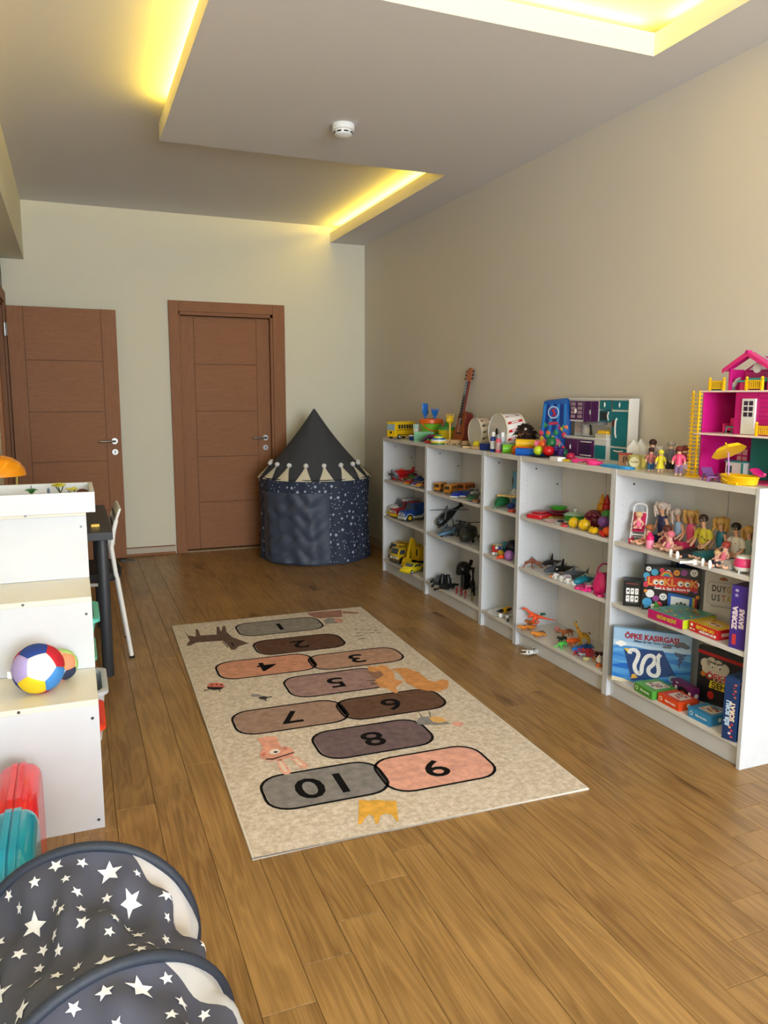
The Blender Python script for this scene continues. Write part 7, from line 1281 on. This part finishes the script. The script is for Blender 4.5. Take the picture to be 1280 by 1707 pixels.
# tray with trees
t = thing('sand_tray', 'white wooden play tray on top of the stepped unit', 'tray', (-2.70+.01, 1.035, .948), 0)
TX, TY = .508, .36
part(t, 'side_board', MB().box(0, TX, 0, .016, 0, .076), EDGEW, .001); part(t, 'side_board', MB().box(0, TX, TY-.016, TY, 0, .076), EDGEW, .001); part(t, 'side_board', MB().box(TX-.016, TX, .016, TY-.016, 0, .076), EDGEW, .001); part(t, 'side_board', MB().box(0, .016, .016, TY-.016, 0, .076), EDGEW, .001); part(t, 'tray_bottom', MB().box(.016, TX-.016, .016, TY-.016, 0, .008), WHITE)
def acacia(label, x, y, h, col, r):
    t = thing('toy_tree', label, 'toy tree', (x, y, .957), 0, 'toy trees in the white tray'); part(t, 'trunk', MB().tube([(0, 0, 0), (.002, 0, h*.5), (-.004, 0, h*.8)], [.005, .003, .002], 6).tube([(.002, 0, h*.5), (r*.5, 0, h*.85)], .002, 5).tube([(.002, 0, h*.5), (-r*.5, .005, h*.85)], .002, 5), C(40, 60, 50, .6)); b = MB(); rn = random.Random(int(h*1e4))
    for i in range(14): a = rn.uniform(0, 2*PI); q = r*rn.uniform(.1, .85); b.ell((q*math.cos(a), q*math.sin(a), h*rn.uniform(.85, .98)), (r*.32, r*.32, r*.13), 7)
    part(t, 'crown', b, col)
acacia('yellow-green flat-topped toy tree, tallest in the tray', -2.305, 1.25, .083, C(196, 186, 60, .6), .030); acacia('low yellow-green toy tree right of the tallest', -2.262, 1.21, .066, C(206, 196, 80, .6), .026)
t = thing('toy_plant', 'small dark green leafy toy plant in the white tray', 'toy plant', (-2.405, 1.22, .957), 0); part(t, 'stem', MB().cyl((0, 0, 0), (0, 0, .08), .003, .0015, 6), C(60, 80, 90, .5)); b = MB()
for i in range(7): a = i*2*PI/7; b.tube([(0, 0, .045), (.012*math.cos(a), .012*math.sin(a), .064), (.024*math.cos(a), .024*math.sin(a), .062)], [.002, .005, .001], 5)
part(t, 'leaf', b, C(50, 110, 50, .5))
t = thing('toy_statue', 'tiny blue-grey toy figure in the white tray', 'toy', (-2.345, 1.23, .957), 0); part(t, 'body', MB().lathe([(.009, 0), (.005, .02), (.004, .045), (.006, .055), (.003, .066)], n=10), C(90, 110, 130, .5)); part(t, 'base', MB().lathe([(.011, 0), (.011, .004)], n=12), C(70, 90, 110, .5))
ball('toy_pebble', 'dark red bead at the right end of the white tray', 'bead', -2.222, 1.22, .957, .030, C(80, 30, 34, .4))
# orange dome
t = thing('dome_lamp', 'glossy translucent orange dome lamp behind the white tray', 'lamp', (-2.545, 1.56, .948-.218), 0)
AMB = C(255, 160, 8, .12, trans=.25)
dz = .318
prof = [(.004, .085), (.03, .082), (.06, .072), (.088, .052), (.104, .028), (.110, .0)]
part(t, 'shade', MB().lathe([(r, dz+z) for r, z in prof]+[(r-.003, dz+z-.001) for r, z in prof[::-1] if r > .01], n=40), AMB); part(t, 'finial', MB().ell((0, 0, dz+.09), .010, 10), PW)
part(t, 'stem', MB().cyl((0, 0, .012), (0, 0, dz+.06), .006, n=10), STEEL); part(t, 'base', MB().lathe([(.06, .0), (.06, .010), (.02, .016)], n=28), C(220, 200, 60, .3)); part(t, 'bulb', MB().ell((0, 0, dz+.012), .022, 14), C(250, 220, 180, .3)); b = MB()
for a in (20, 140, 260): b.tube([(.055*math.cos(R(a)), .055*math.sin(R(a)), .01), (.075*math.cos(R(a)), .075*math.sin(R(a)), dz-.0), (.0, .0, dz+.05)], .004, 6)
part(t, 'wire_leg', b, C(220, 200, 90, .3))
# table
t = thing('table', 'anthracite grey table behind the stepped unit', 'table', (-2.69, 1.86, 0), 0); TG_ = C(52, 54, 58, .5)
part(t, 'tabletop', MB().box(0, .598, .0, 1.0, .692, .73), TG_, .002)
for x, y in ((.548, .05), (.548, .93), (.06, .05), (.06, .93)): part(t, 'leg', MB().cyl((x, y, 0), (x, y, .692), .027, n=20), TG_, .001)
solo('brass_latch', 'small gold coloured box on the dark table', 'box', MB().box(-.02, .02, -.012, .012, 0, .014), C(200, 160, 70, .3, .8), (-2.165, 2.05, .7302), 0, bev=.001)
# chair
t = thing('chair', 'white chair with black seat pushed under the dark table', 'chair', (-2.26, 2.33, 0), 0); CW = C(232, 230, 224, .35)
for s in (-1, 1):
    part(t, 'leg', MB().tube([(.245, s*.185, .006), (.192, s*.185, .43), (.186, s*.185, .46)], .0115, 12), CW, label='white rear leg running up to the backrest')
    part(t, 'back_post', MB().tube([(.186, s*.185, .45), (.170, s*.18, .60), (.180, s*.172, .665), (.20, s*.165, .74)], .0115, 12), CW)
    part(t, 'leg', MB().tube([(-.21, s*.185, .006), (-.15, s*.185, .44)], .0115, 12), CW)
    part(t, 'rubber_foot', MB().cyl((.246, s*.185, 0), (.245, s*.185, .012), .0135, n=12), BLACK)
part(t, 'seat_rail', MB().tube([(-.15, -.185, .41), (.15, -.185, .41)], .009, 8).tube([(-.15, .185, .41), (.15, .185, .41)], .009, 8).tube([(-.15, -.185, .41), (-.15, .185, .41)], .009, 8), CW)
part(t, 'seat', MB().prism(rrect(-.0, 0, .38, .40, .05), .425, .470), C(26, 26, 28, .6), .008, label='black seat cushion'); part(t, 'seat_strap', MB().tube([(.20, -.19, .45), (.215, 0, .45), (.20, .19, .45)], .010, 8), C(24, 24, 26, .7))
b = MB(); rows = 7
bk = part(t, 'backrest', MB().add([(x+o, y, z) for o in (0, .014) for y in (-.175, .175) for x, z in ((.172, .61), (.180, .67), (.196, .75), (.214, .80))], [(0, 1, 5, 4), (1, 2, 6, 5), (2, 3, 7, 6), (8, 12, 13, 9), (9, 13, 14, 10), (10, 14, 15, 11), (0, 4, 12, 8), (3, 11, 15, 7), (0, 8, 9, 1), (1, 9, 10, 2), (2, 10, 11, 3), (4, 5, 13, 12), (5, 6, 14, 13), (6, 7, 15, 14)]), CW, .004)
b = MB()
for i in range(3):
    for j in range(9): x_, z_ = .1745+i*.011, .655+i*.052-.012; b.box(x_-.0028, x_-.0008, -.14+j*.033, -.122+j*.033, z_, z_+.024, Matrix.Translation((0, 0, 0)))
part(bk, 'slot', b, C(70, 66, 58, .7), smooth=False)
# soft balls
def softball(label, x, y, z, r, cols, rx, seed, tagp=None):
    t = thing('soft_ball', label, 'ball', (x, y, z), 0, 'soft patchwork balls on the first step'); t5 = [Vector(v).normalized() for v in ((0, 1, 1.618), (0, -1, 1.618), (0, 1, -1.618), (0, -1, -1.618), (1, 1.618, 0), (-1, 1.618, 0), (1, -1.618, 0), (-1, -1.618, 0), (1.618, 0, 1), (1.618, 0, -1), (-1.618, 0, 1), (-1.618, 0, -1))]
    # one panel faces the room, its five neighbours follow in order round it
    n_ = Vector((.16, -.93, .36)).normalized() if seed == 1 else Vector((.5, -.75, .45)).normalized(); rr_ = Vector((0, 0, 1)).cross(n_).normalized(); uu = n_.cross(rr_)
    def nbs(a):
        q = [v for v in t5 if .3 < v.dot(a) < .6]; e1 = (q[0]-a*q[0].dot(a)).normalized(); e2 = a.cross(e1); return sorted(q, key=lambda v: math.atan2(v.dot(e2), v.dot(e1)) % (2*PI-1e-6)), e1, e2
    a0 = t5[0]; nb, e1, e2 = nbs(a0); ph = R(100 if seed == 1 else 60); X_ = rr_*math.cos(ph)+uu*math.sin(ph); Y_ = n_.cross(X_)
    Mr = Matrix((X_, Y_, n_)).transposed() @ Matrix((e1, e2, a0)); order = [a0]+nb+[v for v in t5 if v.dot(a0) < .3]; K_ = 7
    for j_, a in enumerate(order):
        q, _, _ = nbs(a); cs = [(a+q[i]+q[(i+1) % 5]).normalized() for i in range(5)]; b = MB()
        def pt(u, v, i):
            w_ = 1-u-v; p = (a*w_+cs[i]*u+cs[(i+1) % 5]*v).normalized(); return tuple(Mr @ (p*r*(.955+.045*math.sqrt(min(1, max(w_, 0)/.22))))+Vector((0, 0, r*.97)))
        for i in range(5):
            for m_ in range(K_):
                for l_ in range(K_-m_):
                    p = lambda x_, y_: pt(x_/K_, y_/K_, i)
                    b.add([p(m_, l_), p(m_+1, l_), p(m_, l_+1)], [(0, 1, 2)])
                    if l_ < K_-m_-1: b.add([p(m_+1, l_), p(m_+1, l_+1), p(m_, l_+1)], [(0, 1, 2)])
        part(t, 'panel', b, C(*cols[j_ % len(cols)], .8, bump=.15, bs=300))
    if tagp: part(t, 'care_tag', MB().add([(-.011, 0, 0), (.011, 0, .004), (.013, .002, .026), (-.010, .004, .022), (-.011, .0015, 0), (.011, .0015, .004), (.013, .0035, .026), (-.010, .0055, .022)], [(0, 1, 2, 3), (7, 6, 5, 4), (0, 4, 5, 1), (2, 6, 7, 3), (0, 3, 7, 4), (1, 5, 6, 2)]), PW, loc=tagp[0], rot=tagp[1])
    return t
softball('large soft ball with white, yellow, blue and lilac panels', -2.388, .60, .434, .080, [(240, 240, 244), (28, 60, 140), (176, 160, 214), (238, 206, 30), (66, 140, 214), (190, 20, 40), (190, 20, 40), (240, 240, 244), (190, 20, 40), (200, 60, 110), (28, 60, 140), (238, 206, 30)], (R(62), R(-8), R(14)), 1, ((-.066, -.01, .065), (R(10), R(-80), 0)))
softball('small soft ball in green, peach and pale blue behind the large one', -2.322, .69, .434, .053, [(244, 150, 110), (170, 206, 120), (250, 190, 150), (180, 210, 236), (40, 50, 80), (170, 206, 120)], (R(40), R(20), R(10)), 2, ((-.040, -.02, .092), (R(30), R(-20), 0)))
# toy cases
def case(label, loc, rz, W, D, H, lidc, bodyc, group=None):
    t = thing('toy_case', label, 'toy case', loc, rz, 'rounded plastic toy cases')
    def shell(y0, y1, mat, nm, e=0, r=.08):
        b = MB(); k = 5; R0 = rrect(W/2, H/2, W, H, r); n = len(R0)
        seq = []
        for i in range(k+1):
            a = PI/2*i/k; q = (1-math.cos(a))*.035; yy = y0+(y1-y0)*(.0+math.sin(a)*1.0) if 0 else None
            seq.append((abs(y1-y0)-.035+.035*math.sin(a), q))
        seq = [(0, 0)]+seq; sg = 1 if y1 > y0 else -1; vs = []
        for d_, q in seq:
            for x, z in rrect(W/2, H/2, W-2*q, H-2*q, max(r-q*.5, .01)): vs.append((x, y0+sg*d_, z))
        m_ = len(seq); fs = [(i+j*n, (i+1) % n+j*n, (i+1) % n+(j+1)*n, i+(j+1)*n) for j in range(m_-1) for i in range(n)]+[tuple(range(n)), tuple((m_-1)*n+i for i in range(n))]
        return part(t, nm, b.add(vs, fs), mat)
    return t, shell
def tcase(label, x, y, z, W, D, H, c1, c2, rz=0):
    t, shell = case(label, (x, y, z), rz, W, D, H, c1, c2)
    # halves meet at x = W*.6; here the halves are stacked along local y
    shell(0, -D/2, c1, 'front_shell'); shell(0, D/2, c2, 'rear_shell')
    R0 = rrect(W/2, H/2, W+.012, H+.012, .085); R1 = rrect(W/2, H/2, W-.004, H-.004, .079); n = len(R0)
    for y0, y1 in ((-.018, -.002), (.002, .018)):
        vs = [(x_, yy, z_) for yy in (y0, y1) for x_, z_ in R0]+[(x_, yy, z_) for yy in (y0, y1) for x_, z_ in R1]
        part(t, 'rim_band', MB().add(vs, [(i, (i+1) % n, (i+1) % n+n, i+n) for i in range(n)]+[(i, (i+1) % n, (i+1) % n+2*n, i+2*n) for i in range(n)]+[(i+n, (i+1) % n+n, (i+1) % n+3*n, i+3*n) for i in range(n)]), c1, .0015)
    part(t, 'latch', MB().box(W+.002, W+.012, -.022, .022, H*.28, H*.46), c1, .003); return t
RC_, RC2 = C(226, 40, 48, .2), C(220, 16, 26, .2); TC_, TC2 = C(8, 150, 184, .18), C(2, 140, 180, .18)
o = tcase('red rounded plastic toy case against the stepped unit', 0, 0, 0, .36, .116, .325, RC_, RC_, 90); o.location = (-2.440, .02, 0)
o = tcase('turquoise rounded plastic toy case before the red one', 0, 0, 0, .32, .11, .385, TC_, TC2, 90); o.location = (-2.428, -.33, 0)
solo('toy_tray_blue', 'edge of a turquoise plastic toy left of the red case', 'toy', MB().prism(rrect(0, 0, .10, .10, .03), 0, .40), C(20, 150, 176, .25), (-2.648, .24, 0), 0, bev=.02)
solo('green_disc', 'bright green plastic toy dome on the floor under the turquoise case latch', 'toy', MB().ell((0, 0, .03), (.05, .05, .05), 16), C(70, 180, 50, .3), (-2.352, -.20, 0), 0) if 0 else None

# ================================================================ tent
TR, TCX, TCY, EAV, APX = .475, -.315, 4.395, .705, 1.262
NAVY = C(46, 55, 76, .75, bump=.25, bs=12); NAVYD = C(62, 65, 72, .8, bump=.1, bs=20); STAR = C(190, 198, 216, .8); CREAMF = C(222, 214, 190, .85)
tent = thing('play_tent', 'round castle play tent in navy star fabric in the room corner', 'play tent', (TCX, TCY, 0))
def twall(a, z, off=0):
    fold = .010*math.sin(a*9+z*2)*(1-z/EAV*.6)+.005*math.sin(a*23+z*5); r = TR+fold-.006*math.sin(PI*z/EAV)*2+off; return (r*math.cos(a), r*math.sin(a), z)
b = MB(); NA, NZ = 120, 16
for j in range(NZ+1):
    for i in range(NA): b.v.append(twall(2*PI*i/NA, .003+(EAV-.003)*j/NZ))
b.f = [(i+j*NA, (i+1) % NA+j*NA, (i+1) % NA+(j+1)*NA, i+(j+1)*NA) for j in range(NZ) for i in range(NA)]
part(tent, 'wall_fabric', b, NAVY)
def starpoly(r, rot=0, inner=.45): return [((r if k % 2 == 0 else r*inner)*math.sin(rot+k*PI/5), (r if k % 2 == 0 else r*inner)*math.cos(rot+k*PI/5)) for k in range(10)]
rn = random.Random(12); b = MB(); placed = []
a_flap0, a_flap1 = R(188), R(268)
tries = 0
while len(placed) < 620 and tries < 9000:
    tries += 1; a = rn.uniform(PI*.9, 2*PI+.35); z = rn.uniform(.02, EAV-.02); s_ = rn.choice((.0045, .0045, .007, .007, .014, .017))
    if any(abs((a-q[0])*TR) < s_+q[2]+.004 and abs(z-q[1]) < s_+q[2]+.004 for q in placed): continue
    placed.append((a, z, s_)); pts = [(a+u/TR, z+v) for u, v in (starpoly(s_, rn.uniform(0, 1)) if s_ > .006 else circ(0, 0, s_, n=6))]
    o = len(b.v); b.v += [twall(p, q, .0016) for p, q in pts]+[twall(a, z, .0018)]; n = len(pts); b.f += [(o+i, o+(i+1) % n, o+n) for i in range(n)]
part(tent, 'star_print', b, STAR, smooth=False, kind='stuff')
# door flap: plain crumpled cloth
b = MB(); NF, NG = 40, 44; rn = random.Random(5)
for j in range(NG+1):
    for i in range(NF+1):
        a = a_flap0+(a_flap1-a_flap0)*i/NF; z = .02+(.60-.02)*j/NG; u, v = i/NF*6, j/NG*8
        cr_ = abs(math.sin(u*1.9+math.sin(v*1.1)*1.7))+abs(math.sin(v*1.6+math.sin(u*1.7)*1.3+u*.9))+.6*abs(math.sin(u*3.1-v*2.3)); e = math.sin(PI*min(i/NF, 1)) ; p = twall(a, z, .008+.010*cr_*min(1, 4*min(i, NF-i)/NF)); b.v.append(p)
b.f = [(i+j*(NF+1), i+1+j*(NF+1), i+1+(j+1)*(NF+1), i+(j+1)*(NF+1)) for j in range(NG) for i in range(NF)]
part(tent, 'door_flap', b, C(66, 74, 92, .55), label='plain dark blue crumpled door flap')
# roof with ribs and a gentle sag between them
b = MB(); NR = 60; NH = 12
def troof(a, t_, off=0):
    r = TR*1.02*(1-t_)+.012*t_; rib = abs(math.cos(a*3+.35)); r *= 1-.035*(1-rib)*(1-t_)*1.0; r += -.028*math.sin(PI*t_)+off; return (r*math.cos(a), r*math.sin(a), EAV-.01+(APX-EAV+.01)*t_)
for j in range(NH+1):
    for i in range(NR): b.v.append(troof(2*PI*i/NR, j/NH))
b.f = [(i+j*NR, (i+1) % NR+j*NR, (i+1) % NR+(j+1)*NR, i+(j+1)*NR) for j in range(NH) for i in range(NR)]+[tuple(NH*NR+i for i in range(NR))]
rf = part(tent, 'roof_fabric', b, NAVYD, label='plain charcoal pointed roof')
part(tent, 'eave_piping', MB().tube([twall(2*PI*i/60, EAV, .004) for i in range(60)], .004, 6, closed=True), C(30, 32, 40, .8))
for k_ in range(16):
    a = R(270)+R(22.5)*k_-R(5); b = MB(); tp = .195
    pts = [(a-.115, .0), (a-.06, .0), (a, .0), (a+.06, .0), (a+.115, .0)]; vs = []
    for da, t_ in ((-.135, .0), (-.07, .0), (0, .0), (.07, 0), (.135, 0), (.095, .065), (.052, .13), (.014, tp), (-.014, tp), (-.052, .13), (-.095, .065)): vs.append(troof(a+da, t_, .011))
    vs.append(troof(a, .06, .013)); n = 11; b.add(vs, [(i, (i+1) % n, n) for i in range(n)]); part(tent, 'pennant', b, CREAMF, smooth=False, label='cream felt triangle')
    b = MB(); c_ = Vector(troof(a, tp+.015, .017)); rr_ = random.Random(k_); b.ell(c_, .020, 12)
    for q in range(30): d_ = Vector((rr_.gauss(0, 1), rr_.gauss(0, 1), rr_.gauss(0, 1))).normalized(); b.ell(c_+d_*.0165, .006, 5)
    part(tent, 'pompom', b, C(226, 224, 220, .9), label='white pompom')
part(tent, 'apex_cap', MB().lathe([(.013, APX-.01), (.010, APX+.006), (.002, APX+.010)], n=12), NAVYD)

# ================================================================ pop-up tunnel in the left foreground
TUNM = C(72, 75, 92, .7, bump=.2, bs=9); HOOPM = C(38, 45, 58, .6, bump=.2, bs=200); STW = C(236, 238, 244, .75); MESH_ = C(234, 236, 240, .8, alpha=.6)
tun = thing('play_tunnel', 'grey pop-up play tunnel with white stars in the left foreground', 'play tunnel', (-2.26, -.75, 0)); O_ = Vector((-2.26, -.75, 0))
HC = [(-2.274, -.418, -.118, .04), (-2.244, -.785, .276, -.04), (-2.12, -1.12, .42, 0), (-1.96, -1.42, .5, 0)]; HR = .222
def hoop(i, th, r=HR):
    x, y, a, tl = HC[i]; h = Vector((math.cos(a), math.sin(a), 0)); n = Vector((-math.sin(a), math.cos(a), 0)); v = Vector((0, 0, math.cos(tl)))+n*math.sin(tl); return Vector((x, y, HR*math.cos(tl)+.004))+r*(math.cos(th)*h+math.sin(th)*v)-O_
def tunsurf(s_, th, off=0):
    i = min(int(s_), 2); f = s_-i; g = 4*f*(1-f); p = hoop(i, th).lerp(hoop(i+1, th), f); cx_ = (hoop(i, 0)+hoop(i, PI)).lerp(hoop(i+1, 0)+hoop(i+1, PI), f)/2
    fold = .016*math.sin(th*7+f*5.5+i*2)*g+.010*math.sin(th*13-f*8+i)*g+.006*math.sin(th*3+f*17)*g
    d_ = (p-cx_); up = max(0, math.sin(th)); k_ = 1-.17*g*(.55+.45*up)+(fold+off)/HR; q = cx_+d_*k_; q.z = max(q.z, .004+off); return q
def seam(s_): f = min(s_ % 1, .999); return 1.15-1.15*f
def ismesh(s_, th): th = (th+PI) % (2*PI)-PI; return -.9 < th < seam(s_)+.03
b = MB(); bw = MB(); NS, NT, NW = 90, 130, 24
for k_ in range(3):
    for (m_, n_, lo) in ((b, NT, 0), (bw, NW, 1)):
        o = len(m_.v)
        for j in range(31):
            s_ = k_+j/30*.9999; q = seam(s_)
            for i in range(n_+1): th = (q+(2*PI-.9-q)*i/n_) if not lo else (-.9+(q+.9)*i/n_); m_.v.append(tuple(tunsurf(s_, th)))
        m_.f += [(o+i+j*(n_+1), o+i+1+j*(n_+1), o+i+1+(j+1)*(n_+1), o+i+(j+1)*(n_+1)) for j in range(30) for i in range(n_)]
part(tun, 'fabric', b, TUNM); part(tun, 'mesh_window', bw, MESH_, label='white mesh side panel')
for i in range(4): part(tun, 'hoop', MB().tube([hoop(i, 2*PI*k_/64, HR+.001) for k_ in range(64)], .0115, 10, closed=True), HOOPM)
b = MB(); rn = random.Random(44); placed = []; tries = 0
while len(placed) < 330 and tries < 20000:
    tries += 1; s_ = rn.uniform(.02, 2.98); th = rn.uniform(-.2, PI+.6); r_ = rn.choice((.011, .012, .013, .016, .019, .027, .027)); L_ = .36
    if ismesh(s_, th) or ismesh(s_, th-.08) or abs(s_-round(s_)) < .05: continue
    if any(abs(s_-q[0])*L_ < (r_+q[2])*1.05+.010 and abs(th-q[1])*HR < (r_+q[2])*1.05+.010 for q in placed): continue
    placed.append((s_, th, r_)); pts = starpoly(r_, rn.uniform(0, 1.2)); o = len(b.v); b.v += [tuple(tunsurf(min(max(s_+u/L_, 0), 2.999), th+v/HR, .002)) for u, v in pts]+[tuple(tunsurf(min(max(s_+u*.5/L_, 0), 2.999), th+v*.5/HR, .002)) for u, v in pts]+[tuple(tunsurf(s_, th, .0022))]
    b.f += [(o+i, o+(i+1) % 10, o+10+(i+1) % 10, o+10+i) for i in range(10)]+[(o+10+i, o+10+(i+1) % 10, o+20) for i in range(10)]
part(tun, 'star_print', b, STW, smooth=False, kind='stuff')
